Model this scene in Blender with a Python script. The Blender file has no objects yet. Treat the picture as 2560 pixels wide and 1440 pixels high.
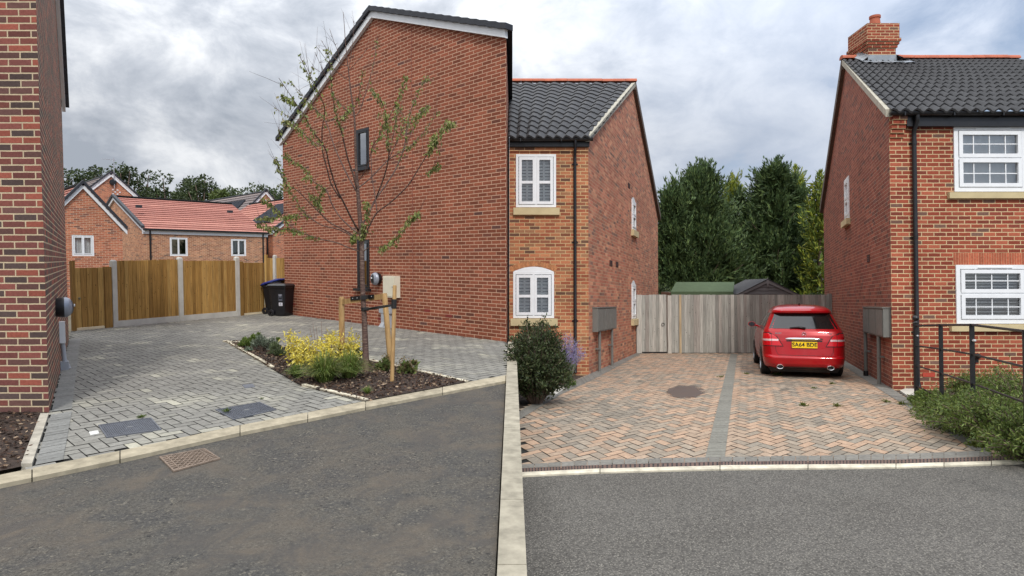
import bpy, math, random
import numpy as np
from mathutils import Vector, Matrix, noise
random.seed(7); RNG = np.random.default_rng(11)
SC = bpy.context.scene
COL = SC.collection

# ------------------------------------------------------------------ camera
CX, CY, F, H = 1280.0, 720.0, 1600.0, 1.6          # picture centre, focal length (in 2560-wide pixels), eye height in metres
cd = bpy.data.cameras.new('camera'); cam = bpy.data.objects.new('camera', cd); COL.objects.link(cam)
cam.location = (0, 0, H); cam.rotation_euler = (math.radians(90), 0, 0)
cd.sensor_width = 36; cd.lens = 36 * F / 2560; cd.clip_end = 2000; cd.clip_start = 0.05
SC.camera = cam

# ------------------------------------------------------------------ sky, sun, exposure
SUN = Vector((0.12, -0.69, 0.72)).normalized()       # direction towards the sun
w = bpy.data.worlds.new('World'); SC.world = w; w.use_nodes = True
def sky_world(nt):
    nt.nodes.clear()
    n = lambda t: nt.nodes.new(t); L = nt.links.new
    def mth(op, a, b=None, clamp=False):
        k = n('ShaderNodeMath'); k.operation = op; k.use_clamp = clamp
        for i, x in enumerate((a, b)):
            if x is None: continue
            if hasattr(x, 'links'): L(x, k.inputs[i])
            else: k.inputs[i].default_value = x
        return k.outputs[0]
    sky = n('ShaderNodeTexSky'); sky.sky_type = 'NISHITA'; sky.sun_disc = False
    sky.sun_elevation = math.asin(SUN.z); sky.sun_rotation = math.atan2(SUN.x, SUN.y)
    sky.dust_density = 1.2; sky.ozone_density = 1.5
    tc = n('ShaderNodeTexCoord'); sep = n('ShaderNodeSeparateXYZ'); L(tc.outputs['Generated'], sep.inputs[0])
    X, Y, Z = sep.outputs
    def field(scale, zs, detail, dist, off, rough=.55):
        mp = n('ShaderNodeMapping'); mp.inputs['Scale'].default_value = (scale, scale, scale * zs)
        mp.inputs['Location'].default_value = off; L(tc.outputs['Generated'], mp.inputs[0])
        t = n('ShaderNodeTexNoise'); t.inputs['Scale'].default_value = 1; t.inputs['Detail'].default_value = detail
        t.inputs['Roughness'].default_value = rough; t.inputs['Distortion'].default_value = dist
        L(mp.outputs[0], t.inputs[0]); return t.outputs['Fac']
    big = field(2.2, 1.5, 4, .35, (3.1, 0.4, 1.7))
    fine = field(7.5, 1.55, 9, .3, (1.3, 5.2, .6), .60)
    # thickness of the cloud sheet: heavier on the left of the view, thinner low on the right
    body = mth('ADD', mth('MULTIPLY', big, .65), mth('MULTIPLY', fine, .35))
    cover = mth('MULTIPLY', mth('SUBTRACT', mth('SUBTRACT', mth('ADD', body, .21), mth('MULTIPLY', X, .30)), .40), 6.0, True)
    light = mth('ADD', mth('MULTIPLY', mth('SUBTRACT', fine, .5), 3.2), mth('MULTIPLY', mth('SUBTRACT', big, .5), .9))
    light = mth('ADD', light, mth('MULTIPLY', mth('SUBTRACT', Z, .20), 1.5))
    light = mth('ADD', light, .36)
    calm = mth('MULTIPLY', mth('ADD', X, .10), 1.6, True)              # the sheet is smoother to the right
    lc = n('ShaderNodeMix'); L(calm, lc.inputs[0]); L(light, lc.inputs[2]); L(mth('ADD', mth('MULTIPLY', light, .45), .30), lc.inputs[3]); light = lc.outputs[0]
    ramp = n('ShaderNodeValToRGB'); L(light, ramp.inputs[0])
    e = ramp.color_ramp.elements
    e[0].position = 0.0; e[0].color = (3.9, 4.3, 4.95, 1)
    e[1].position = 1.0; e[1].color = (8.6, 8.8, 9.1, 1)
    m = e.new(.45); m.color = (5.6, 5.95, 6.55, 1)
    mix = n('ShaderNodeMix'); mix.data_type = 'RGBA'
    L(cover, mix.inputs[0]); L(sky.outputs[0], mix.inputs[6]); L(ramp.outputs[0], mix.inputs[7])
    # an overcast sky is about three times brighter overhead than at the horizon
    zen = mth('ADD', .77, mth('MULTIPLY', mth('MULTIPLY', mth('SUBTRACT', Z, .22), 1.7, True), .95))
    mul = n('ShaderNodeMix'); mul.data_type = 'RGBA'; mul.blend_type = 'MULTIPLY'; mul.inputs[0].default_value = 1; 
    ramp2 = n('ShaderNodeValToRGB'); L(light, ramp2.inputs[0]); e2 = ramp2.color_ramp.elements
    e2[0].color = (4.1, 4.95, 6.5, 1); e2[1].color = (7.0, 7.6, 8.7, 1)
    tone = n('ShaderNodeMix'); tone.data_type = 'RGBA'; L(calm, tone.inputs[0]); L(ramp.outputs[0], tone.inputs[6]); L(ramp2.outputs[0], tone.inputs[7]); L(tone.outputs[2], mul.inputs[6]); L(zen, mul.inputs[7]); L(mul.outputs[2], mix.inputs[7])
    bg = n('ShaderNodeBackground'); bg.inputs[1].default_value = 0.132
    L(mix.outputs[2], bg.inputs[0]); out = n('ShaderNodeOutputWorld'); L(bg.outputs[0], out.inputs[0])
sky_world(w.node_tree)
sd = bpy.data.lights.new('sun', 'SUN'); sd.energy = 2.2; sd.angle = math.radians(8); sd.color = (1, .955, .89)
so = bpy.data.objects.new('sun', sd); COL.objects.link(so)
so.rotation_euler = (-SUN).to_track_quat('-Z', 'Y').to_euler(); so.location = SUN * 60
SC.view_settings.view_transform = 'Standard'; SC.view_settings.look = 'None'
SC.view_settings.exposure = 0.0; SC.view_settings.gamma = 1

# ------------------------------------------------------------------ pixels <-> ground
SL, SR = 70 / F, -37 / F                              # the left ground climbs gently, the right one falls gently
UP = {SL: Vector((0, -SL, 1)).normalized(), SR: Vector((0, -SR, 1)).normalized()}
EYE = Vector((0, 0, H))
def ray(u, v): return Vector(((u - CX) / F, 1, (CY - v) / F))
def gp(s, u, v, dz=0.0):
    y = F * H / (v - (CY - s * F)); return Vector(((u - CX) / F * y, y, s * y + dz))
def onplan(s, x, y, dz=0.0): return Vector((x, y, s * y + dz))
def at(u, v, y): return EYE + ray(u, v) * y
class Plane:
    """An upright plane through a and b; s runs a->b, t up, d towards the camera side."""
    def __init__(o, a, b, up, flip=False):
        o.O = a.copy(); o.ex = (b - a).normalized(); o.ez = up.copy(); o.L = (b - a).length
        o.n = o.ex.cross(o.ez).normalized()
        if o.n.dot(EYE - o.O) < 0: o.n = -o.n
        if flip: o.n = -o.n
    def st(o, u, v):
        r = ray(u, v); m = Matrix((o.ex, o.ez, -r)).transposed(); k = m.inverted() @ (EYE - o.O); return k.x, k.y
    def p(o, s, t, d=0.0): return o.O + o.ex * s + o.ez * t + o.n * d
    def px(o, u, v, d=0.0): s, t = o.st(u, v); return o.p(s, t, d)
    def std(o, u, v, d):
        q = Plane.__new__(Plane); q.O = o.O + o.n * d; q.ex = o.ex; q.ez = o.ez; return q.st(u, v)

# ------------------------------------------------------------------ mesh building
class MB:
    def __init__(o): o.v = []; o.f = []; o.uv = []; o.col = []; o.mi = []
    def face(o, pts, uv=None, col=None, mi=0):
        b = len(o.v); o.v += [tuple(p) for p in pts]; o.f.append(tuple(range(b, b + len(pts))))
        o.uv.append(uv if uv else [(0, 0)] * len(pts)); o.col.append(col); o.mi.append(mi)
    def idx(o, ids, col=None, mi=0, uv=None):
        o.f.append(tuple(ids)); o.uv.append(uv if uv else [(0, 0)] * len(ids)); o.col.append(col); o.mi.append(mi)
    def hexa(o, a, b, c, d, A, B, C, D, col=None, mi=0, uvs=1.0):
        """box from two quads a b c d (one end) and A B C D (other end)"""
        for q in ((a, b, c, d), (D, C, B, A), (a, A, B, b), (b, B, C, c), (c, C, D, d), (d, D, A, a)):
            l = (Vector(q[1]) - Vector(q[0])).length; h = (Vector(q[3]) - Vector(q[0])).length
            o.face(q, [(0, 0), (l * uvs, 0), (l * uvs, h * uvs), (0, h * uvs)], col, mi)
    def pbox(o, pl, s0, s1, t0, t1, d0, d1, col=None, mi=0):
        P = pl.p
        q = [P(s0, t0, d1), P(s1, t0, d1), P(s1, t1, d1), P(s0, t1, d1)]
        Q = [P(s0, t0, d0), P(s1, t0, d0), P(s1, t1, d0), P(s0, t1, d0)]
        uv = [(s0, t0), (s1, t0), (s1, t1), (s0, t1)]
        o.face(q, uv, col, mi); o.face(Q[::-1], uv[::-1], col, mi)
        for i in range(4):
            j = (i + 1) % 4
            o.face([q[i], Q[i], Q[j], q[j]], [(uv[i][0], uv[i][1]), (uv[i][0] + d1 - d0, uv[i][1]), (uv[j][0] + d1 - d0, uv[j][1]), uv[j]], col, mi)
    def box(o, c, ax, ay, az, col=None, mi=0):
        """box centred at c with half-axis vectors"""
        c, ax, ay, az = map(Vector, (c, ax, ay, az))
        o.hexa(c - ax - ay - az, c + ax - ay - az, c + ax - ay + az, c - ax - ay + az,
               c - ax + ay - az, c + ax + ay - az, c + ax + ay + az, c - ax + ay + az, col, mi)
    def tube(o, pts, rad, n=8, col=None, mi=0, cap=True):
        pts = [Vector(p) for p in pts]; k = len(pts)
        if not hasattr(rad, '__len__'): rad = [rad] * k
        prev = None; base = len(o.v)
        for i, p in enumerate(pts):
            t = (pts[min(i + 1, k - 1)] - pts[max(i - 1, 0)])
            t = t.normalized() if t.length > 1e-9 else Vector((0, 0, 1))
            if prev is None: a = t.orthogonal().normalized()
            else:
                a = prev - t * prev.dot(t); a = a.normalized() if a.length > 1e-6 else t.orthogonal().normalized()
            prev = a; b = t.cross(a)
            for j in range(n):
                q = 2 * math.pi * j / n; o.v.append(tuple(p + (a * math.cos(q) + b * math.sin(q)) * rad[i]))
        for i in range(k - 1):
            for j in range(n):
                j2 = (j + 1) % n
                o.idx((base + i * n + j, base + i * n + j2, base + (i + 1) * n + j2, base + (i + 1) * n + j), col, mi,
                      [(j / n, i), ((j + 1) / n, i), ((j + 1) / n, i + 1), (j / n, i + 1)])
        if cap:
            o.idx([base + j for j in range(n)][::-1], col, mi); o.idx([base + (k - 1) * n + j for j in range(n)], col, mi)
    def grid(o, rows, col=None, mi=0, close=False, uvf=None):
        base = len(o.v); m = len(rows[0])
        for r in rows: o.v += [tuple(p) for p in r]
        for i in range(len(rows) - 1):
            for j in range(m if close else m - 1):
                j2 = (j + 1) % m
                ids = (base + i * m + j, base + i * m + j2, base + (i + 1) * m + j2, base + (i + 1) * m + j)
                o.idx(ids, col, mi, [uvf(i, j), uvf(i, j + 1), uvf(i + 1, j + 1), uvf(i + 1, j)] if uvf else None)
    def lathe(o, c, axis, prof, n=20, col=None, mi=0):
        """prof: (along axis, radius)"""
        axis = Vector(axis).normalized(); a = axis.orthogonal().normalized(); b = axis.cross(a); c = Vector(c)
        rows = [[c + axis * h + (a * math.cos(2 * math.pi * j / n) + b * math.sin(2 * math.pi * j / n)) * r for j in range(n)] for h, r in prof]
        o.grid(rows, col, mi, True)
    def poly(o, pts, col=None, mi=0, uv=True):
        o.face(pts, [(p[0], p[1]) for p in pts] if uv else None, col, mi)
    def build(o, name, mats, parent=None, loc=None, smooth=False, stuff=False):
        me = bpy.data.meshes.new(name)
        off = ROOT.get(parent.name, Vector()) if parent is not None else (Vector(loc) if loc is not None else Vector())
        me.from_pydata([(v[0] - off.x, v[1] - off.y, v[2] - off.z) for v in o.v], [], o.f)
        if not isinstance(mats, (list, tuple)): mats = [mats]
        for m in mats: me.materials.append(m)
        if len(mats) > 1: me.polygons.foreach_set('material_index', o.mi)
        uvl = me.uv_layers.new(name='UVMap'); flat = [c for f in o.uv for p in f for c in p]; uvl.data.foreach_set('uv', flat)
        if any(c is not None for c in o.col):
            at_ = me.attributes.new('col', 'FLOAT_COLOR', 'FACE')
            at_.data.foreach_set('color', [x for c in o.col for x in ((c[0], c[1], c[2], 1) if c is not None else (.5, .5, .5, 1))])
        if smooth:
            me.polygons.foreach_set('use_smooth', [True] * len(me.polygons))
            if smooth != True: me.set_sharp_from_angle(angle=math.radians(smooth))
        me.update()
        return link(name, me, parent, off)
def each(name, mat, parent, pl, boxes, **k):
    """one part object per box (s0, s1, t0, t1, d0, d1)"""
    for b in boxes: mb = MB(); mb.pbox(pl, *b, **k); o = mb.build(name, mat, parent)
    return o
ROOT = {}
def link(name, data, parent, off=Vector()):
    ob = bpy.data.objects.new(name, data); COL.objects.link(ob)
    if parent is not None: ob.parent = parent; ROOT[ob.name] = ROOT.get(parent.name, Vector())
    else: ob.location = off; ROOT[ob.name] = Vector(off)
    return ob
def tag(o, label=None, cat=None, group=None, kind=None):
    if label: o['label'] = label
    if cat: o['category'] = cat
    if group: o['group'] = group
    if kind: o['kind'] = kind
    return o
def thing(name, label, cat, loc, group=None):
    o = bpy.data.objects.new(name, None); COL.objects.link(o); o.location = loc; o.empty_display_size = .2
    ROOT[o.name] = Vector(loc); return tag(o, label, cat, group)
def structure(o): o['kind'] = 'structure'; return o
def leaf_mesh(name, C, D, S, cols, mat, parent=None, loc=None, fold=.0):
    """many small pointed leaves: base C, length vectors D, half-width vectors S, one colour each"""
    n = len(C); off = np.array(ROOT[parent.name] if parent is not None else (loc if loc is not None else (0, 0, 0)))
    V = np.empty((n, 4, 3)); V[:, 0] = C; V[:, 1] = C + .45 * D + S; V[:, 2] = C + D; V[:, 3] = C + .45 * D - S
    V -= off
    me = bpy.data.meshes.new(name); me.vertices.add(4 * n); me.vertices.foreach_set('co', V.ravel())
    me.loops.add(4 * n); me.loops.foreach_set('vertex_index', np.arange(4 * n))
    me.polygons.add(n); me.polygons.foreach_set('loop_start', np.arange(0, 4 * n, 4)); me.polygons.foreach_set('loop_total', np.full(n, 4))
    a = me.attributes.new('col', 'FLOAT_COLOR', 'FACE'); a.data.foreach_set('color', np.c_[cols, np.ones(n)].ravel())
    me.materials.append(mat); me.update(calc_edges=True); me.validate()
    return link(name, me, parent, Vector(off))
def unit(n):
    d = RNG.normal(size=(n, 3)); return d / np.linalg.norm(d, axis=1)[:, None]
def sidevec(D, wid):
    s = np.cross(D, unit(len(D))); s /= (np.linalg.norm(s, axis=1)[:, None] + 1e-9); return s * np.asarray(wid).reshape(-1, 1)
def palette(cols, n, jit=.12):
    cols = np.array(cols); i = RNG.integers(0, len(cols), n); return np.clip(cols[i] * (1 + RNG.normal(size=(n, 1)) * jit), 0.002, 1)

# ------------------------------------------------------------------ materials
def lin(r, g, b):
    f = lambda x: (x / 255) / 12.92 if x / 255 <= .04045 else ((x / 255 + .055) / 1.055) ** 2.4
    return (f(r), f(g), f(b))
def shade(c, lo, hi): k = random.uniform(lo, hi); return tuple(x * k for x in c)
class NT:
    def __init__(o, name):
        o.m = bpy.data.materials.new(name); o.m.use_nodes = True; o.t = o.m.node_tree; o.b = o.t.nodes['Principled BSDF']
    def n(o, t, **k):
        x = o.t.nodes.new(t)
        for a, b in k.items(): setattr(x, a, b)
        return x
    def L(o, a, b): o.t.links.new(a, b)
    def set(o, sock, x):
        if hasattr(x, 'links'): o.L(x, sock)
        elif hasattr(sock.default_value, '__len__') and len(sock.default_value) == 4 and len(x) == 3: sock.default_value = (*x, 1)
        else: sock.default_value = x
    def m_(o, op, a, b=None, c=None, clamp=False):
        k = o.n('ShaderNodeMath', operation=op, use_clamp=clamp)
        for i, x in enumerate((a, b, c)):
            if x is not None: o.set(k.inputs[i], x)
        return k.outputs[0]
    def mix(o, f, a, b, blend='MIX'):
        k = o.n('ShaderNodeMix', data_type='RGBA', blend_type=blend); o.set(k.inputs[0], f); o.set(k.inputs[6], a); o.set(k.inputs[7], b); return k.outputs[2]
    def noise(o, vec, scale, detail=4, rough=.55, dist=0, dim='3D'):
        k = o.n('ShaderNodeTexNoise', noise_dimensions=dim); k.inputs['Scale'].default_value = scale; k.inputs['Detail'].default_value = detail
        k.inputs['Roughness'].default_value = rough; k.inputs['Distortion'].default_value = dist
        if vec is not None: o.L(vec, k.inputs['Vector'])
        return k.outputs['Fac']
    def coord(o, which='Object', scale=(1, 1, 1)):
        t = o.n('ShaderNodeTexCoord'); mp = o.n('ShaderNodeMapping'); mp.inputs['Scale'].default_value = scale
        o.L(t.outputs[which], mp.inputs[0]); return mp.outputs[0]
    def ramp(o, f, stops, interp='LINEAR'):
        k = o.n('ShaderNodeValToRGB'); k.color_ramp.interpolation = interp; o.set(k.inputs[0], f); e = k.color_ramp.elements
        while len(e) < len(stops): e.new(.5)
        for x, (p, c) in zip(e, stops): x.position = p; x.color = (*c, 1) if len(c) == 3 else c
        return k.outputs[0]
    def maprange(o, f, a, b, c, d):
        k = o.n('ShaderNodeMapRange'); o.set(k.inputs[0], f)
        for i, x in enumerate((a, b, c, d)): k.inputs[i + 1].default_value = x
        return k.outputs[0]
    def bump(o, h, strength=.5, dist=.01):
        k = o.n('ShaderNodeBump'); k.inputs['Strength'].default_value = strength; k.inputs['Distance'].default_value = dist
        o.L(h, k.inputs['Height']); o.L(k.outputs[0], o.b.inputs['Normal'])
    def out(o, col=None, rough=None, metal=None, spec=None):
        if col is not None: o.set(o.b.inputs['Base Color'], col)
        if rough is not None: o.set(o.b.inputs['Roughness'], rough)
        if metal is not None: o.set(o.b.inputs['Metallic'], metal)
        if spec is not None: o.set(o.b.inputs['Specular IOR Level'], spec)
        return o.m
def plain(name, col, rough=.6, metal=0, var=.18, scale=6, bump=0, spec=.5, coat=0):
    t = NT(name); c = t.coord(); f = t.noise(c, scale, 5)
    k = t.maprange(f, .25, .75, 1 - var, 1 + var)
    cc = t.mix(1.0, col, t.m_('MULTIPLY', k, 1.0), 'MULTIPLY')
    if bump: t.bump(t.noise(c, scale * 8, 3), bump, .005)
    if coat: t.b.inputs['Coat Weight'].default_value = coat; t.b.inputs['Coat Roughness'].default_value = .03
    r = t.maprange(t.noise(c, scale * 2.3, 3), .3, .7, max(rough - .07, .02), min(rough + .07, 1))
    return t.out(cc, r, metal, spec)
def brick(name, cols, mortar, bw=.225, bh=.075, mw=.010, header=False, stain=.25, wob=.004, bumps=.6):
    """brickwork in metres of UV; every brick takes its own colour"""
    t = NT(name); uv = t.n('ShaderNodeTexCoord').outputs['UV']
    sep = t.n('ShaderNodeSeparateXYZ'); t.L(uv, sep.inputs[0])
    d1 = t.m_('MULTIPLY', t.m_('SUBTRACT', t.noise(uv, 9, 2), .5), wob * 2.5); d2 = t.m_('MULTIPLY', t.m_('SUBTRACT', t.noise(uv, 13, 2), .5), wob * 2)
    U = t.m_('ADD', sep.outputs[0], d1); V = t.m_('ADD', sep.outputs[1], d2)
    rv = t.m_('DIVIDE', V, bh); row = t.m_('FLOOR', rv); fv = t.m_('FRACT', rv)
    odd = t.m_('MODULO', t.m_('ABSOLUTE', row), 2.0)
    cw = bw * 1.5 if header else bw
    cu = t.m_('ADD', t.m_('DIVIDE', U, cw), t.m_('MULTIPLY', odd, .5)); cl = t.m_('FLOOR', cu); fu = t.m_('FRACT', cu)
    ev = t.m_('MULTIPLY', t.m_('MINIMUM', fv, t.m_('SUBTRACT', 1.0, fv)), bh)
    eu = t.m_('MULTIPLY', t.m_('MINIMUM', fu, t.m_('SUBTRACT', 1.0, fu)), cw)
    if header:
        eu = t.m_('MINIMUM', eu, t.m_('MULTIPLY', t.m_('ABSOLUTE', t.m_('SUBTRACT', fu, .667)), cw))
        cl = t.m_('ADD', t.m_('MULTIPLY', cl, 2.0), t.m_('GREATER_THAN', fu, .667))
    e = t.m_('MINIMUM', eu, ev)
    mask = t.maprange(e, mw * .5 - .0015, mw * .5 + .0015, 0, 1)
    comb = t.n('ShaderNodeCombineXYZ'); t.L(cl, comb.inputs[0]); t.L(row, comb.inputs[1])
    wn = t.n('ShaderNodeTexWhiteNoise', noise_dimensions='2D'); t.L(comb.outputs[0], wn.inputs['Vector'])
    k = len(cols); stops = []; acc = 0; tot = sum(c[1] for c in cols)
    for c, wgt in cols: stops.append((acc / tot, c)); acc += wgt
    bc = t.ramp(wn.outputs['Value'], stops, 'CONSTANT')
    sepc = t.n('ShaderNodeSeparateColor'); t.L(wn.outputs['Color'], sepc.inputs[0])
    bc = t.mix(1.0, bc, t.maprange(sepc.outputs[1], 0, 1, .8, 1.2), 'MULTIPLY')
    face = t.maprange(t.noise(uv, 38, 5, .6), .3, .7, .82, 1.18); bc = t.mix(1.0, bc, face, 'MULTIPLY')
    mc = t.mix(1.0, mortar, t.maprange(t.noise(uv, 22, 3), .3, .7, .88, 1.12), 'MULTIPLY')
    col = t.mix(mask, mc, bc)
    st = t.maprange(t.noise(uv, .75, 6, .6), .3, .7, 1 - stain, 1 + stain * .6); col = t.mix(1.0, col, st, 'MULTIPLY')
    hgt = t.m_('ADD', mask, t.m_('MULTIPLY', t.noise(uv, 60, 3), .35)); t.bump(hgt, bumps, .006)
    return t.out(col, .88, 0, .25)
def attr_mat(name, rough=.8, grain=None, amount=.25, bump=0.2, spec=.3, transl=0):
    """colour taken from the piece itself (one per board, block, leaf ...)"""
    t = NT(name); a = t.n('ShaderNodeAttribute', attribute_name='col'); c = a.outputs['Color']
    if grain:
        g = t.noise(t.coord(grain[0], grain[1]), grain[2], 5, .6); c = t.mix(1.0, c, t.maprange(g, .28, .72, 1 - amount, 1 + amount), 'MULTIPLY')
        if bump: t.bump(g, bump, .004)
    t.out(c, rough, 0, spec)
    if transl:
        tr = t.n('ShaderNodeBsdfTranslucent'); t.L(c, tr.inputs[0]); mx = t.n('ShaderNodeMixShader'); mx.inputs[0].default_value = transl
        t.L(t.b.outputs[0], mx.inputs[1]); t.L(tr.outputs[0], mx.inputs[2]); t.L(mx.outputs[0], t.t.nodes['Material Output'].inputs[0])
    return t.m
def glass(name, tint=(.95, .97, .98), refl=.15):
    t = NT(name); tr = t.n('ShaderNodeBsdfTransparent'); tr.inputs[0].default_value = (*tint, 1)
    gl = t.n('ShaderNodeBsdfGlossy'); gl.inputs['Roughness'].default_value = .02
    fr = t.n('ShaderNodeFresnel'); fr.inputs[0].default_value = 1.5
    f = t.m_('ADD', t.m_('MULTIPLY', fr.outputs[0], .9), refl, None, True)
    mx = t.n('ShaderNodeMixShader'); t.L(f, mx.inputs[0]); t.L(tr.outputs[0], mx.inputs[1]); t.L(gl.outputs[0], mx.inputs[2])
    t.L(mx.outputs[0], t.t.nodes['Material Output'].inputs[0]); return t.m
def asphalt(name, a, b, speck, scale, thr, patch=.3, ps=.8):
    t = NT(name); c = t.coord(); f = t.noise(c, ps, 7, .62); base = t.ramp(t.maprange(f, .35, .65, 0, 1), [(0, a), (1, b)])
    v = t.n('ShaderNodeTexVoronoi'); v.inputs['Scale'].default_value = scale; t.L(c, v.inputs['Vector'])
    sp = t.n('ShaderNodeSeparateColor'); t.L(v.outputs['Color'], sp.inputs[0])
    base = t.mix(1.0, base, t.maprange(sp.outputs[0], 0, 1, .62, 1.38), 'MULTIPLY')
    m = t.m_('MULTIPLY', t.m_('GREATER_THAN', sp.outputs[1], thr), t.m_('LESS_THAN', v.outputs['Distance'], .45))
    base = t.mix(m, base, speck)
    t.bump(t.m_('ADD', v.outputs['Distance'], t.noise(c, scale * .3, 3)), .5, .006)
    return t, base, f, c

WHITE = plain('white_upvc', lin(232, 234, 236), .35, var=.05)
BLACKP = plain('black_plastic', (.012, .012, .014), .35, var=.2)
BLACKM = plain('black_metal', (.012, .012, .013), .42, var=.25, bump=.1)
GREYP = plain('grey_plastic', lin(112, 114, 116), .5, var=.08)
STONE = plain('buff_stone', lin(196, 180, 140), .85, var=.14, scale=3, bump=.3)
CONC = plain('pale_concrete', lin(192, 190, 182), .9, var=.16, scale=4, bump=.4)
KERB = plain('kerb_concrete', lin(196, 188, 170), .9, var=.22, scale=3.2, bump=.5)
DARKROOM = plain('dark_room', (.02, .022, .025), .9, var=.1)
GLASS = glass('window_glass'); GLASSB = glass('bright_glass', (.93, .96, .97), .22)
LEAF = attr_mat('leaf', .55, None, spec=.35, transl=.25)
BARK = plain('bark', lin(105, 88, 78), .9, var=.35, scale=14, bump=.6)
LEAD = plain('lead_flashing', lin(150, 155, 160), .42, .5, var=.2, scale=5, bump=.3)
MORTAR = plain('cement_verge', lin(170, 165, 150), .9, var=.2, scale=6, bump=.4)
# ------------------------------------------------------------------ shared building helpers
def inside(x, y, poly):
    c = False; j = len(poly) - 1
    for i in range(len(poly)):
        xi, yi = poly[i][0], poly[i][1]; xj, yj = poly[j][0], poly[j][1]
        if (yi > y) != (yj > y) and x < (xj - xi) * (y - yi) / (yj - yi) + xi: c = not c
        j = i
    return c
def lerp(a, b, t): return a + (b - a) * t
def topfn(pts):
    def f(s):
        for (a, ta), (b, tb) in zip(pts, pts[1:]):
            if a <= s <= b: return ta + (tb - ta) * (s - a) / max(b - a, 1e-9)
        return pts[0][1] if s < pts[0][0] else pts[-1][1]
    return f
def arch(s0, s1, t0, ts, rise, n=10):
    """opening with a segmental arch: list of strips (s0, s1, t0, t1 at s0, t1 at s1)"""
    h = lambda s: ts + rise * (1 - ((s - (s0 + s1) / 2) / ((s1 - s0) / 2)) ** 2)
    return [(lerp(s0, s1, i / n), lerp(s0, s1, (i + 1) / n), t0, h(lerp(s0, s1, i / n)), h(lerp(s0, s1, (i + 1) / n))) for i in range(n)]
def rect(s0, s1, t0, t1): return [(s0, s1, t0, t1, t1)]
def wall_faces(mb, pl, top, openings=(), us=1.0, t0=-.12, reveal=.09, mi=0, ts=1.0, s_off=0):
    """upright wall with real holes; UV in metres"""
    f = topfn(top); cuts = sorted({p[0] for p in top} | {x for o in openings for st in o for x in st[:2]})
    UVf = lambda s, t: (s * us + s_off, t * ts)
    for a, b in zip(cuts, cuts[1:]):
        if b - a < 1e-6: continue
        hol = sorted([(st[2], st[3], st[4]) for o in openings for st in o if st[0] < b - 1e-6 and st[1] > a + 1e-6])
        lo = (t0, t0); spans = []
        for h in hol: spans.append((lo, (h[0], h[0]))); lo = (h[1], h[2])
        spans.append((lo, (f(a + 1e-7), f(b - 1e-7))))
        for (la, lb), (ha, hb) in spans:
            if ha - la < 1e-4 and hb - lb < 1e-4: continue
            q = [(a, la), (b, lb), (b, hb), (a, ha)]
            mb.face([pl.p(*x) for x in q], [UVf(*x) for x in q], None, mi)
    for o in openings:
        s0, s1, tb = o[0][0], o[-1][1], o[0][2]
        def rv(p, q):
            mb.face([pl.p(*p), pl.p(*q), pl.p(*q, -reveal), pl.p(*p, -reveal)], [UVf(*p), UVf(*q), UVf(q[0] + reveal, q[1]), UVf(p[0] + reveal, p[1])], None, mi)
        rv((s0, tb), (s1, tb)); rv((s0, tb), (s0, o[0][3])); rv((s1, tb), (s1, o[-1][4]))
        for st in o: rv((st[0], st[3]), (st[1], st[4]))
def slab(mb, pl, a, b, h0, h1, d0, d1, mi=0, col=None):
    """bar along a->b in the plane, from h0 to h1 in t, d0..d1 proud"""
    A = [pl.p(a[0], a[1] + h0, d0), pl.p(a[0], a[1] + h0, d1), pl.p(a[0], a[1] + h1, d1), pl.p(a[0], a[1] + h1, d0)]
    B = [pl.p(b[0], b[1] + h0, d0), pl.p(b[0], b[1] + h0, d1), pl.p(b[0], b[1] + h1, d1), pl.p(b[0], b[1] + h1, d0)]
    mb.hexa(*A, *B, col=col, mi=mi)
SLAT = plain('blind_slat', lin(226, 228, 226), .6, var=.05)
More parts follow.
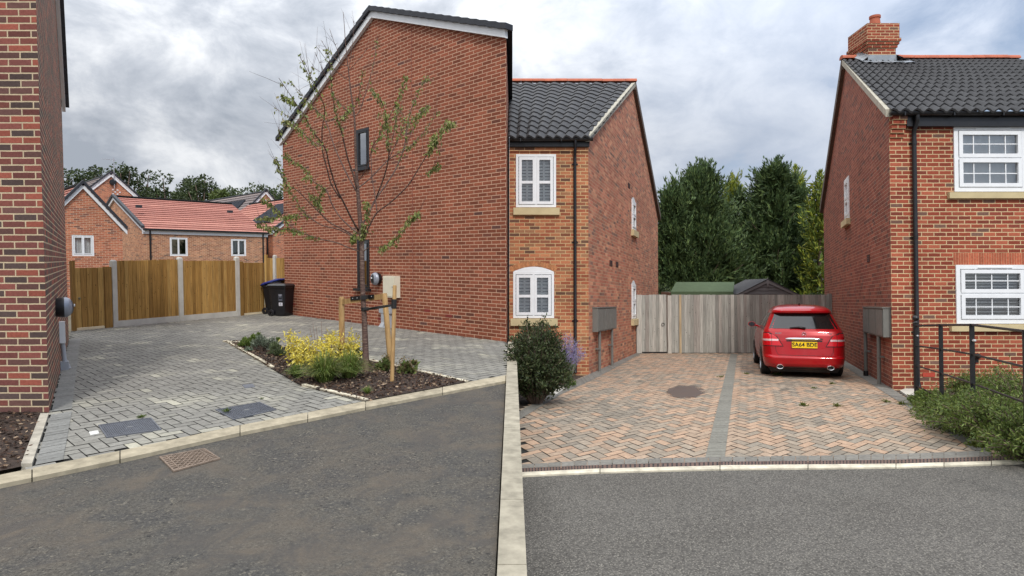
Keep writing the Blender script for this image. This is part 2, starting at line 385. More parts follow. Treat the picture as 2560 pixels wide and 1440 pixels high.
def window(parent, pl, s0, s1, t0, t1, cols=(.5,), rows=(), inset=.075, fr=.05, frame=None, gl=None, blind=None, bars=None, sash=.035, label=None, casement=True):
    """a window unit in its hole: frame part with pane and blind as sub-parts. cols / rows are the fractions where mullions stand"""
    frame = frame or WHITE; gl = gl or GLASS
    mb = MB(); d0, d1 = -inset, -inset + .045
    mb.pbox(pl, s0, s0 + fr, t0, t1, d0, d1); mb.pbox(pl, s1 - fr, s1, t0, t1, d0, d1)
    mb.pbox(pl, s0 + fr, s1 - fr, t0, t0 + fr, d0, d1); mb.pbox(pl, s0 + fr, s1 - fr, t1 - fr, t1, d0, d1)
    cs = [0, *cols, 1]; rs = [0, *rows, 1]; W, Hh = s1 - s0 - 2 * fr, t1 - t0 - 2 * fr
    for c in cols: mb.pbox(pl, s0 + fr + c * W - fr * .4, s0 + fr + c * W + fr * .4, t0 + fr, t1 - fr, d0 + .002, d1 - .002)
    for r in rows: mb.pbox(pl, s0 + fr, s1 - fr, t0 + fr + r * Hh - fr * .4, t0 + fr + r * Hh + fr * .4, d0 + .003, d1 - .003)
    if casement:
        for i in range(len(cs) - 1):
            for j in range(len(rs) - 1):
                a0, a1 = s0 + fr + cs[i] * W + .012, s0 + fr + cs[i + 1] * W - .012; b0, b1 = t0 + fr + rs[j] * Hh + .012, t0 + fr + rs[j + 1] * Hh - .012
                for q in ((a0, a0 + sash, b0, b1), (a1 - sash, a1, b0, b1), (a0 + sash, a1 - sash, b0, b0 + sash), (a0 + sash, a1 - sash, b1 - sash, b1)):
                    mb.pbox(pl, *q, d0 + .01, d1 + .012)
    if bars:
        nx, ny, zones = bars
        for (b0, b1) in zones:
            B0, B1 = t0 + fr + b0 * Hh, t0 + fr + b1 * Hh
            for i in range(1, nx): x = s0 + fr + W * i / nx; mb.pbox(pl, x - .009, x + .009, B0, B1, d0 + .018, d0 + .030)
            for j in range(1, ny): y = lerp(B0, B1, j / ny); mb.pbox(pl, s0 + fr, s1 - fr, y - .009, y + .009, d0 + .019, d0 + .029)
    o = mb.build('window', frame, parent)
    if label: o['label'] = label
    p = MB(); p.face([pl.p(s0 + fr, t0 + fr, d0 + .02), pl.p(s1 - fr, t0 + fr, d0 + .02), pl.p(s1 - fr, t1 - fr, d0 + .02), pl.p(s0 + fr, t1 - fr, d0 + .02)])
    p.build('pane', gl, o)
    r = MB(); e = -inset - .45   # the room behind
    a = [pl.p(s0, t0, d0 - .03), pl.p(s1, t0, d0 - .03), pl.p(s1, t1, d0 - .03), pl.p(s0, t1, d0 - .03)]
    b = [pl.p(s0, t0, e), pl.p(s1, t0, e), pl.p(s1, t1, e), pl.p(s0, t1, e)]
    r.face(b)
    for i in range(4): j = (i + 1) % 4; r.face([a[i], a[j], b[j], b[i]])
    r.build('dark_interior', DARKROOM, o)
    if blind:
        k = MB(); kind, lo, hi, pitch = blind[:4]; T0, T1 = t0 + fr + lo * Hh, t0 + fr + hi * Hh
        if kind == 'slats':
            n = max(2, int((T1 - T0) / pitch))
            for i in range(n):
                y = lerp(T0, T1, (i + .5) / n); open_ = blind[4]
                k.face([pl.p(s0 + fr, y - pitch * .46 * open_, d0 - .035), pl.p(s1 - fr, y - pitch * .46 * open_, d0 - .035), pl.p(s1 - fr, y + pitch * .40 * open_, d0 - .062), pl.p(s0 + fr, y + pitch * .40 * open_, d0 - .062)])
            if len(blind) > 5:
                for c in blind[5]: x = lerp(s0, s1, c); k.pbox(pl, x - .022, x + .022, T0, T1, d0 - .03, d0 - .022)
        else:
            n = 14
            for i in range(n):
                x0, x1 = lerp(s0 + fr, s1 - fr, i / n), lerp(s0 + fr, s1 - fr, (i + 1) / n); z = .012 if i % 2 else 0
                k.face([pl.p(x0, T0, d0 - .08 - z), pl.p(x1, T0, d0 - .068 - .012 + z), pl.p(x1, T1, d0 - .08 + z), pl.p(x0, T1, d0 - .08 - z)])
        k.build('blind', SLAT, o)
    return o
def blocks_field(mb, poly, basis, origin, W, colf, s, lift, rot45=False, gap=.006, holes=()):
    """herringbone block paving: 2:1 blocks, one face each, clipped by block centre"""
    e1, e2 = basis; det = e1.x * e2.y - e1.y * e2.x
    us = []; vs = []
    for p in poly:
        dx, dy = p[0] - origin[0], p[1] - origin[1]; a = (dx * e2.y - dy * e2.x) / det / W; b = (e1.x * dy - e1.y * dx) / det / W
        if rot45: a, b = (a + b) * .70711, (b - a) * .70711
        us.append(a); vs.append(b)
    g = gap / W / 2
    for X in range(int(min(us)) - 2, int(max(us)) + 3):
        for Y in range(int(min(vs)) - 2, int(max(vs)) + 3):
            k = (X - Y) % 4
            if k == 0: r = (X, Y, X + 2, Y + 1)
            elif k == 3: r = (X, Y, X + 1, Y + 2)
            else: continue
            jx, jy = random.uniform(-.018, .018), random.uniform(-.018, .018)
            cs = [(r[0] + g, r[1] + g), (r[2] - g, r[1] + g), (r[2] - g, r[3] - g), (r[0] + g, r[3] - g)]
            pts = []
            for a, b in cs:
                a += jx; b += jy
                if rot45: a, b = (a - b) * .70711, (a + b) * .70711
                pts.append((origin[0] + (e1.x * a + e2.x * b) * W, origin[1] + (e1.y * a + e2.y * b) * W))
            cx = sum(p[0] for p in pts) / 4; cy = sum(p[1] for p in pts) / 4
            if not inside(cx, cy, poly) or any(inside(cx, cy, h) for h in holes): continue
            z = lift + random.uniform(-.0012, .0012); tx, ty = random.gauss(0, .006), random.gauss(0, .006)
            mb.face([onplan(s, x, y, z + (x - cx) * tx + (y - cy) * ty) for x, y in pts], [(x, y) for x, y in pts], colf(cx, cy))
def border_row(mb, a, b, wid, n, s, lift, colf, gap=.007):
    """a row of blocks from line a (two ends) to line b (two ends)"""
    for i in range(n):
        f0, f1 = (i + gap * n / 2 / max((a[1] - a[0]).length, .1)) / n, (i + 1 - gap * n / 2 / max((a[1] - a[0]).length, .1)) / n
        q = [a[0].lerp(a[1], f0), a[0].lerp(a[1], f1), b[0].lerp(b[1], f1), b[0].lerp(b[1], f0)]
        z = lift + random.uniform(-.001, .001)
        c = sum(q, Vector()) / 4
        mb.face([onplan(s, p.x, p.y, z) for p in q], [(p.x, p.y) for p in q], colf(c.x, c.y))
def nz(x, y, sc, off=0): return noise.noise(Vector((x * sc + off, y * sc, off * .7)))

# ------------------------------------------------------------------ terrain and roads (setting)
EARTH = plain('earth', lin(92, 84, 66), .95, var=.3, scale=.6)
mb = MB(); xs = [-400, -150, -60, -30, -15, -7, -3, -.2, .2, 3, 7, 15, 30, 60, 150, 400]; ys = [-60, -20, -5, 5, 10, 15, 20, 26, 35, 50, 90, 200, 500]
def ground_z(x, y):
    sl = SL if x < 0 else SR; return sl * max(min(y, 46), -12) - .28
mb.grid([[(x, y, ground_z(x, y)) for x in xs] for y in ys])
structure(mb.build('ground', EARTH))

# left road, kerb
kerbR = [(-420, 1276), (80, 1175), (300, 1131), (600, 1066), (914, 1005), (1264, 940), (1275, 938)]
kerbF = [(-420, 1296), (80, 1195), (300, 1149), (600, 1082), (914, 1019), (1264, 952.5), (1275, 950.5)]
KR = [gp(SL, *p) for p in kerbR]; KF = [gp(SL, *p) for p in kerbF]
t, base, f, c = asphalt('worn_tarmac', lin(84, 79, 71), lin(77, 75, 70), lin(110, 106, 98), 110, .94, ps=.9)
big = t.noise(c, 1.7, 6, .6, .4); base = t.mix(t.maprange(big, .47, .66, 0, .8), base, lin(95, 86, 75))
scab = t.noise(t.coord('Object', (1, .8, 1)), 3.2, 8, .7, .8); clus = t.maprange(scab, .44, .58, 0, 1); base = t.mix(t.m_('MULTIPLY', clus, .55), base, lin(64, 64, 64))
cl2 = t.maprange(t.noise(c, 7.5, 5, .7, .5), .50, .60, 0, 1); spk = t.m_('ADD', t.m_('MULTIPLY', t.m_('MAXIMUM', cl2, t.m_('MULTIPLY', clus, .5)), .85), .04); spk = t.m_('MULTIPLY', spk, t.maprange(big, .46, .60, 1, .12)); pit = t.noise(c, 34, 3, .7, .8); base = t.mix(t.m_('MULTIPLY', t.maprange(pit, .53, .60, 0, 1), spk), base, lin(24, 24, 26))
lo = t.noise(c, 41, 3, .65); base = t.mix(t.m_('MULTIPLY', t.maprange(lo, .56, .63, 0, 1), t.m_('ADD', t.m_('MULTIPLY', spk, .55), .04)), base, lin(150, 143, 126))
TARL = t.out(base, .82, 0, .35)
mb = MB(); pts = [onplan(SL, p.x, p.y, -.03) for p in KF]
x0, y0 = pts[0].x, pts[0].y
mb.poly([onplan(SL, -.09, pts[-1].y, -.03)] + pts[::-1][1:] + [onplan(SL, -30, y0, -.03), onplan(SL, -30, -12, -.03), onplan(SL, -.09, -12, -.03)])
structure(mb.build('road', TARL))
mb = MB()
def kerbstones(R, Fr, s, step, top=.014, foot=-.03, bev=.35, kcol=(168, 158, 136)):
    acc = 0
    for i in range(len(R) - 1):
        L = (R[i + 1] - R[i]).length; n = max(1, round(L / step))
        for k in range(n):
            g = .004 / L; a, b = k / n + g, (k + 1) / n - g
            r0, r1 = R[i].lerp(R[i + 1], a), R[i].lerp(R[i + 1], b); f0, f1 = Fr[i].lerp(Fr[i + 1], a), Fr[i].lerp(Fr[i + 1], b)
            dz = random.uniform(-.003, .003); sh = random.uniform(.88, 1.06); col = tuple(x * sh for x in lin(*kcol))
            m0, m1 = r0.lerp(f0, 1 - bev), r1.lerp(f1, 1 - bev)
            P = lambda p, z: onplan(s, p.x, p.y, z)
            mb.face([P(r0, top + dz), P(r1, top + dz), P(m1, top + dz), P(m0, top + dz)], None, col)
            mb.face([P(m0, top + dz), P(m1, top + dz), P(f1, top - .012), P(f0, top - .012)], None, col)
            mb.face([P(f0, top - .012), P(f1, top - .012), P(f1, foot - .02), P(f0, foot - .02)], None, col)
            mb.face([P(r0, top + dz), P(m0, top + dz), P(f0, top - .012), P(f0, foot - .02), P(r0, foot)], None, col)
            mb.face([P(r1, top + dz), P(m1, top + dz), P(f1, top - .012), P(f1, foot - .02), P(r1, foot)], None, col)
            mb.face([P(r0, top + dz), P(r1, top + dz), P(r1, foot), P(r0, foot)], None, col)
KERBM = attr_mat('kerb_stone', .9, ('Object', (1, 1, 1), 9), .3, .5)
kerbstones(KR, KF, SL, .915)
structure(mb.build('kerb', KERBM))
# the low retaining kerb between the two forecourts, which stand at different levels
mb = MB(); y = -12.0
while y < 12.3:
    y1 = min(y + .9, 12.35); a, b = y + .004, y1 - .004
    q = lambda x, yy, z: Vector((x, yy, z)); zt = lambda yy: SL * yy + .03; zb = lambda yy: SR * yy - .3
    col = shade(lin(160, 153, 136), .88, 1.08)
    mb.hexa(q(-.085, a, zb(a)), q(.085, a, zb(a)), q(.075, a, zt(a)), q(-.075, a, zt(a)), q(-.085, b, zb(b)), q(.085, b, zb(b)), q(.075, b, zt(b)), q(-.075, b, zt(b)), col)
    y = y1
structure(mb.build('retaining_kerb', KERBM))

# left block paving
JOINT = plain('joint_sand', lin(30, 30, 27), .95, var=.3, scale=12)
C1 = gp(SL, 713, 785.7); C2 = gp(SL, 1266, 855.4); LA = gp(SL, 122.7, 1033); LB = gp(SL, 172, 850)
EKX = (KR[-2] - KR[1]).normalized(); EAX = (C1 - C2).normalized()
FENCE = [gp(SL, 178, 828), gp(SL, 287, 818), gp(SL, 452, 803), gp(SL, 594, 790), gp(SL, 661, 783.5), C1]
edgeL0, edgeL1 = gp(SL, 122, 1040), gp(SL, 80, 1168)
pavL = [edgeL0, LA, LB] + FENCE + [C2, onplan(SL, -.08, C2.y - .1), KR[-1]] + KR[-2:0:-1] + [edgeL1]
mb = MB(); mb.poly([onplan(SL, p.x, p.y, -.004) for p in pavL]); structure(mb.build('paving_bed', JOINT))
def colL(x, y):
    v = random.gauss(0, .055); eff = max(0, nz(x, y, .9, 3) - .15) * .9 + max(0, nz(x * .6, y, 3.4, 9) - .26) * 1.3
    if random.random() < .03: eff += .4
    dark = max(0, nz(x, y, .5, 21)) * .18
    b = lin(134, 132, 125); k = 1 + v - dark
    e = min(eff * random.uniform(.2, 1.3), .75); w_ = lin(192, 188, 168)
    return tuple(b[i] * k * (1 - e) + w_[i] * e for i in range(3))
PAVE = attr_mat('concrete_block', .88, ('Object', (1, 1, 1), 26), .22, .35)
bedpx = [(562, 855), (660, 912), (677, 923), (735, 957), (754, 967), (799, 979), (912, 1007), (1172, 958), (949, 908), (877, 894), (740, 872), (640, 860)]
BED = [gp(SL, *p) for p in bedpx]
cov1 = [gp(SL, *p) for p in ((245, 1066), (378, 1047), (404, 1077), (266, 1097))]
cov2 = [gp(SL, *p) for p in ((538, 1027), (650, 1008), (691, 1027), (583, 1052))]
cov3 = [gp(SL, *p) for p in ((605, 964), (631, 961), (638, 969), (612, 972))]
mb = MB(); blocks_field(mb, pavL, (EKX, EAX * 1.22), (LA.x, LA.y), .102, colL, SL, .006, False, .0105, [[c_.lerp(sum(q_, Vector()) / 4, .3) for c_ in q_] for q_ in (cov1, cov2, cov3)])
structure(mb.build('block_paving', PAVE))
mb = MB(); inw = (EKX * .2)
for a, b in ((LA, LB), (edgeL1, edgeL0)):
    n = max(3, int((b - a).length / .105)); border_row(mb, (a + inw * .1, b + inw * .1), (a + inw, b + inw), .2, n, SL, .0125, lambda x, y: shade(lin(134, 134, 130), .82, 1.02))
structure(mb.build('paving_border', PAVE))
def cover(name, q, label, cat, ribs=26, frame=.028):
    c = sum(q, Vector()) / 4; root = thing(name, label, cat, c)
    bl = lambda a, b, z=.0: (lambda p: onplan(SL, p.x, p.y, z))(q[0].lerp(q[1], a).lerp(q[3].lerp(q[2], a), b))
    mb = MB(); fr = .03
    for (a0, a1, b0, b1) in ((0, 1, 0, fr), (0, 1, 1 - fr, 1), (0, fr, fr, 1 - fr), (1 - fr, 1, fr, 1 - fr)):
        mb.hexa(bl(a0, b0), bl(a1, b0), bl(a1, b1), bl(a0, b1), bl(a0, b0, .016), bl(a1, b0, .016), bl(a1, b1, .016), bl(a0, b1, .016))
    mb.build('frame', IRON, root)
    mb = MB(); mb.face([bl(fr, fr, .0105), bl(1 - fr, fr, .0105), bl(1 - fr, 1 - fr, .0105), bl(fr, 1 - fr, .0105)])
    nx, ny = ribs, int(ribs * .8)
    for i in range(nx):
        for j in range(ny):
            if .44 < (i + .5) / nx < .56 and .44 < (j + .5) / ny < .56: continue
            x, y = fr + (1 - 2 * fr) * (i + .5) / nx, fr + (1 - 2 * fr) * (j + .5) / ny; h = .33 / nx; k = .33 / ny
            dx, dy = (h, k * .35) if (i + j) % 2 else (h * .35, k)
            mb.hexa(bl(x - dx, y - dy, .008), bl(x + dx, y - dy, .008), bl(x + dx, y + dy, .008), bl(x - dx, y + dy, .008), bl(x - dx, y - dy, .0150), bl(x + dx, y - dy, .0150), bl(x + dx, y + dy, .0150), bl(x - dx, y + dy, .0150))
    mb.build('plate', IRON, root)
    mb = MB(); mb.hexa(*[bl(a, b, .008) for a, b in ((.45, .47), (.55, .47), (.55, .53), (.45, .53))], *[bl(a, b, .017) for a, b in ((.45, .47), (.55, .47), (.55, .53), (.45, .53))])
    mb.build('centre_badge', GREYP, root); return root
IRON = plain('cast_iron', lin(96, 99, 106), .5, .25, var=.25, scale=14)
cover('manhole_cover', cov1, 'grey chequered manhole cover nearest the left house, beside one white block', 'manhole cover', 26)
cover('manhole_cover', cov2, 'grey chequered manhole cover with a tuft of weed, between kerb and flower bed', 'manhole cover', 26)
mb = MB(); mb.hexa(*[p + Vector((0, 0, -.01)) for p in cov3], *[p + Vector((0, 0, .012)) for p in cov3])
tag(mb.build('stop_tap_cover', IRON, None, cov3[0]), 'small dark stop tap cover set in the grey paving beside the flower bed', 'tap cover')
# white block beside the first cover
q = [gp(SL, *p) for p in ((222, 1082), (245, 1078), (248, 1086), (226, 1090))]
mb = MB(); mb.hexa(*[p + Vector((0, 0, -.01)) for p in q], *[p + Vector((0, 0, .0105)) for p in q], col=lin(205, 205, 200))
tag(mb.build('white_block', PAVE, None, q[0]), 'single white paving block left of the nearer manhole cover', 'paving block')
# weeds
def weed(p, r, n, label, up, cols=((.06, .10, .02), (.10, .14, .03))):
    D = unit(n); D[:, 2] = abs(D[:, 2]) * .8 + .25; D *= RNG.uniform(.4, 1, (n, 1)) * r * 1.5
    C = np.array(p)[None] + RNG.normal(size=(n, 3)) * np.array([r * .5, r * .5, .003])
    return tag(leaf_mesh('weed', C, D, sidevec(D, r * .13), palette(cols, n), LEAF, None, p), label, 'weed', 'weeds in the paving joints')
weed(gp(SL, 566, 1033, .02), .035, 60, 'tuft of green weed on the second manhole cover', UP[SL])
weed(gp(SL, 352, 1046, .01), .03, 50, 'small weed at the far edge of the first manhole cover', UP[SL])
weed(gp(SL, 655, 999, .01), .02, 26, 'tiny weed in the grey paving just behind the second manhole cover', UP[SL])
# road gully
GU = [gp(SL, *p, -.028) for p in ((398, 1136), (511, 1115), (551, 1140), (434, 1172))]
RUST = plain('rusty_iron', lin(128, 112, 98), .75, .1, var=.35, scale=16)
root = thing('road_gully', 'rusty iron gully grate in the tarmac beside the pale kerb', 'drain', GU[0])
gb = lambda a, b, z=0: (lambda p: onplan(SL, p.x, p.y, -.03 + z))(GU[0].lerp(GU[1], a).lerp(GU[3].lerp(GU[2], a), b))
mb = MB()
for (a0, a1, b0, b1) in ((0, 1, 0, .05), (0, 1, .95, 1), (0, .03, .05, .95), (.97, 1, .05, .95), (.13, .15, .05, .95), (.85, .87, .05, .95)):
    mb.hexa(*[gb(a, b, .002) for a, b in ((a0, b0), (a1, b0), (a1, b1), (a0, b1))], *[gb(a, b, .014) for a, b in ((a0, b0), (a1, b0), (a1, b1), (a0, b1))])
for k in range(8):
    b = .08 + k * .115
    for a0, a1 in ((.03, .13), (.87, .97)):
        mb.hexa(*[gb(a, b_, .002) for a, b_ in ((a0, b), (a1, b), (a1, b + .045), (a0, b + .045))], *[gb(a, b_, .012) for a, b_ in ((a0, b), (a1, b), (a1, b + .045), (a0, b + .045))])
def bar2(a0, b0, a1, b1, w_=.011):
    da, db = a1 - a0, b1 - b0; l = math.hypot(da, db); na, nb = -db / l * w_, da / l * w_
    q = ((a0 - na, b0 - nb), (a1 - na, b1 - nb), (a1 + na, b1 + nb), (a0 + na, b0 + nb))
    mb.hexa(*[gb(a, b, .002) for a, b in q], *[gb(a, b, .0118 + random.uniform(0, .0008)) for a, b in q])
for k in range(-5, 6):     # diagonal lattice
    for sg in (1, -1):
        c0 = .5 + k * .15; lo_, hi_ = .15, .85; pts = []
        x0_, x1_ = lo_, hi_; y0_, y1_ = c0 + sg * (x0_ - .5) * 1.25, c0 + sg * (x1_ - .5) * 1.25
        def clip(x, y, X, Y):
            if abs(Y - y) < 1e-9: return None
            for lim in (.05, .95):
                pass
            t0_, t1_ = 0., 1.
            for s_, e_ in ((y - .05, Y - .05), (.95 - y, .95 - Y)):
                if s_ < 0 and e_ < 0: return None
                if s_ < 0: t0_ = max(t0_, s_ / (s_ - e_))
                elif e_ < 0: t1_ = min(t1_, s_ / (s_ - e_))
            if t1_ - t0_ < .03: return None
            return x + (X - x) * t0_, y + (Y - y) * t0_, x + (X - x) * t1_, y + (Y - y) * t1_
        r_ = clip(x0_, y0_, x1_, y1_)
        if r_: bar2(*r_)
mb.build('grating', RUST, root)
mb = MB(); mb.face([gb(0, 0, .0015), gb(1, 0, .0015), gb(1, 1, .0015), gb(0, 1, .0015)]); mb.build('sump', DARKROOM, root)

# left mulch strip and edging at the left house
MULCH = plain('mulch', lin(56, 44, 36), .95, var=.4, scale=20, bump=.6)
mb = MB(); e0, e1 = edgeL0, edgeL1; lf = Vector((-.085, 0, 0))
mb.hexa(*[onplan(SL, p.x, p.y, -.05) for p in (e0 + lf, e0, e1, e1 + lf)], *[onplan(SL, p.x, p.y, .03) for p in (e0 + lf, e0, e1, e1 + lf)], col=lin(170, 164, 150))
structure(mb.build('edging_kerb', KERBM))
mb = MB(); MP = [e0 + lf, e1 + lf, KR[1] + Vector((-.12, .05, 0)), KR[0] + Vector((0, .1, 0)), KR[0] + Vector((-2, 3.2, 0)), onplan(SL, -7.5, LA.y), LA + Vector((-.02, .0, 0))]
mb.poly([onplan(SL, p.x, p.y, .012) for p in MP])
tag(mb.build('mulch_strip', MULCH), 'dark bark mulch at the foot of the left house', 'mulch', None, 'stuff')
def chips(name, poly, n, lift, label, mat):
    xs_, ys_ = [p.x for p in poly], [p.y for p in poly]; C = []
    while len(C) < n:
        x, y = random.uniform(min(xs_), max(xs_)), random.uniform(min(ys_), max(ys_))
        if inside(x, y, poly): C.append(onplan(SL, x, y, lift + random.uniform(0, .02)))
    C = np.array(C); D = unit(n); D[:, 2] *= .35; D *= RNG.uniform(.025, .075, (n, 1))
    return tag(leaf_mesh(name, C, D, sidevec(D, RNG.uniform(.005, .014, n)), palette([lin(58, 42, 34), lin(80, 60, 48), lin(42, 33, 28), lin(110, 88, 70), lin(70, 52, 42), lin(150, 130, 108)], n, .2), mat), label, 'mulch', None, 'stuff')
CHIP = attr_mat('bark_chip', .9)
chips('bark_chips', MP, 1500, .012, 'loose bark chips on the strip by the left house', CHIP)

# ------------------------------------------------------------------ left house (near gable end at the left edge)
BR_DARK = brick('brick_dark_multi', [(lin(128, 76, 68), 3), (lin(104, 74, 69), 3), (lin(86, 71, 68), 3), (lin(150, 84, 70), 2.2), (lin(114, 69, 64), 3)], lin(198, 180, 150), .24, .0715, .0135, stain=.12, wob=.003)
HL = thing('brick_house', 'dark mixed brick house at the left edge with cream mortar', 'house', LA)
WL = Plane(LA, LB, UP[SL]); SLOPE = .82; LW = WL.L
mb = MB(); wall_faces(mb, WL, [(0, 4.66), (LW / 2, 4.66 + SLOPE * LW / 2), (LW, 4.66)])
FL = Plane(onplan(SL, LA.x - 6, LA.y), LA, UP[SL]); wall_faces(mb, FL, [(0, 4.66), (6, 4.66)], s_off=.06)
bk = LB - LA; f2 = Plane(LB, LB + Vector((-5, -1.5, 0)), UP[SL], True); wall_faces(mb, f2, [(0, 4.66), (5, 4.66)])
mb.build('wall', BR_DARK, HL)
TILE = plain('dark_roof_edge', lin(44, 46, 52), .6, var=.2)
mb = MB(); apx = (LW / 2, 4.66 + SLOPE * LW / 2)
slab(mb, WL, (LW + .12, 4.66 - .1), apx, -.02, .16, .002, .06); slab(mb, WL, (-.12, 4.66 - .1), apx, -.02, .16, .002, .06); mb.build('bargeboard', WHITE, HL)
mb = MB()
for a in ((LW + .2, 4.66 - .16), (-.2, 4.66 - .16)):
    n = 16
    for i in range(n):
        p, q = lerp(a[0], apx[0], i / n), lerp(a[0], apx[0], (i + 1) / n); h = lambda s: 4.66 + SLOPE * (LW / 2 - abs(s - LW / 2))
        slab(mb, WL, (p, h(p)), (q, h(q) - .02), .15, .23, -.05, .12)
apx3, ep0, ep1 = WL.p(apx[0], apx[1] + .19, .1), WL.p(-.2, 4.66 + .05, .1), WL.p(LW + .2, 4.66 + .05, .1); bkv = Vector((-6, -1.2, .2))
mb.face([ep0, apx3, apx3 + bkv, ep0 + bkv]); mb.face([ep1, apx3, apx3 + bkv, ep1 + bkv]); mb.build('roof', TILE, HL)
WLGREY = plain('duct_grey', lin(168, 172, 178), .5, var=.06)
def charger(pl, s, t, label, r=.155, thick=.10):
    root = thing('ev_charger', label, 'charger', pl.p(s, t, 0))
    n = pl.n; mb = MB(); mb.lathe(pl.p(s, t, .002), n, [(0, r * .9), (thick * .75, r), (thick * .95, r * .98), (thick * .96, 0)], 28); mb.build('back_shell', BLACKP, root, smooth=40)
    mb = MB(); mb.lathe(pl.p(s, t, thick * .97), n, [(0, r), (.03, r * .96), (.06, r * .82), (.085, r * .5), (.095, 0)], 28); mb.build('cover', plain('charger_silver', lin(150, 156, 168), .35, .2, var=.05), root, smooth=True)
    mb = MB(); rows = []
    for i in range(7):
        a = -1 + 2 * i / 6; h = math.sqrt(max(0, 1 - a * a)) * .40 + .02
        rows.append([pl.p(s + r * (x), t + r * .78 * a, thick * .97 + .098 * math.sqrt(max(0.02, 1 - (x * x + (.78 * a) ** 2) * .95)) + .004) for x in (-h, -h / 2, 0, h / 2, h)])
    mb.grid(rows); mb.build('front_panel', BLACKP, root, smooth=True)
    mb = MB(); mb.lathe(pl.p(s - .0, t + .02, thick + .10), n, [(0, .02), (.012, .018), (.013, 0)], 14); mb.build('socket_cap', WHITE, root); return root
s_, t_ = WL.st(158, 770); charger(WL, *WL.std(160, 768, .09), 'black and silver round charger seen edge-on on the left house', .135)
def duct(pl, s, t1, label, wid=.1, tsplit=None):
    root = thing('cable_duct', label, 'duct', pl.p(s, 0, 0)); mb = MB()
    mb.pbox(pl, s - wid / 2, s + wid / 2, (tsplit or t1 * .5), t1, .001, .07); mb.build('cover_box', WHITE if tsplit else WLGREY, root)
    mb = MB(); mb.tube([pl.p(s, .02, .08), pl.p(s, .16, .05), pl.p(s, (tsplit or t1 * .5) - .002, .035)], [.05, .03, .03], 10); mb.pbox(pl, s - .05, s + .05, -.02, .13, .002, .10)
    mb.build('conduit', WLGREY, root, smooth=40); return root
duct(WL, WL.std(159, 830, .05)[0], .71, 'white trunking and grey conduit under the charger on the left house', .10, .40)
# ------------------------------------------------------------------ tall gable house on the grey forecourt
BR_A = brick('brick_red_brown', [(lin(142, 81, 60), 6), (lin(136, 77, 57), 5), (lin(148, 85, 63), 5), (lin(130, 74, 55), 3), (lin(114, 69, 56), .7), (lin(98, 66, 60), .15)], lin(208, 170, 144), .258, .0735, .0135, stain=.15, wob=.002)
A = Plane(C1, C2, UP[SL]); AL = A.L
HA = thing('brick_house', 'tall red-brown brick gable house behind the young tree', 'house', C1)
ax = (4.75, 7.35)
mb = MB(); winA = [rect(3.94, 4.49, 3.85, 4.82), rect(3.92, 4.46, .89, 2.10)]
wall_faces(mb, A, [(0, 5.06), ax, (AL, 5.83)], winA)
bk1, bk2 = C1 + Vector((0, 8, 8 * SL)), C2 + Vector((0.02, 8, 8 * SL))
for p, q, top in ((C1, bk1, 5.06), (C2, bk2, 5.83)): wall_faces(mb, Plane(p, q, UP[SL]), [(0, top), (8, top)])
wall_faces(mb, Plane(bk1, bk2, UP[SL], True), [(0, 5.06), ax, (AL, 5.83)])
mb.build('wall', BR_A, HA)
mb = MB(); slab(mb, A, (-.06, 4.93), (4.75, 7.345), 0, .155, .002, .08); slab(mb, A, (9.22, 5.81), (4.751, 7.345), 0, .155, .002, .08); mb.build('bargeboard', WHITE, HA)
mb = MB(); n = 17
for i in range(n):
    h = lambda s: 4.95 + (s + .06) * .502
    p, q = lerp(-.16, 4.75, i / n), lerp(-.16, 4.75, (i + 1) / n); slab(mb, A, (p, h(p) + .012), (q, h(q) - .012), .155, .265, -.06, .14)
    h2 = lambda s: 5.81 + (9.22 - s) * .3434; p, q = lerp(9.3, 4.751, i / n), lerp(9.3, 4.751, (i + 1) / n); slab(mb, A, (p, h2(p) + .01), (q, h2(q) - .01), .155, .265, -.06, .14)
bkv = Vector((.0, 8.2, 8.2 * SL))
for a, b in (((-.2, 5.06), (4.75, 7.56)), ((9.28, 6.02), (4.751, 7.56))):
    P, Q = A.p(*a, -.07), A.p(*b, -.07); mb.face([P, Q, Q + bkv, P + bkv])
mb.build('roof', TILE, HA)
BLK = plain('anthracite_frame', lin(34, 36, 40), .4, var=.08)
window(HA, A, 3.94, 4.49, 3.85, 4.82, (), (), .03, .055, BLK, glass('opal_pane', (.7, .7, .75), .55), None, None, .03, 'upper narrow window with anthracite frame')
window(HA, A, 3.92, 4.46, .89, 2.10, (), (), .03, .055, BLK, glass('lower_pane', (.3, .3, .28), .38), None, None, .03, 'lower narrow window with anthracite frame')
each('window_sill', BLK, HA, A, [(3.89, 4.53, 3.80, 3.848, -.02, .075), (3.84, 4.52, .83, .888, -.02, .095)])
mb = MB(); mb.pbox(A, 6.2, 6.214, 0.02, 6.85, .0005, .004); mb.build('movement_joint', plain('joint_sealant', lin(120, 56, 46), .7, var=.1), HA)
each('weep_vent', plain('red_vent', lin(128, 46, 40), .8, var=.2), HA, A, [(s0, s0 + w_, tt, tt + .062, .0005, .006) for s0, tt, w_ in ((.52, .30, .1), (2.3, .225, .1), (4.8, .15, .2), (7.35, .375, .2), (6.62, .45, .2))])
charger(A, *A.std(939, 697, .09), 'black and silver round charger beside the lower window of the gable house')
root = thing('meter_box', 'white box on the red-brown gable wall behind the stakes', 'meter box', A.p(5.2, .7, 0))
CREAM = plain('cream_grp', lin(222, 216, 196), .45, var=.06)
bx0, bz0 = A.std(957, 690, .16)[0], A.std(971, 744, .16)[1]; bx1, bz1 = A.std(986, 690, .16)[0], A.std(971, 690, .16)[1]
mb = MB(); mb.pbox(A, bx0, bx1, bz0, bz1, .001, .16); mb.build('casing', CREAM, root)
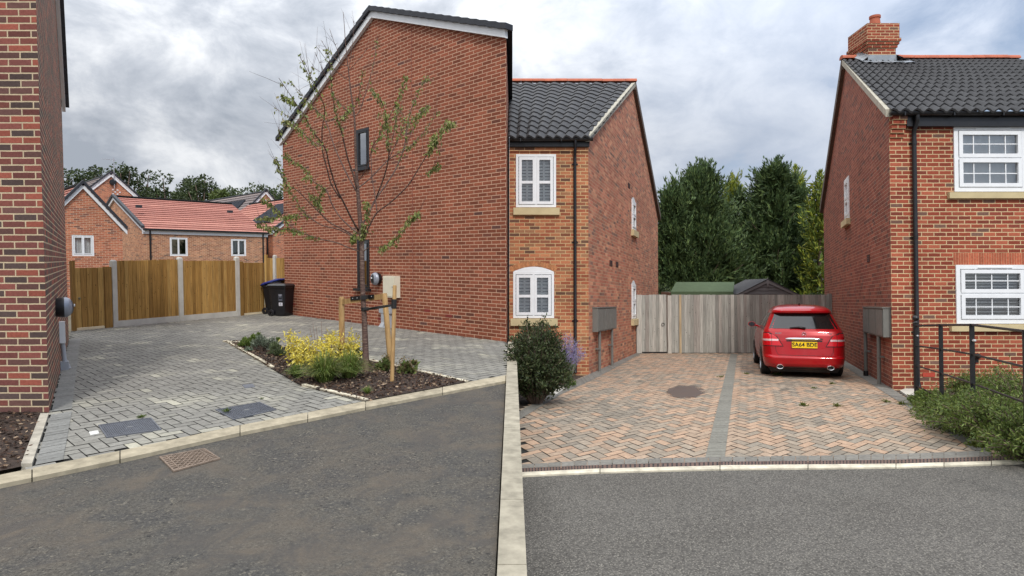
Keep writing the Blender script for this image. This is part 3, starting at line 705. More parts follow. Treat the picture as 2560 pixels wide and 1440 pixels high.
mb = MB(); mb.pbox(A, bx0 + .03, bx1 - .03, bz0 + .03, bz1 - .03, .161, .172); o = mb.build('door', CREAM, root)
mb = MB(); mb.lathe(A.p(bx1 - .07, (bz0 + bz1) / 2, .173), A.n, [(0, .014), (.006, .012), (.007, 0)], 10); mb.build('lock', GREYP, o)
root = thing('cable_duct', 'grey hockey-stick duct below the white box on the gable wall', 'duct', A.p(5.2, 0, 0))
mb = MB(); mb.pbox(A, 4.97, 5.42, .34, .50, .002, .09); mb.pbox(A, 5.04, 5.20, .12, .338, .002, .08); mb.pbox(A, 5.24, 5.38, .12, .338, .002, .08); mb.build('cover_box', WLGREY, root)
mb = MB()
for s0 in (5.06, 5.27): mb.hexa(A.p(s0 - .02, -.03, .002), A.p(s0 + .13, -.03, .002), A.p(s0 + .13, .119, .002), A.p(s0 - .02, .119, .002), A.p(s0 - .06, -.03, .16), A.p(s0 + .13, -.03, .16), A.p(s0 + .12, .119, .08), A.p(s0, .119, .08))
mb.build('bend', WLGREY, root)

# ------------------------------------------------------------------ timber fence, gates, bins
WOODN = attr_mat('new_timber', .8, ('UV', (26, 1.3, 1), 1.6), .42, .25)
WCOL = [lin(172, 135, 76), lin(160, 123, 67), lin(182, 146, 86), lin(149, 114, 61), lin(166, 129, 71)]
def board_panel(mb, pl, s0, s1, t0, t1, pitch=.098, d=.0, cols=WCOL, slope=0, over=.02, gapdark=False, knots=True):
    n = max(1, round((s1 - s0) / pitch)); p = (s1 - s0) / n
    for i in range(n):
        a, b = s0 + i * p, s0 + (i + 1) * p + over; b = min(b, s1); k = random.uniform(.86, 1.12); c = tuple(x * k for x in random.choice(cols))
        z = random.uniform(0, .002); q = random.uniform(-.006, .006); off = random.uniform(0, 40)
        P = [pl.p(a, t0, d + .022 + z), pl.p(b, t0, d + .008 + z), pl.p(b, t1 + q + slope * (b - s0), d + .008 + z), pl.p(a, t1 + q + slope * (a - s0), d + .022 + z)]
        Q = [pl.p(a, t0, d), pl.p(b, t0, d), pl.p(b, t1 + q + slope * (b - s0), d), pl.p(a, t1 + q + slope * (a - s0), d)]
        uv = [(a + off, t0), (b + off, t0), (b + off, t1), (a + off, t1)]
        mb.face(P, uv, c); mb.face([P[3], P[2], Q[2], Q[3]], uv, c); mb.face([P[0], P[3], Q[3], Q[0]], uv, c); mb.face(Q, uv, c)
        if knots:
            for _ in range(random.randint(1, 4)):
                kx, kt, r = lerp(a, b, random.uniform(.25, .75)), random.uniform(t0 + .1, t1 - .1), random.uniform(.005, .012); f_ = (kx - a) / max(b - a, .01); dd = d + lerp(.022, .008, f_) + z + .0012
                mb.face([pl.p(kx + r * math.cos(x), kt + 1.5 * r * math.sin(x), dd) for x in [i_ * math.pi / 3 for i_ in range(6)]], [(kx, kt)] * 6, tuple(x * .42 for x in c))
FR = thing('timber_fence', 'new brown close-board fence with concrete posts and gravel boards', 'fence', FENCE[1])
def fpost(parent, base, h, wid=.11, mat=CONC, ex=None, top=True):
    ex = ex or (FENCE[3] - FENCE[1]).normalized(); u_ = UP[SL]; ey = ex.cross(u_).normalized(); mb = MB()
    mb.box(base + u_ * (h / 2 - .06), ex * wid / 2, ey * wid / 2, u_ * (h / 2 + .06))
    c = base + u_ * h
    if top: mb.hexa(*[c + ex * a * wid / 2 + ey * b * wid / 2 for a, b in ((-1, -1), (1, -1), (1, 1), (-1, 1))], *[c + u_ * .035 + ex * a * wid / 4 + ey * b * wid / 4 for a, b in ((-1, -1), (1, -1), (1, 1), (-1, 1))])
    return mb.build('post', mat, parent)
P1, P2, P3 = FENCE[1], FENCE[2], FENCE[3]
for p, h in ((P1, 1.57), (P2, 1.64), (P3, 1.66)): fpost(FR, p, h)
for a, b in ((P1, P2), (P2, P3)):
    pl = Plane(a, b, UP[SL]); mb = MB(); board_panel(mb, pl, .06, pl.L - .06, .15, 1.58, slope=.02 if a is P1 else 0); mb.build('board_panel', WOODN, FR)
    mb = MB(); mb.pbox(pl, .056, pl.L - .056, -.05, .148, -.02, .03); mb.build('gravel_board', CONC, FR)
# gate beside the left house
g0, g1 = FENCE[0], P1; pl = Plane(g0, g1, UP[SL]); GT = thing('timber_gate', 'brown timber gate with a round latch beside the left house', 'gate', g0)
mb = MB(); board_panel(mb, pl, .10, pl.L - .24, .06, 1.42, .12); mb.build('board_panel', WOODN, GT)
each('gate_post', WOODN, GT, pl, [(s0, s1, -.05, h, -.03, .06) for s0, s1, h in ((.02, .09, 1.58), (pl.L - .23, pl.L - .075, 1.44))], col=tuple(k * .8 for k in WCOL[1]))
s_, t_ = pl.st(197, 746); mb = MB(); mb.lathe(pl.p(s_, t_, .024), pl.n, [(0, .03), (.008, .03), (.012, .02), (.03, .018), (.035, 0)], 14); mb.build('latch', plain('brass', lin(150, 140, 110), .35, .8), GT, smooth=30)
mb = MB(); mb.pbox(pl, .10, pl.L - .24, -.02, .055, -.08, .02); mb.build('threshold', plain('new_sawn_board', lin(225, 210, 178), .8, var=.08), GT)
# second gate and the taller fence beyond it
pl = Plane(P3, FENCE[4], UP[SL]); GT2 = thing('timber_gate', 'plain brown timber gate left of the wheelie bins', 'gate', P3)
mb = MB(); board_panel(mb, pl, .17, pl.L, .06, 1.52, .085, cols=[tuple(k * .92 for k in c) for c in WCOL]); mb.build('board_panel', WOODN, GT2)
mb = MB(); mb.pbox(pl, .07, .165, -.05, 1.56, -.03, .07, col=tuple(k * .75 for k in WCOL[1])); mb.build('gate_post', WOODN, GT2)
mb = MB(); mb.pbox(pl, .17, pl.L - .05, -.02, .055, -.08, .02); mb.build('threshold', bpy.data.materials['new_sawn_board'], GT2)
FR2 = thing('timber_fence', 'taller brown fence with one concrete post behind the bins', 'fence', FENCE[4])
F2a, F2b = FENCE[4] + Vector((-.02, .12, .005)), C1 + Vector((.06, .25, .0)); pl = Plane(F2a, F2b, UP[SL])
mb = MB(); sp = pl.st(688, 700)[0]; board_panel(mb, pl, .1, sp - .06, .12, 1.66, .1); mb.build('board_panel', WOODN, FR2)
mb = MB(); board_panel(mb, pl, sp + .06, pl.L, .12, 1.66, .1, cols=[tuple(k * .85 for k in c) for c in WCOL]); mb.build('board_panel', WOODN, FR2)
fpost(FR2, pl.p(sp, 0), 1.72, .09); mb = MB(); mb.pbox(pl, .03, .095, -.05, 1.76, -.04, .05, col=WCOL[2]); mb.build('post', WOODN, FR2)
each('gravel_board', CONC, FR2, pl, [(.1, sp - .06, -.05, .118, -.02, .03), (sp + .06, pl.L, -.05, .118, -.02, .03)])

BIN = plain('black_bin_plastic', (.010, .010, .013), .38, var=.15)
def wheelie(pos, ang, label, lidmat, opened=0, hh=.92, group='wheelie bins by the fence'):
    root = thing('wheelie_bin', label, 'bin', pos, group); u_ = UP[SL]
    fx = Vector((math.cos(ang), math.sin(ang), 0)); fy = u_.cross(fx).normalized(); fx = fy.cross(u_)
    Pt = lambda x, y, z: pos + fx * x + fy * y + u_ * z     # x towards the front of the bin, wheels at the back
    def ringz(z, x0, x1, y, r=.05):
        pts = []
        for cx, cy, a0 in ((x1 - r, y - r, 0), (x0 + r, y - r, 90), (x0 + r, -y + r, 180), (x1 - r, -y + r, 270)):
            for k in range(5): q = math.radians(a0 + k * 22.5); pts.append(Pt(cx + r * math.cos(q), cy + r * math.sin(q), z))
        return pts
    mb = MB(); mb.grid([ringz(z, a, b, y) for z, a, b, y in ((.03, -.18, .20, .20), (.06, -.20, .22, .21), (hh * .5, -.23, .25, .235), (hh * .86, -.26, .28, .26), (hh * .87, -.285, .30, .28), (hh * .93, -.285, .30, .28), (hh * .93, -.25, .27, .25), (.5, -.2, .2, .2))], None, 0, True)
    mb.idx(list(range(20))[::-1]); mb.build('body', BIN, root, smooth=35)
    hinge = Pt(-.27, 0, hh * .935); mb = MB(); R = Matrix.Rotation(opened, 3, fy)
    lid = [[hinge + R @ (p - hinge) for p in ringz(z, a, b, y)] for z, a, b, y in ((hh * .925, -.30, .325, .295), (hh * .955, -.31, .33, .30), (hh * .99, -.28, .28, .26), (hh * 1.01, -.15, .2, .18))]
    mb.grid(lid, None, 0, True); mb.idx([60 + i for i in range(20)]); mb.build('lid', lidmat, root, smooth=35)
    mb = MB(); mb.tube([Pt(-.30, -.22, hh * .90), Pt(-.35, -.22, hh * .93), Pt(-.35, .22, hh * .93), Pt(-.30, .22, hh * .90)], .014, 8); mb.build('handle', BIN, root, smooth=True)
    for sgn in (-1, 1):
        mb = MB(); c = Pt(-.19, sgn * .235, .10); mb.lathe(c - fy * .025, fy, [(0, .03), (0, .085), (.008, .1), (.042, .1), (.05, .085), (.05, .03)], 20); mb.build('wheel', BIN, root, smooth=40)
    return root, Pt
b1 = gp(SL, 705, 789.5); ang = math.radians(-14)
rb, Pt = wheelie(b1, ang, 'black wheelie bin with closed lid and two stickers, against the brick wall', BIN)
STK = plain('white_sticker', lin(205, 205, 215), .6, var=.05); STG = plain('grey_sticker', lin(92, 96, 108), .6, var=.1)
def sticker(x, z, w_, h_, mat, name='sticker', off=.004):
    ysd = lambda zz: -(.21 + (.26 - .21) * min(max((zz - .06) / (.79 - .06), 0), 1)) - off
    mb = MB(); mb.face([Pt(x - w_ / 2, ysd(z - h_ / 2), z - h_ / 2), Pt(x + w_ / 2, ysd(z - h_ / 2), z - h_ / 2), Pt(x + w_ / 2, ysd(z + h_ / 2), z + h_ / 2), Pt(x - w_ / 2, ysd(z + h_ / 2), z + h_ / 2)]); return mb.build(name, mat, rb)
s1 = sticker(.12, .56, .125, .16, STG); s1['label'] = 'dark sticker with grey print'; sticker(.12, .56, .10, .12, BIN, 'sticker_print', .006); sticker(.12, .57, .075, .06, STG, 'sticker_print', .008)
sticker(.12, .61, .10, .012, STK, 'sticker_print', .008); sticker(.12, .46, .125, .03, STG)
s2 = sticker(.12, .35, .12, .095, STK); s2['label'] = 'white sticker'; sticker(.12, .362, .018, .026, BIN, 'sticker_print', .006); sticker(.12, .33, .08, .008, STG, 'sticker_print', .006)
b2 = gp(SL, 683, 786.0); b2 = b2 + Vector((-.02, .25, .0)); b2.z = SL * b2.y
BLUE = plain('blue_lid', lin(26, 44, 118), .35, var=.1)
rb2, Pt2 = wheelie(b2, ang, 'black wheelie bin with blue lid propped open by a white bag', BLUE, -.27)
mb = MB(); rows = []
for i in range(9):
    th = math.pi * i / 8; rows.append([Pt2(.02 + .20 * math.sin(th) * math.cos(a) * random.uniform(.85, 1.1), .18 * math.sin(th) * math.sin(a) * random.uniform(.85, 1.1), .88 + .10 * math.cos(th)) for a in [2 * math.pi * k / 14 for k in range(14)]])
mb.grid(rows, None, 0, True); tag(mb.build('rubbish_bag', plain('bag_plastic', lin(215, 212, 215), .35, var=.1), None, b2 + UP[SL] * .8, True), 'white rubbish bag bulging out under the blue bin lid', 'bag')
# ------------------------------------------------------------------ houses beyond the fence
eK = (P3 - P1).normalized() * .0 + (KR[-2] - KR[1]).normalized(); eA = (C1 - C2).normalized()
RED_ROOF = attr_mat('red_concrete_tile', .85, ('Object', (1, 1, 1), 3), .12, .1)
BR_OR = brick('brick_orange', [(lin(176, 106, 78), 5), (lin(164, 96, 72), 4), (lin(184, 116, 86), 4), (lin(128, 84, 72), 1.2)], lin(206, 184, 158), .24, .08, .012, stain=.08, bumps=.2)
BR_BUFF = brick('brick_buff_orange', [(lin(170, 116, 86), 5), (lin(156, 104, 80), 4), (lin(182, 130, 98), 4), (lin(120, 88, 76), 1.0)], lin(214, 194, 166), .24, .08, .012, stain=.08, bumps=.2)
REDT = [lin(172, 116, 102), lin(164, 109, 97), lin(178, 123, 109)]; GRYT = [lin(124, 114, 112), lin(116, 107, 106), lin(132, 121, 118)]
def courses(mb, a0, a1, b0, b1, n, nrm, cols, lip=.05):
    """roof slope from eave line a to ridge line b, laid as stepped courses"""
    for i in range(n):
        p0, p1 = a0.lerp(b0, i / n), a1.lerp(b1, i / n); q0, q1 = a0.lerp(b0, (i + 1) / n), a1.lerp(b1, (i + 1) / n)
        m = 10; c = random.choice(cols)
        for j in range(m):
            k = random.uniform(.95, 1.05); cc = tuple(x * k for x in c)
            u0, u1, w0, w1 = p0.lerp(p1, j / m), p0.lerp(p1, (j + 1) / m), q0.lerp(q1, j / m), q0.lerp(q1, (j + 1) / m)
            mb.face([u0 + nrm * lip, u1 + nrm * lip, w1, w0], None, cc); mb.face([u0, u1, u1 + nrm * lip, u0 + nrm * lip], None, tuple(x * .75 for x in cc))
def gable_house(label, pl, W, te, sa, ta, vec, brickm, cols, n=14, t0=-2.5, openings=(), barge=.16, name='brick_house', sides=((), ()), over=.12):
    root = thing(name, label, 'house', pl.p(0, 0)); mb = MB()
    wall_faces(mb, pl, [(0, te), (sa, ta), (W, te)], openings, t0=t0)
    back = Plane(pl.p(0, 0) + vec, pl.p(W, 0) + vec, pl.ez, True); wall_faces(mb, back, [(0, te), (sa, ta), (W, te)], t0=t0)
    sp = []
    for k, s in enumerate((0, W)):
        q = Plane(pl.p(s, 0), pl.p(s, 0) + vec, pl.ez); sp.append(q); wall_faces(mb, q, [(0, te), (vec.length, te)], sides[k], t0=t0)
    mb.build('wall', brickm, root)
    mb = MB(); vo = vec.normalized() * over; sl0, sl1 = (ta - te) / sa, (ta - te) / (W - sa); ov = .18
    for s, sl, sg in ((0, sl0, -1), (W, sl1, 1)):
        a0, a1 = pl.p(s + sg * ov, te - ov * sl + .1) - vo, pl.p(s + sg * ov, te - ov * sl + .1) + vec + vo
        b0, b1 = pl.p(sa, ta + .12) - vo, pl.p(sa, ta + .12) + vec + vo
        nr = (a1 - a0).cross(b0 - a0).normalized(); nr = nr if nr.dot(pl.ez) > 0 else -nr
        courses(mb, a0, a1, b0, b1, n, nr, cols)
    mb.build('roof', RED_ROOF, root)
    mb = MB(); mb.tube([pl.p(sa, ta + .15) - vo, pl.p(sa, ta + .15) + vec + vo], .09, 8); mb.build('ridge', TILE if cols is GRYT else RED_ROOF, root)
    mb = MB(); d = over - .02
    slab(mb, pl, (-ov, te - ov * sl0), (sa, ta), -.06, barge, .01, d); slab(mb, pl, (W + ov, te - ov * sl1), (sa + .001, ta), -.06, barge, .01, d); mb.build('bargeboard', WHITE, root)
    mb = MB(); slab(mb, pl, (-ov, te - ov * sl0), (sa, ta), barge + .002, barge + .16, .0, over + .06); slab(mb, pl, (W + ov, te - ov * sl1), (sa + .001, ta), barge + .002, barge + .16, .0, over + .06); mb.build('roof_edge', TILE, root)
    return root, sp
def oat(u, y): return onplan(SL, (u - CX) / F * y, y)
# 1: gable facing us
O = oat(310, 30); pl = Plane(O, O - eK, UP[SL]); sa, ta = pl.st(206, 468); te = pl.st(310, 572)[1]
(a0, b0), (a1, b1) = pl.st(236, 640), pl.st(179, 587)
op = [rect(a0, a1, b0, b1)]
h1, _ = gable_house('orange brick gable with a white two-light window, just behind the left gate', pl, 2 * sa, te, sa, ta, eA * 9, BR_OR, REDT, 12, -2.5, op)
window(h1, pl, a0, a1, b0, b1, (.5,), (), .06, .07, blind=('cloth', .02, .98, 0), gl=GLASSB)
# 2: long low roof
O = oat(363, 38); front = Plane(O, O + eK, UP[SL]); L2 = front.st(664, 580)[0]; te = front.st(363, 574)[1]
g2 = Plane(O, O + eA, UP[SL]); sa, ta = g2.st(287, 497)
w1 = (*front.st(425, 640), *front.st(469, 594)); w2 = (*front.st(578, 640), *front.st(615, 598))
h2, sp = gable_house('long buff brick house with salmon red roof and two white windows', g2, 2 * sa, te, sa, ta, eK * L2, BR_BUFF, REDT, 15, -2.5, (), .14, sides=([rect(w1[0], w1[2], w1[1], w1[3]), rect(w2[0], w2[2], w2[1], w2[3])], ()))
window(h2, sp[0], w1[0], w1[2], w1[1], w1[3], (.48,), (), .06, .075, gl=glass('dark_window_glass', (.55, .5, .5), .16))
window(h2, sp[0], w2[0], w2[2], w2[1], w2[3], (.5,), (), .06, .075, blind=('cloth', .14, .99, 0), gl=GLASSB)
mb = MB(); pf = sp[0]; mb.pbox(pf, -.1, L2 + .12, te - .24, te - .04, .01, .07); mb.build('fascia', WHITE, h2)
mb = MB(); mb.pbox(pf, -.1, L2 + .12, te - .035, te + .07, .02, .22); mb.build('gutter', BLACKP, h2)
for s in (.32, L2 - .22): mb = MB(); mb.tube([pf.p(s, te - .05, .1), pf.p(s, te - .35, .06), pf.p(s, -2, .06)], .05, 8); mb.build('downpipe', BLACKP, h2)
for u, v in ((347, 516), (575, 529)):
    mb = MB()
    k = pf.st(u, v); c = at(u, v, (O.y + (pf.p(k[0], 0).y)) / 2 + 4 if False else front.px(u, v).y + 2.0); mb.box(c, eK * .16, eA * .12, UP[SL] * .09); mb.build('roof_vent', TILE, h2)
# 3: taller gable behind, with aerial
c3 = oat(284, 54); pl = Plane(c3 - eK * 4.3, c3, UP[SL]); ta = pl.st(284, 440)[1]
h3, _ = gable_house('far brick gable with white bargeboards, black vent and tall aerial', pl, 8.6, ta - 4.0, 4.3, ta, eA * 12, BR_OR, GRYT, 16, -2.5, (), .3)
mb = MB(); s, t = pl.st(281, 456); mb.lathe(pl.p(s, t, .02), pl.n, [(0, .22), (.05, .26), (.16, .26), (.18, .1), (.18, 0)], 14); mb.build('alarm_box', BLACKP, h3, smooth=40)
mb = MB(); s, t = pl.st(284.5, 472); s2_, t2 = pl.st(283.5, 393); mb.tube([pl.p(s, t, .16), pl.p(s, t2, .16)], .035, 6); mb.build('aerial_mast', plain('galvanised', lin(190, 190, 195), .4, .6), h3)
mb = MB(); mb.tube([pl.p(s - .9, t2 - .25, .16), pl.p(s + .15, t2 - .25, .16)], .015, 5)
for k in range(6): mb.tube([pl.p(s - .85 + .17 * k, t2 - .25, -.1), pl.p(s - .85 + .17 * k, t2 - .25, .42)], .01, 4)
mb.build('aerial', bpy.data.materials['galvanised'], h3)
def vents(parent, pl, u, v, nx, ny, st=.16):
    s0, t0 = pl.st(u, v)
    for i in range(nx):
        for j in range(ny):
            if (i + j) % 2 == 0: mb = MB(); mb.pbox(pl, s0 + i * st, s0 + i * st + .11, t0 + j * st, t0 + j * st + .09, .001, .03); mb.build('vent_brick', WHITE, parent)
vents(h3, pl, 281, 496, 4, 5, .17)
SOLAR = plain('solar_glass', lin(44, 47, 54), .75, 0, var=.08, scale=1, spec=.08)
def solar(label, root, pl, sa, ta, te, vec, v0, v1, f0, f1, nx, ny):
    """panels on the slope at s<sa; v along the ridge, f from eave to ridge"""
    a, b = pl.p(0, te + .1), pl.p(sa, ta + .12); nr = vec.cross(b - a).normalized(); nr = nr if nr.dot(pl.ez) > 0 else -nr
    for i in range(nx):
        for j in range(ny):
            def q(x, y): return a.lerp(b, lerp(f0, f1, y)) + vec.normalized() * lerp(v0, v1, x)
            e = .012; P = [q((i + e) / nx, (j + e) / ny), q((i + 1 - e) / nx, (j + e) / ny), q((i + 1 - e) / nx, (j + 1 - e) / ny), q((i + e) / nx, (j + 1 - e) / ny)]
            mb = MB(); mb.hexa(*[p + nr * .06 for p in P], *[p + nr * .12 for p in P]); mb.build('solar_panel', SOLAR, root)
# 4: far grey-roofed gable with solar panels
c4 = oat(667, 58); pl = Plane(c4 - eK * 3.4, c4, UP[SL]); ta = pl.st(667, 483)[1]
h4, _ = gable_house('far grey-roofed brick gable with a row of solar panels', pl, 6.8, ta - 3.6, 3.4, ta, eA * 14.5, BR_OR, GRYT, 15, -2.5, (), .26)
vents(h4, pl, 663, 518, 4, 5, .15); solar('', h4, pl, 3.4, ta, ta - 3.6, eA * 14.5, 2.6, 10.5, .12, .82, 8, 2)
# 5: red roof with dark solar panels, partly behind the tall house
O = oat(684, 45); pl = Plane(O, O + eK, UP[SL]); te = pl.st(684, 580)[1]
h5, sp5 = gable_house('red-roofed house with dark solar panels, half hidden by the tall gable house', pl, 8.4, te, 4.2, te + 2.85, eA * 13, BR_OR, REDT, 13, -2.5, (), .16)
solar('', h5, pl, 4.2, te + 2.85, te, eA * 13, 2.2, 6.2, .22, .82, 3, 2)
mb = MB(); mb.tube([sp5[0].p(.7, te, .08), sp5[0].p(.7, -2, .08)], .055, 8); mb.build('downpipe', BLACKP, h5)
mb = MB(); mb.pbox(sp5[0], 0, 13, te - .2, te - .03, .01, .06); mb.build('fascia', WHITE, h5)
mb = MB(); mb.pbox(sp5[0], 0, 13, te - .02, te + .1, .02, .2); mb.build('gutter', BLACKP, h5)

# ------------------------------------------------------------------ far trees
def broadleaf(x, y, zb, hh, rx, label, group, cols, nleaf=5600, ls=.44, low=.12):
    base = Vector((x, y, zb)); root = thing('broadleaf_tree', label, 'tree', base, group)
    mb = MB(); top = base + Vector((random.uniform(-.4, .4), 0, hh * .72)); mb.tube([base, base.lerp(top, .5) + Vector((.2, 0, 0)), top], [hh * .028, hh * .02, hh * .008], 8)
    nb = int(22 + hh * 1.6); C, D = [], []; cl = []
    for i in range(nb):
        f = random.uniform(low, 1); a = random.uniform(0, 6.283); r = rx * math.sqrt(max(.05, 1 - ((f - .52) / .52) ** 2)) * random.uniform(.35, .92)
        c = base + Vector((r * math.cos(a), r * math.sin(a), hh * f * .93)); cl.append((c, random.uniform(.20, .34) * rx))
        mb.tube([base + Vector((0, 0, hh * f * .5)), base + Vector((r * .45 * math.cos(a), r * .45 * math.sin(a), hh * f * .75)), c], [hh * .009, hh * .006, hh * .003], 5)
    mb.build('trunk', BARK, root, smooth=True)
    per = nleaf // nb; Cs, Ns = [], []
    for c, r in cl:
        d = unit(per); rad = r * RNG.uniform(.45, 1.12, (per, 1)) ** .6
        Cs.append(np.array(c)[None] + d * rad * np.array([1.15, 1.15, .85])); Ns.append(d)
    Cs = np.concatenate(Cs); Ns = np.concatenate(Ns); D = unit(len(Cs)) * .8 + Ns * .6; D[:, 2] -= .2
    D *= (ls * RNG.uniform(.6, 1.25, len(Cs)) / np.linalg.norm(D, axis=1))[:, None]
    leaf_mesh('crown', Cs, D, sidevec(D, ls * .30), palette(cols, len(Cs), .18), LEAF, root)
OAK = [(.040, .062, .020), (.052, .076, .024), (.066, .09, .028), (.034, .05, .018)]; ASH = [(.05, .075, .025), (.06, .09, .028), (.07, .095, .03)]; LIME = [(.10, .13, .03), (.085, .12, .03)]
for (u, vt, wpx, y, c, lab) in ((185, 424, 80, 92, OAK, 'dark leafy tree showing right beside the left house wall'), (242, 414, 62, 96, OAK, 'dark leafy tree rising behind the aerial house roof'),
        (312, 416, 66, 90, OAK, 'dark leafy tree just right of the aerial mast'), (362, 428, 70, 96, OAK, 'dark leafy tree second to the right of the aerial mast'),
        (418, 440, 66, 92, OAK, 'dark leafy tree over the left half of the long red roof'), (470, 446, 60, 98, OAK, 'small dark leafy tree over the middle of the long red roof'), (508, 449, 80, 90, OAK, 'broad dark leafy tree over the right half of the long red roof'),
        (590, 462, 70, 110, ASH, 'paler leafy tree behind the solar-panelled roof'), (648, 455, 74, 104, ASH, 'round-topped tree behind the far grey-roofed gable'), (698, 472, 60, 112, ASH, 'thin leafy tree beside the tall gable house edge'), (545, 480, 46, 84, LIME, 'yellow-green tree at the end of the far grey roof'), (738, 470, 60, 100, OAK, 'leafy tree mostly hidden behind the tall gable house'), (128, 424, 80, 96, OAK, 'leafy tree hidden behind the left house')):
    if u in (738, 128): continue
    z = ground_z(-10, y) - .3; ztop = 1.6 + (720 - vt + 14) / F * y; r = wpx / 2 / F * y * 1.75
    broadleaf((u - CX) / F * y, y, z, ztop - z, r, lab, 'trees beyond the houses', c)

# ------------------------------------------------------------------ flower bed
mb = MB(); mb.poly([onplan(SL, p.x, p.y, .022) for p in BED]); tag(mb.build('mulch_bed', MULCH), 'dark bark mulch covering the flower bed', 'mulch', None, 'stuff')
chips('bark_chips', BED, 6500, .022, 'loose bark chips over the flower bed', CHIP)
mb = MB()
def edging(pts, wid=.05, side=1):
    for a, b in zip(pts, pts[1:]):
        A_, B_ = gp(SL, *a), gp(SL, *b); ex = (B_ - A_).normalized(); ey = UP[SL].cross(ex).normalized() * wid * side; n = max(1, round((B_ - A_).length / .9))
        for i in range(n):
            p, q = A_.lerp(B_, i / n + .003), A_.lerp(B_, (i + 1) / n - .003); k = random.uniform(.9, 1.08); u_ = UP[SL]
            mb.hexa(p - u_ * .05, q - u_ * .05, q - u_ * .05 + ey, p - u_ * .05 + ey, p + u_ * .036, q + u_ * .036, q + u_ * .036 + ey, p + u_ * .036 + ey, tuple(x * k for x in lin(206, 198, 176)))
edging([(562, 855), (660, 911)]); edging([(664, 914), (677, 922.5)]); edging([(754, 967), (790, 975.5)]); edging([(799, 978), (888, 999.5), (912, 1006)]); edging([(562, 855), (740, 872), (877, 894), (949, 908), (1172, 958)], side=-1)
structure(mb.build('bed_edging', KERBM))
def shrub(u, v, wpx, hpx, label, cols, n, ls, lw=.3, up=.5, stems=True, name='shrub', cat='shrub', group='shrubs in the flower bed', s=SL, hollow=.55, tier=0, spread=1):
    base = gp(s, u, v, .02); y = base.y; rx = wpx / 2 / F * y; hh = hpx / F * y; root = thing(name, label, cat, base, group)
    nb = max(6, int(26 * rx / max(ls, .05) ** .25)); cl = []
    for i in range(nb):
        d = unit(1)[0]; d[2] = abs(d[2]); k = random.uniform(hollow, .95); cl.append((base + Vector((d[0] * rx * k, d[1] * rx * k * spread, d[2] * hh * k)), random.uniform(.22, .42) * min(rx, hh)))
    per = n // nb; Cs, Ns = [], []
    for c, r in cl:
        d = unit(per); Cs.append(np.array(c)[None] + d * r * RNG.uniform(.3, 1.1, (per, 1))); Ns.append(d)
    Cs = np.concatenate(Cs); Ns = np.concatenate(Ns); zmin = base.z + .005; Cs[:, 2] = np.maximum(Cs[:, 2], zmin + RNG.uniform(0, .03, len(Cs)))
    out = Cs - np.array(base)[None]; out /= np.linalg.norm(out, axis=1)[:, None] + 1e-6
    D = unit(len(Cs)) * .7 + out * .7; D[:, 2] += up; D *= (ls * RNG.uniform(.6, 1.3, len(Cs)) / np.linalg.norm(D, axis=1))[:, None]
    leaf_mesh('foliage', Cs, D, sidevec(D, ls * lw * .5), palette(cols, len(Cs), .18), LEAF, root)
    if stems:
        mb = MB()
        for c, r in cl: mb.tube([base + Vector((random.uniform(-.1, .1) * rx, random.uniform(-.1, .1) * rx, 0)), base.lerp(c, .55) + Vector((0, 0, .15 * hh)), c], [max(.004, .012 * rx), max(.003, .008 * rx), .002], 5)
        mb.build('stem', BARK, root)
    return root
HEBE = [(.13, .19, .04), (.10, .155, .035), (.16, .22, .045)]; SAGE = [(.17, .21, .15), (.14, .18, .12), (.21, .24, .18)]; YEL = [(.74, .62, .08), (.80, .68, .13), (.66, .54, .06), (.62, .56, .12), (.78, .70, .22)]
shrub(612, 868, 54, 36, 'bright green domed shrub at the far tip of the flower bed', HEBE, 1800, .045, .35)
shrub(637, 868, 36, 34, 'second bright green domed shrub, just behind the silvery one', HEBE, 1100, .045, .35)
shrub(655, 880, 66, 36, 'silvery green spreading shrub between the domed shrubs', SAGE, 1900, .05, .3)
shrub(682, 872, 36, 34, 'bright green domed shrub nearest the yellow shrub', HEBE, 1100, .045, .35)
shrub(694, 892, 50, 30, 'low grey-green shrub at the left foot of the yellow shrub', [(.14, .18, .085), (.12, .155, .075)], 1300, .05, .25)
yr = thing('yellow_shrub', 'bright yellow feathery shrub behind the left tree stake', 'shrub', gp(SL, 800, 912))
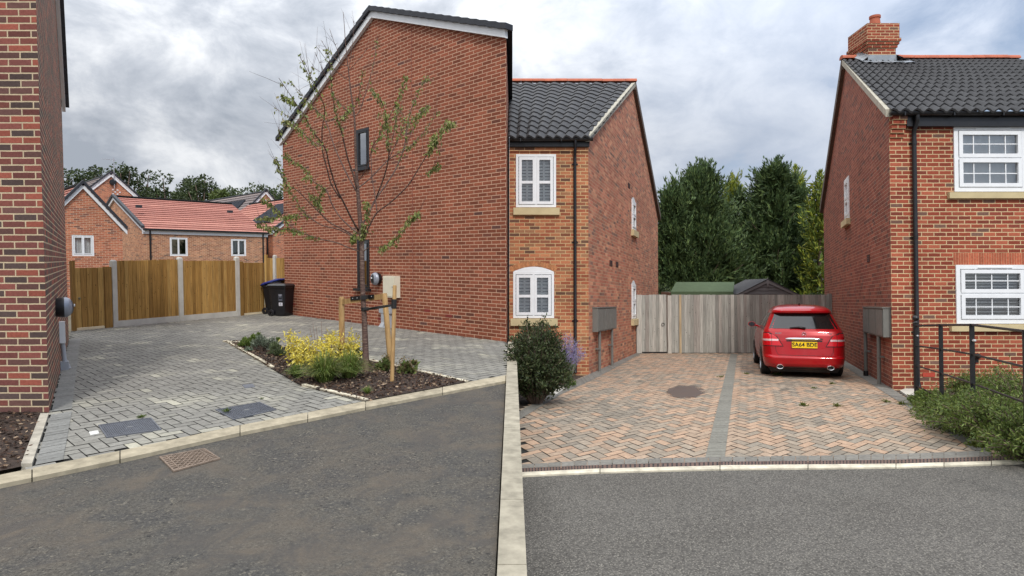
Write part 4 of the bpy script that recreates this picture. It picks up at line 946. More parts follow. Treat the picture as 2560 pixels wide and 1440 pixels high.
def yellow():
    base = gp(SL, 800, 912); Y0 = base.y; Cs, Ds, cols = [], [], []; mb = MB()
    tops = [(718, 832, .0), (742, 842, .1), (763, 846, .0), (728, 862, -.1), (700 + 52, 870, -.2), (790, 858, .2), (806, 850, 0), (822, 840, .2), (832, 834, .1), (845, 845, -.1), (858, 862, .1), (780, 870, -.2), (812, 872, -.25), (872, 850, .2), (884, 838, .25), (893, 860, .2), (880, 872, .1), (740, 890, -.3), (770, 892, -.35), (800, 890, -.35), (830, 880, -.3), (725, 882, -.1), (862, 884, -.1), (890, 885, .1), (745, 903, -.4), (785, 905, -.4), (735, 850, 0), (818, 856, 0), (838, 852, .1), (760, 862, 0)]
    for u, v, dy in tops:
        tip = at(u, v, Y0 + dy); ro = base + Vector(((tip.x - base.x) * .55, dy * .5, .0)); ro.z = SL * ro.y
        mid = ro.lerp(tip, .55) + Vector((random.uniform(-.03, .03), 0, .02)); mb.tube([ro, mid, tip], [.006, .005, .002], 5)
        n = 100
        for i in range(n):
            f = random.uniform(.35, 1.05) if i % 3 else random.uniform(.85, 1.05); p = ro.lerp(tip, f) + Vector(tuple(RNG.normal(size=3) * np.array([.045, .06, .035]))); Cs.append(p); d = RNG.normal(size=3); d[2] -= .35; Ds.append(d / np.linalg.norm(d) * random.uniform(.04, .085)); cols.append(f)
    Cs = np.array(Cs); Ds = np.array(Ds); col = palette(YEL, len(Cs), .14); low = np.array(cols) < .62; g = palette([(.12, .15, .03), (.22, .20, .05), (.30, .27, .06)], len(Cs)); m = low & (RNG.random(len(Cs)) < .75); col[m] = g[m]
    leaf_mesh('foliage', Cs, Ds, sidevec(Ds, .009), col, LEAF, yr)
    mb.build('stem', plain('reddish_stem', lin(120, 84, 62), .8), yr)
    mb = MB()
    for u, v in ((782, 808), (803, 803), (815, 815), (775, 820), (858, 815), (880, 805), (900, 828), (790, 815)):
        tip = at(u, v, Y0 + .1); ro = base + Vector(((tip.x - base.x) * .7, .1, .15)); mb.tube([ro, ro.lerp(tip, .6) + Vector((.01, 0, 0)), tip], [.004, .003, .0015], 4)
    mb.build('bare_twig', bpy.data.materials['reddish_stem'], yr)
yellow()
shrub(868, 902, 66, 40, 'dark green low shrub under the yellow one, right of the left stake', [(.03, .055, .02), (.04, .07, .025)], 1300, .05, .35)
def grass(u, v, wpx, hpx, label, n, cols, name='ornamental_grass', s=SL, arch_=1.0, wid=.0045, group='grass clumps in the flower bed'):
    base = gp(s, u, v, .015); y = base.y; R = wpx / 2 / F * y; hh = hpx / F * y; mb = MB()
    for i in range(n):
        a = random.uniform(0, 6.283); out = random.uniform(.15, 1.0) * R; hb = hh * random.uniform(.55, 1.05) * (1.08 - .45 * out / R); p0 = base + Vector((math.cos(a) * random.uniform(0, .22) * R, math.sin(a) * random.uniform(0, .22) * R, 0))
        dx, dy = math.cos(a), math.sin(a); c = random.choice(cols); k = random.uniform(.75, 1.25); c = tuple(x * k for x in c); w0 = wid * random.uniform(.7, 1.3); prev = None
        sd = Vector((-dy, dx, 0)) if abs(dx) < .5 else Vector((random.uniform(-.4, .4), 1, 0)).normalized() if False else Vector((-dy, dx, random.uniform(-.3, .3)))
        for j in range(6):
            f = j / 5; zz = hb * (1.9 * f - 1.15 * arch_ * f * f * (.75 + .5 * out / R)); p = p0 + Vector((dx * out * f ** 1.25, dy * out * f ** 1.25, max(zz, .0) if f < 1 else max(zz, .005))); w_ = w0 * (1 - f * .85)
            cur = (p - sd * w_, p + sd * w_)
            if prev: mb.face([prev[0], prev[1], cur[1], cur[0]], None, c)
            prev = cur
    return tag(mb.build(name, LEAF, None, base), label, 'grass', group)
GR = [(.15, .22, .045), (.19, .26, .05), (.12, .18, .04), (.23, .28, .07), (.10, .15, .035)]; DRY = [(.30, .24, .10), (.24, .20, .08)]
grass(812, 958, 172, 88, 'larger arching green grass clump at the front of the flower bed', 900, GR * 3 + DRY)
grass(874, 948, 136, 82, 'arching green grass clump at the foot of the tree trunk', 760, GR * 3 + DRY)
grass(740, 946, 70, 40, 'low tuft of green leaves left of the larger grass clump', 260, GR, arch_=.9, wid=.007)
grass(918, 988, 40, 22, 'tiny green grass tuft alone in the mulch near the kerb', 160, GR, arch_=.8, wid=.003)
he = shrub(968, 928, 56, 22, 'low green leafy plant behind the stakes', [(.10, .14, .04), (.13, .16, .05), (.16, .14, .06)], 420, .07, .8, .3, True, 'leafy_plant', 'plant', 'leafy plants behind the stakes')
he2 = shrub(1025, 934, 54, 24, 'low leafy plant with brown seed heads, right of the stakes', [(.11, .15, .04), (.14, .17, .05), (.20, .15, .08)], 420, .07, .8, .3, True, 'leafy_plant', 'plant', 'leafy plants behind the stakes')
def seedheads(root, pts, y):
    mb = MB(); C = []
    for u, v, ub, vb in pts:
        a, b = gp(SL, ub, vb), at(u, v, y); mb.tube([a, a.lerp(b, .5) + Vector((.01, 0, .02)), b], .003, 4); C += [np.array(b) + RNG.normal(size=3) * np.array([.03, .03, .035]) for _ in range(40)]
    mb.build('flower_stem', bpy.data.materials['reddish_stem'], root); C = np.array(C); D = unit(len(C)) * .03
    leaf_mesh('seed_head', C, D, sidevec(D, .009), palette([(.22, .16, .07), (.28, .20, .10), (.16, .13, .05)], len(C)), LEAF, root)
seedheads(he2, [(1007, 902, 1012, 930), (1026, 908, 1024, 932), (1003, 912, 1008, 930), (1030, 922, 1028, 934)], 9.1)
seedheads(he, [(965, 892, 966, 925)], 9.2)

# ------------------------------------------------------------------ young tree, its stakes and ties
YT = gp(SL, 916, 930).y
TREE = thing('young_tree', 'young cherry tree with thin bare branches and sparse fresh leaves', 'tree', gp(SL, 916, 930))
def crv(pts):
    """smooth polyline through points"""
    out = []
    for i in range(len(pts) - 1):
        p0, p1, p2, p3 = pts[max(i - 1, 0)], pts[i], pts[i + 1], pts[min(i + 2, len(pts) - 1)]
        for k in range(3):
            t = k / 3; out.append(.5 * ((2 * p1) + (p2 - p0) * t + (2 * p0 - 5 * p1 + 4 * p2 - p3) * t * t + (3 * p1 - p0 - 3 * p2 + p3) * t ** 3))
    out.append(pts[-1]); return out
trunk = [(916, 934), (914, 880), (911, 800), (908, 745), (905.5, 690), (905, 640), (904, 600), (901, 560), (898, 525), (895, 485), (892, 440), (889, 390), (888, 345), (886, 292), (881, 257), (875, 213), (871, 174), (864, 111), (861, 66), (858, 30)]
tp = [at(u, v, YT) for u, v in trunk]; tp[0] = gp(SL, 916, 932, -.05)
tr = [9.4, 7.7, 6.6, 6.2, 6.1, 6.0, 5.8, 5.6, 5.0, 4.4, 3.7, 3.0, 2.7, 2.3, 2.0, 1.6, 1.3, .9, .7, .5]
mb = MB(); mb.tube(crv(tp), [r / F * YT for r in np.interp(np.arange(len(tp) * 3 - 2) / 3, np.arange(len(tp)), tr)], 12)
BR1 = [  # (points in the picture, base radius px, leaf density, share of the branch that is leafy, lean towards or away from us)
    ([(893, 476), (882, 433), (871, 402), (861, 360), (853, 326), (846, 305), (837, 272), (830, 226), (824, 160), (821, 120)], 2.6, 20, .6, -.5),
    ([(892, 480), (871, 443), (848, 395), (834, 362), (820, 317), (803, 288), (787, 272), (770, 257), (749, 230), (722, 199)], 2.2, 26, .45, .6),
    ([(896, 577), (877, 543), (861, 510), (840, 468), (823, 412), (812, 369), (783, 330), (762, 290), (743, 263), (697, 195)], 2.8, 18, .45, -.9),
    ([(850, 495), (828, 460), (819, 427), (809, 391), (806, 372), (805, 326), (812, 275), (799, 238), (782, 207), (766, 176), (749, 139)], 2.0, 16, .5, -.6),
    ([(898, 585), (869, 562), (844, 535), (828, 506), (815, 475), (784, 454), (757, 416), (732, 404), (711, 383)], 2.4, 44, .5, .3),
    ([(893, 595), (861, 575), (827, 558), (802, 535), (775, 508), (744, 477), (715, 460), (709, 443), (696, 420), (684, 391)], 2.1, 22, .4, -.4),
    ([(893, 598), (848, 574), (807, 564), (773, 543), (750, 518), (725, 479), (694, 460)], 1.9, 34, .5, .7),
    ([(898, 628), (869, 618), (840, 606), (798, 597), (757, 583), (723, 574), (688, 572), (644, 560)], 2.0, 52, .55, -.3),
    ([(773, 543), (740, 540), (720, 540), (690, 545), (655, 543)], 1.1, 46, .8, -.5),
    ([(757, 583), (722, 562), (695, 530), (675, 510), (655, 495)], 1.1, 46, .75, .2),
    ([(903, 564), (920, 539), (937, 502), (966, 460), (987, 427), (1003, 391), (1012, 360), (1021, 298), (1032, 262), (1048, 224), (1068, 189)], 2.9, 26, .55, .5),
    ([(937, 502), (960, 443), (972, 391), (971, 360), (970, 347), (966, 302), (954, 253), (926, 222)], 2.0, 40, .6, -.7),
    ([(895, 470), (926, 445), (970, 400), (995, 385), (1024, 368), (1043, 347), (1070, 316), (1097, 276)], 2.0, 30, .5, .8),
    ([(970, 400), (981, 378), (999, 340), (1012, 302), (996, 266)], 1.4, 30, .6, .3),
    ([(907, 600), (922, 568), (943, 531), (974, 508), (1016, 468), (1037, 437), (1057, 404), (1076, 372), (1083, 358), (1106, 320), (1132, 309)], 2.3, 40, .36, -.4),
    ([(942, 527), (937, 485), (930, 443), (928, 385), (935, 372), (952, 329), (958, 310)], 1.6, 20, .4, .4),
    ([(893, 456), (912, 429), (924, 395), (934, 360), (960, 335)], 1.3, 10, .4, -.6),
    ([(908, 630), (924, 618), (957, 617), (980, 604), (1005, 577), (1020, 554), (1037, 541), (1047, 533)], 1.5, 50, .72, -.5),
    ([(886, 290), (899, 278), (914, 231), (932, 169), (940, 120), (943, 98)], 1.3, 8, .5, .3), ([(883, 275), (894, 253), (903, 204), (908, 180)], .9, 16, .6, -.3),
    ([(871, 174), (879, 169), (903, 142), (919, 120)], .8, 0, .5, .3), ([(873, 202), (853, 188), (828, 165), (791, 116)], 1.0, 4, .5, -.4), ([(871, 165), (851, 159), (820, 126), (803, 101)], 1.0, 0, .5, .3),
    ([(851, 159), (845, 130), (835, 105), (824, 72)], .8, 0, .5, -.1), ([(872, 174), (880, 122), (884, 80), (885, 52)], .8, 0, .5, .1), ([(885, 292), (857, 267), (828, 228)], 1.0, 24, .5, .5),
    ([(820, 205), (806, 172), (787, 130)], .7, 0, .5, -.2), ([(785, 207), (772, 180), (762, 155)], .6, 0, .5, .2), ([(816, 190), (798, 178), (778, 167)], .6, 4, .5, .1), ([(762, 305), (720, 291), (685, 267)], .8, 12, .5, -.2), ([(743, 265), (725, 252), (705, 240)], .6, 40, .8, .1),
    ([(797, 378), (759, 334), (732, 311), (708, 301)], 1.0, 46, .7, .4), ([(709, 443), (700, 425), (688, 392)], .7, 24, .7, -.2), ([(715, 362), (702, 340), (696, 318)], .5, 12, .7, -.1), ([(812, 369), (780, 352), (757, 330)], .9, 18, .6, .4), ([(846, 305), (862, 290), (878, 262)], .8, 40, .7, .2),
    ([(972, 391), (985, 330), (990, 290), (1000, 245)], 1.0, 30, .6, .1), ([(1003, 391), (1030, 330), (1052, 280), (1075, 262)], 1.1, 34, .6, .3), ([(970, 300), (985, 268), (1005, 225), (1015, 190)], .9, 28, .7, -.3), ([(1076, 372), (1090, 352), (1084, 340)], .8, 50, .8, -.1),
    ([(1037, 437), (1062, 440), (1080, 424), (1098, 412)], .6, 50, .55, .1), ([(1012, 330), (1030, 300), (1050, 286), (1072, 262)], .7, 40, .7, .4), ([(922, 568), (916, 530), (920, 505)], .9, 50, .8, -.3), ([(905, 600), (908, 585), (910, 562)], .8, 90, .9, -.35), ([(820, 468), (800, 490), (790, 510)], .6, 40, .8, .2), ([(802, 535), (792, 505), (776, 485)], .6, 40, .8, -.3), ([(880, 600), (885, 596), (886, 590)], .5, 90, 1, -.3)]
LC, LD = [], []
def jitbranch(pts, r0, lf, lshare, lean, y0):
    n = len(pts); x0 = pts[0]; P = []; dist = 0
    for i, (u, v) in enumerate(pts):
        dist = math.hypot(u - x0[0], v - x0[1]) / F * YT
        P.append(at(u, v, y0 + lean * dist))
    c = crv(P); rr = np.linspace(r0 * .92, .48, len(c)) / F * YT
    return c, rr
starts = {}
def ystart(p):
    best = YT; bd = 14
    for q, yy in starts.items():
        d = math.hypot(q[0] - p[0], q[1] - p[1])
        if d < bd: bd = d; best = yy
    return best
twigs = []
for pts, r0, lf, ls, lean in BR1:
    y0 = ystart(pts[0]) if min(abs(pts[0][0] - t[0]) + abs(pts[0][1] - t[1]) for t in trunk) > 18 else YT
    c, rr = jitbranch(pts, r0, lf, ls, lean, y0); mb.tube(c, list(rr), 7)
    for (u, v) in pts: starts[(u, v)] = y0 + lean * math.hypot(u - pts[0][0], v - pts[0][1]) / F * YT
    L = len(c)
    # spurs and twigs
    for k in range(int(4 + L * .95)):
        i = random.randint(int(L * .25), L - 2); a = c[i]; t = (c[i + 1] - a).normalized(); d = (t * random.uniform(.3, 1) + Vector(tuple(RNG.normal(size=3))) * .5 + Vector((0, 0, .35))).normalized(); ln = random.choice((.03, .04, .06, .12, .2, .3, .42))
        mb.tube([a, a + d * ln * .5 + t * .01, a + d * ln], [.0022, .0018, .001], 4); twigs.append((a, a + d * ln, lf))
    nl = int(lf * ls * len(pts) * .75)
    for k in range(nl):
        f = 1 - ls * random.random() ** 1.15; i = min(int(f * (L - 1)), L - 2); p = c[i].lerp(c[i + 1], random.random()) + Vector(tuple(RNG.normal(size=3) * .018)); LC.append(p)
        d = RNG.normal(size=3) * .55; d[2] -= 1.0; LD.append(d / np.linalg.norm(d) * random.uniform(.036, .068))
for u, v, n in ((1118, 315, 26), (1126, 305, 20), (1100, 335, 14), (1042, 538, 16), (957, 620, 26), (652, 545, 12), (680, 570, 26), (740, 575, 24), (765, 442, 22), (1090, 352, 16), (1068, 200, 12), (965, 315, 26), (958, 285, 18), (905, 575, 22), (762, 250, 12), (725, 545, 16), (985, 605, 12), (1080, 375, 14)):
    for k in range(n):
        p = at(u, v, ystart((u, v)) ) + Vector(tuple(RNG.normal(size=3) * np.array([.045, .05, .03]))); LC.append(p); d = RNG.normal(size=3) * .5; d[2] -= 1.0; LD.append(d / np.linalg.norm(d) * random.uniform(.04, .075))
TB = NT('cherry_bark'); cc = TB.coord('Object', (1, 1, 6)); f = TB.noise(cc, 14, 5, .65); TB.bump(f, .6, .004)
tb = TB.ramp(TB.maprange(f, .3, .7, 0, 1), [(0, lin(62, 44, 40)), (.55, lin(92, 70, 62)), (1, lin(138, 120, 106))]); TB.out(tb, .75, 0, .4)
mb.build('trunk', TB.m, TREE, smooth=True)
LC = np.array([tuple(p) for p in LC]); LD = np.array(LD)
leaf_mesh('foliage', LC, LD, sidevec(LD, RNG.uniform(.011, .017, len(LD))), palette([(.18, .22, .05), (.22, .25, .07), (.14, .18, .045), (.27, .29, .10), (.24, .21, .09)], len(LD), .15), LEAF, TREE)
STW = NT('round_stake_wood'); cc = STW.coord('Object', (1, 1, .12)); f = STW.noise(cc, 40, 5, .6); STW.bump(f, .3, .003)
STW.out(STW.ramp(STW.maprange(f, .3, .7, 0, 1), [(0, lin(150, 116, 76)), (1, lin(196, 162, 112))]), .8, 0, .3); STW = STW.m
def stake(label, base, top, r, name='tree_stake'):
    root = thing(name, label, 'stake', base, 'stakes round the young tree'); mb = MB(); d = (top - base)
    mb.tube([base - d * .06, base.lerp(top, .5), base.lerp(top, .985), top], [r, r * .98, r * .97, r * .8], 14); mb.build('post', STW, root, smooth=50); return root
yb = gp(SL, 855, 908).y; sa_ = stake('thick round stake left of the trunk, carrying the cross rail', gp(SL, 855, 908), at(854, 742, yb), 7.2 / F * yb)
ys_ = gp(SL, 978, 926).y; stake('split round stake right of the trunk, other end of the cross rail', gp(SL, 978, 926), at(961, 733, ys_), 7.0 / F * ys_)
yf = gp(SL, 980, 957).y; stake('thin tall stake nearest the kerb with a black tie at its top', gp(SL, 980, 957), at(987, 713, yf), 5.2 / F * yf)
# cross rail with its strap
R0, R1 = at(846, 756, yb), at(957, 741, ys_); ex = (R1 - R0).normalized(); ey = Vector((0, 1, 0)); uu = UP[SL]
rl = thing('cross_rail', 'sawn timber rail nailed across two stakes behind the trunk', 'rail', R0); mb = MB(); c = R0.lerp(R1, .5) + ey * .03
mb.box(c, ex * (R1 - R0).length / 2, ey * .018, uu * .04); mb.build('board', WOODN if False else STW, rl)
RUB = plain('black_rubber', (.012, .012, .012), .6, var=.2)
mb = MB(); a, b = at(876, 746, YT), at(934, 741, YT); m1, m2 = at(900, 745, YT - .06), at(921, 743, YT - .06)
def strap(mb, pts, h, th=.006):
    for p, q in zip(pts, pts[1:]): e = (q - p).normalized(); n_ = Vector((0, -1, 0)); mb.box(p.lerp(q, .5), e * (q - p).length / 2, n_ * th, uu * h)
rf = lambda u, v: at(u, v, lerp(yb, ys_, (u - 846) / 111) - .012)
strap(mb, [rf(876, 746.5), rf(900, 744.5), at(903, 744, YT - .055), at(917, 743, YT - .055), rf(921, 742.5), rf(935, 741)], 5.2 / F * YT); st_ = mb.build('strap', RUB, rl)
for u, v in ((882, 746), (893, 745), (917, 742), (929, 741)): mb = MB(); mb.lathe(rf(u, v) - Vector((0, .012, 0)), Vector((0, -1, 0)), [(0, .007), (.003, .006), (.004, 0)], 8); mb.build('nail', bpy.data.materials.get('galv_nail') or plain('galv_nail', lin(210, 210, 210), .4, .6), st_)
tt = thing('tree_tie', 'black rubber tie strung from the trunk to the thin stake', 'tie', at(915, 774, YT)); mb = MB()
pa, pb = at(914, 774, YT), at(985, 763, yf); mb.tube([pa + Vector((.0, -.06, 0)), pa.lerp(pb, .3) + Vector((0, 0, -.006)), pb], [.014, .011, .012], 8); mb.tube([pa + Vector((0, -.05, .01)), pa.lerp(pb, .5) + Vector((0, 0, .014)), pb + Vector((0, 0, .01))], [.01, .008, .008], 8); mb.build('belt', RUB, tt)
mb = MB(); mb.tube([at(912, 777, YT), at(912, 768, YT)], [9.5 / F * YT] * 2, 12); mb.build('loop', RUB, tt)
mb = MB(); mb.tube([at(984.5, 771, yf), at(985.5, 748, yf)], [6.6 / F * yf] * 2, 12); mb.build('wrap', RUB, tt)
# ================================================================== right forecourt: ground
t, base, f, c = asphalt('grey_tarmac', lin(85, 82, 77), lin(93, 90, 85), lin(128, 124, 115), 85, .72, ps=1.1)
fl = t.noise(c, 120, 3, .7); base = t.mix(1.0, base, t.maprange(fl, .3, .7, .7, 1.3), 'MULTIPLY')
TARR = t.out(base, .88, 0, .3)
U_R = UP[SR]; DR = Vector((.36813, 1, SR))
kf = [(1270, 1190), (1500, 1181), (1800, 1173), (2020, 1171), (2240, 1168.5), (2360, 1165), (2479, 1161), (2700, 1151), (3000, 1136)]
kr = [(1270, 1184.5), (1500, 1175), (1800, 1167), (2020, 1165), (2240, 1163), (2360, 1159.5), (2479, 1156), (2700, 1146.5), (3000, 1132)]
dr = [(1270, 1173.5), (1500, 1165), (1800, 1157), (2020, 1154.5), (2240, 1152), (2360, 1148), (2479, 1143), (2700, 1133), (3000, 1118)]
br = [(1270, 1164), (1500, 1152), (1800, 1145), (2020, 1142), (2240, 1137.5), (2360, 1133), (2479, 1128), (2700, 1117), (3000, 1101)]
G = lambda L: [gp(SR, *p) for p in L]
KFr, KRr, DRr, BRr = G(kf), G(kr), G(dr), G(br)
for L_ in (KFr, KRr, DRr, BRr): L_[0] = onplan(SR, .09, L_[0].y)
mb = MB(); P = [onplan(SR, p.x, p.y, -.012) for p in KFr]
mb.poly(P + [onplan(SR, 30, P[-1].y, -.012), onplan(SR, 30, -12, -.012), onplan(SR, .086, -12, -.012)][0:0] + [onplan(SR, P[-1].x, -12, -.012), onplan(SR, .086, -12, -.012)])
mb.poly([onplan(SR, P[-1].x, P[-1].y, -.012), onplan(SR, 40, P[-1].y, -.012), onplan(SR, 40, -12, -.012), onplan(SR, P[-1].x, -12, -.012)])
structure(mb.build('road', TARR))
mb = MB(); kerbstones(KRr, KFr, SR, .9, .0155, -.012, .3, (206, 198, 178)); structure(mb.build('kerb', KERBM))
DRAIN = plain('drain_iron', lin(104, 82, 72), .7, .1, var=.25, scale=14)
root = thing('channel_drain', 'long rusty channel drain grate along the front of the brick drive', 'drain', DRr[0]); mb = MB(); mh = MB()
for i in range(len(DRr) - 1):
    a0, a1, b0, b1 = DRr[i], DRr[i + 1], KRr[i], KRr[i + 1]; L = (a1 - a0).length; n = max(1, round(L / .5))
    for k in range(n):
        e = .003 / L; q = [a0.lerp(a1, k / n + e), a0.lerp(a1, (k + 1) / n - e), b0.lerp(b1, (k + 1) / n - e), b0.lerp(b1, k / n + e)]
        mb.hexa(*[onplan(SR, p.x, p.y, -.03) for p in q], *[onplan(SR, p.x, p.y, .0112) for p in q])
        m = 13
        for j in range(m):
            for r0, r1 in ((.12, .44), (.54, .86)):
                f0, f1 = (j + .3) / m, (j + .68) / m; Z = lambda f_, r_: (lambda p: onplan(SR, p.x, p.y, .0126))(q[0].lerp(q[1], f_).lerp(q[3].lerp(q[2], f_), r_))
                mh.face([Z(f0, r0), Z(f1, r0), Z(f1, r1), Z(f0, r1)])
g_ = mb.build('grate', DRAIN, root); mh.build('slot', DARKROOM, root)

B0 = gp(SR, 1472, 937); C0 = gp(SR, 2232, 974); YF = gp(SR, 1592, 883.2).y
alongB = lambda k: onplan(SR, B0.x + DR.x * k, B0.y + k); alongC = lambda k: onplan(SR, C0.x + DR.x * k, C0.y + k)
Lo = [gp(SR, 1270, 1032), gp(SR, 1395, 975), B0, alongB(YF - B0.y)]; Li = [gp(SR, 1270, 1052), gp(SR, 1402, 988), gp(SR, 1483, 950), gp(SR, 1605, 883.5)]
Lo[0] = onplan(SR, .09, Lo[0].y); Li[0] = onplan(SR, .09, Li[0].y)
Ro = [gp(SR, 2640, 1222), gp(SR, 2477, 1130), gp(SR, 2330, 1040), C0 + Vector((0, 0, 0)), alongC(YF - C0.y)]; Ri = [gp(SR, 2590, 1222), gp(SR, 2432, 1127), gp(SR, 2290, 1031), gp(SR, 2200, 976), alongC(YF - C0.y) - Vector((.26, 0, 0))]
drive = [*Lo, Ro[4], *Ro[3::-1], BRr[-1]] if False else [Lo[0], Lo[1], Lo[2], Lo[3], Ro[4], Ro[3], Ro[2], Ro[1], Ro[0]] + BRr[::-1][1:]
drive = [Lo[0], Lo[1], Lo[2], Lo[3], Ro[4], Ro[3], Ro[2], Ro[1], gp(SR, 2560, 1180), gp(SR, 2620, 1206)]
drive = drive[:8] + [gp(SR, 2500, 1143)] + [p for p in DRr[::-1] if p.x <= gp(SR, 2500, 1142).x]
mb = MB(); mb.poly([onplan(SR, p.x, p.y, -.006) for p in drive]); structure(mb.build('paving_bed', JOINT))
def colR(x, y):
    n1 = nz(x * .8, y * .45, .8, 5); n2 = nz(x, y, 2.2, 31); grey = .30 + n1 * .75 + n2 * .35
    # share of grey blocks drifts with noise, each block's tone picked at random
    k = random.random(); g = lin(136, 127, 114); o_ = lin(171, 144, 121); m_ = lin(162, 141, 121); q_ = lin(149, 136, 120)
    gk = min(max(grey, .06), .8); b = (g if random.random() < .5 else q_) if k < gk else (o_ if random.random() < .42 else (m_ if random.random() < .7 else q_))
    j = 1 + random.gauss(0, .07); return tuple(max(.01, x * j) for x in b)
mb = MB(); stripq = [gp(SR, *p) for p in ((1763, 1147), (1812, 1147), (1843, 885.5), (1826, 885.5))]
blocks_field(mb, drive, (Vector((1, 0, 0)), DR * 1.38), (B0.x, B0.y), .105, colR, SR, .005, True, .0095)
BLK_R = attr_mat('clay_block', .86, ('Object', (1, 1, 1), 24), .24, .35)
structure(mb.build('block_paving', BLK_R))
GB = lambda x, y: shade(lin(124, 121, 114), .84, 1.08)
mb = MB()
for i in range(3): n = max(3, int((Lo[i + 1] - Lo[i]).length / .12)); border_row(mb, (Lo[i], Lo[i + 1]), (Li[i], Li[i + 1]), .2, n, SR, .0115, GB)
for i in range(1, 4): n = max(3, int((Ro[i + 1] - Ro[i]).length / .12)); border_row(mb, (Ro[i], Ro[i + 1]), (Ri[i], Ri[i + 1]), .2, n, SR, .0115, GB)
n = 92; border_row(mb, (stripq[0], stripq[3]), (stripq[1], stripq[2]), .2, n, SR, .0100, lambda x, y: shade(lin(126, 124, 115), .88, 1.06), .005)
for i in range(len(DRr) - 3): n = max(2, int((DRr[i + 1] - DRr[i]).length / .115)); border_row(mb, (BRr[i], BRr[i + 1]), (DRr[i], DRr[i + 1]), .2, n, SR, .0118, GB)
structure(mb.build('paving_border', BLK_R))
# oil stain soaked into the blocks: a thin dark film
st = NT('oil_stain'); st.m.blend_method = 'BLEND' if hasattr(st.m, 'blend_method') else None
tr = st.n('ShaderNodeBsdfTransparent'); mx = st.n('ShaderNodeMixShader'); cc = st.coord('UV'); ln = st.n('ShaderNodeVectorMath', operation='LENGTH'); st.L(cc, ln.inputs[0])
ed = st.m_('ADD', ln.outputs['Value'], st.m_('MULTIPLY', st.m_('SUBTRACT', st.noise(cc, 2.2, 5, .6), .5), .9)); al = st.maprange(ed, .75, .95, .72, 0)
st.out(lin(92, 78, 72), .55, 0, .4); st.L(al, mx.inputs[0]); st.L(tr.outputs[0], mx.inputs[1]); st.L(st.b.outputs[0], mx.inputs[2]); st.L(mx.outputs[0], st.t.nodes['Material Output'].inputs[0])
mb = MB(); q = [(1655, 985, -1.15, 0), (1672, 963, -.7, -1.1), (1755, 960, .7, -1.1), (1775, 978, 1.15, 0), (1745, 1000, .75, 1.1), (1675, 1002, -.75, 1.1)]
mb.face([gp(SR, u, v, .0095) for u, v, *_ in q], [(a, b) for _, _, a, b in q]); structure(mb.build('oil_stain', st.m))
SLABM = plain('pale_slab', lin(188, 184, 174), .9, var=.15, scale=5)
mb = MB(); mb.hexa(*[gp(SR, *p, -.05) for p in ((1372, 984), (1388, 990), (1422, 966), (1400, 960))], *[gp(SR, *p, .022) for p in ((1372, 984), (1388, 990), (1422, 966), (1400, 960))]); structure(mb.build('path_slab', SLABM))
q = ((2250, 979), (2292, 1006), (2310, 985), (2275, 968)); mb = MB(); mb.hexa(*[gp(SR, *p, -.05) for p in q], *[gp(SR, *p, .02) for p in q]); structure(mb.build('path_slab', SLABM))
for u, v, r, n, lab in ((2080, 961, .04, 50, 'weed in the brick drive right of the car'), (2035, 972, .035, 36, 'small weed in the brick drive behind the car'), (1945, 938, .07, 90, 'low weed patch under the rear bumper of the red car'), (2008, 1015, .05, 70, 'weed in the brick drive centre right'), (2092, 1017, .05, 60, 'weed along the sunken blocks of the drive'), (2215, 1006, .045, 60, 'weed by the sunken blocks near the right border'),
        (2253, 1012, .05, 60, 'mossy weed at the right grey border'), (1865, 936, .05, 40, 'weed beside the grey centre strip, right'), (1802, 944, .05, 30, 'weed beside the grey centre strip, left'), (2440, 1118, .07, 110, 'mossy weed where the right border meets the front')):
    weed(gp(SR, u, v, .008), r, n, lab, U_R, ((.09, .12, .02), (.13, .15, .03)))
# soil strips under the planting either side
mb = MB(); mb.poly([Lo[0] + Vector((0, 0, -.004)), Lo[1], Lo[2], onplan(SR, .09, B0.y)][0:0] + [onplan(SR, p.x, p.y, -.012) for p in (Lo[0], Lo[1], Lo[2], onplan(SR, .09, B0.y))])
mb.poly([onplan(SR, p.x, p.y, -.012) for p in (C0, Ro[2], Ro[1], gp(SR, 2520, 1150), onplan(SR, 14, gp(SR, 2520, 1150).y), onplan(SR, 14, C0.y))]); structure(mb.build('soil', plain('soil', lin(58, 48, 40), .95, var=.4, scale=8, bump=.6)))

# ================================================================== right forecourt: houses
BR_B = brick('brick_mellow', [(lin(176, 112, 80), 5), (lin(160, 94, 68), 4.5), (lin(182, 121, 86), 3.4), (lin(138, 88, 66), 2), (lin(160, 114, 84), 2.2), (lin(116, 84, 68), 1.2)], lin(202, 174, 130), .228, .077, .0135, stain=.2)
BR_BG = brick('brick_mellow_side', [(lin(184, 122, 97), 5), (lin(170, 108, 87), 5), (lin(162, 114, 93), 3), (lin(192, 137, 108), 3), (lin(136, 103, 90), 1.5)], lin(184, 152, 124), .27, .077, .011, stain=.14)
BR_C = brick('brick_red', [(lin(152, 76, 56), 5), (lin(142, 68, 51), 5), (lin(162, 88, 66), 3.5), (lin(130, 66, 52), 2.5), (lin(120, 88, 76), 1.0)], lin(210, 184, 144), .229, .0765, .0145, stain=.2)
BR_CG = brick('brick_red_shaded', [(lin(140, 80, 64), 5), (lin(130, 72, 59), 5), (lin(148, 88, 70), 3), (lin(110, 72, 63), 1.6)], lin(166, 134, 114), .229, .0765, .0115, stain=.14)  # red brick again, toned down: the gable's shade is put into the colours
TILES = plain('pantile', lin(54, 54, 56), .7, var=.18, scale=2.2, bump=.15); TERRA = plain('terracotta', lin(176, 98, 72), .8, var=.2, scale=4)
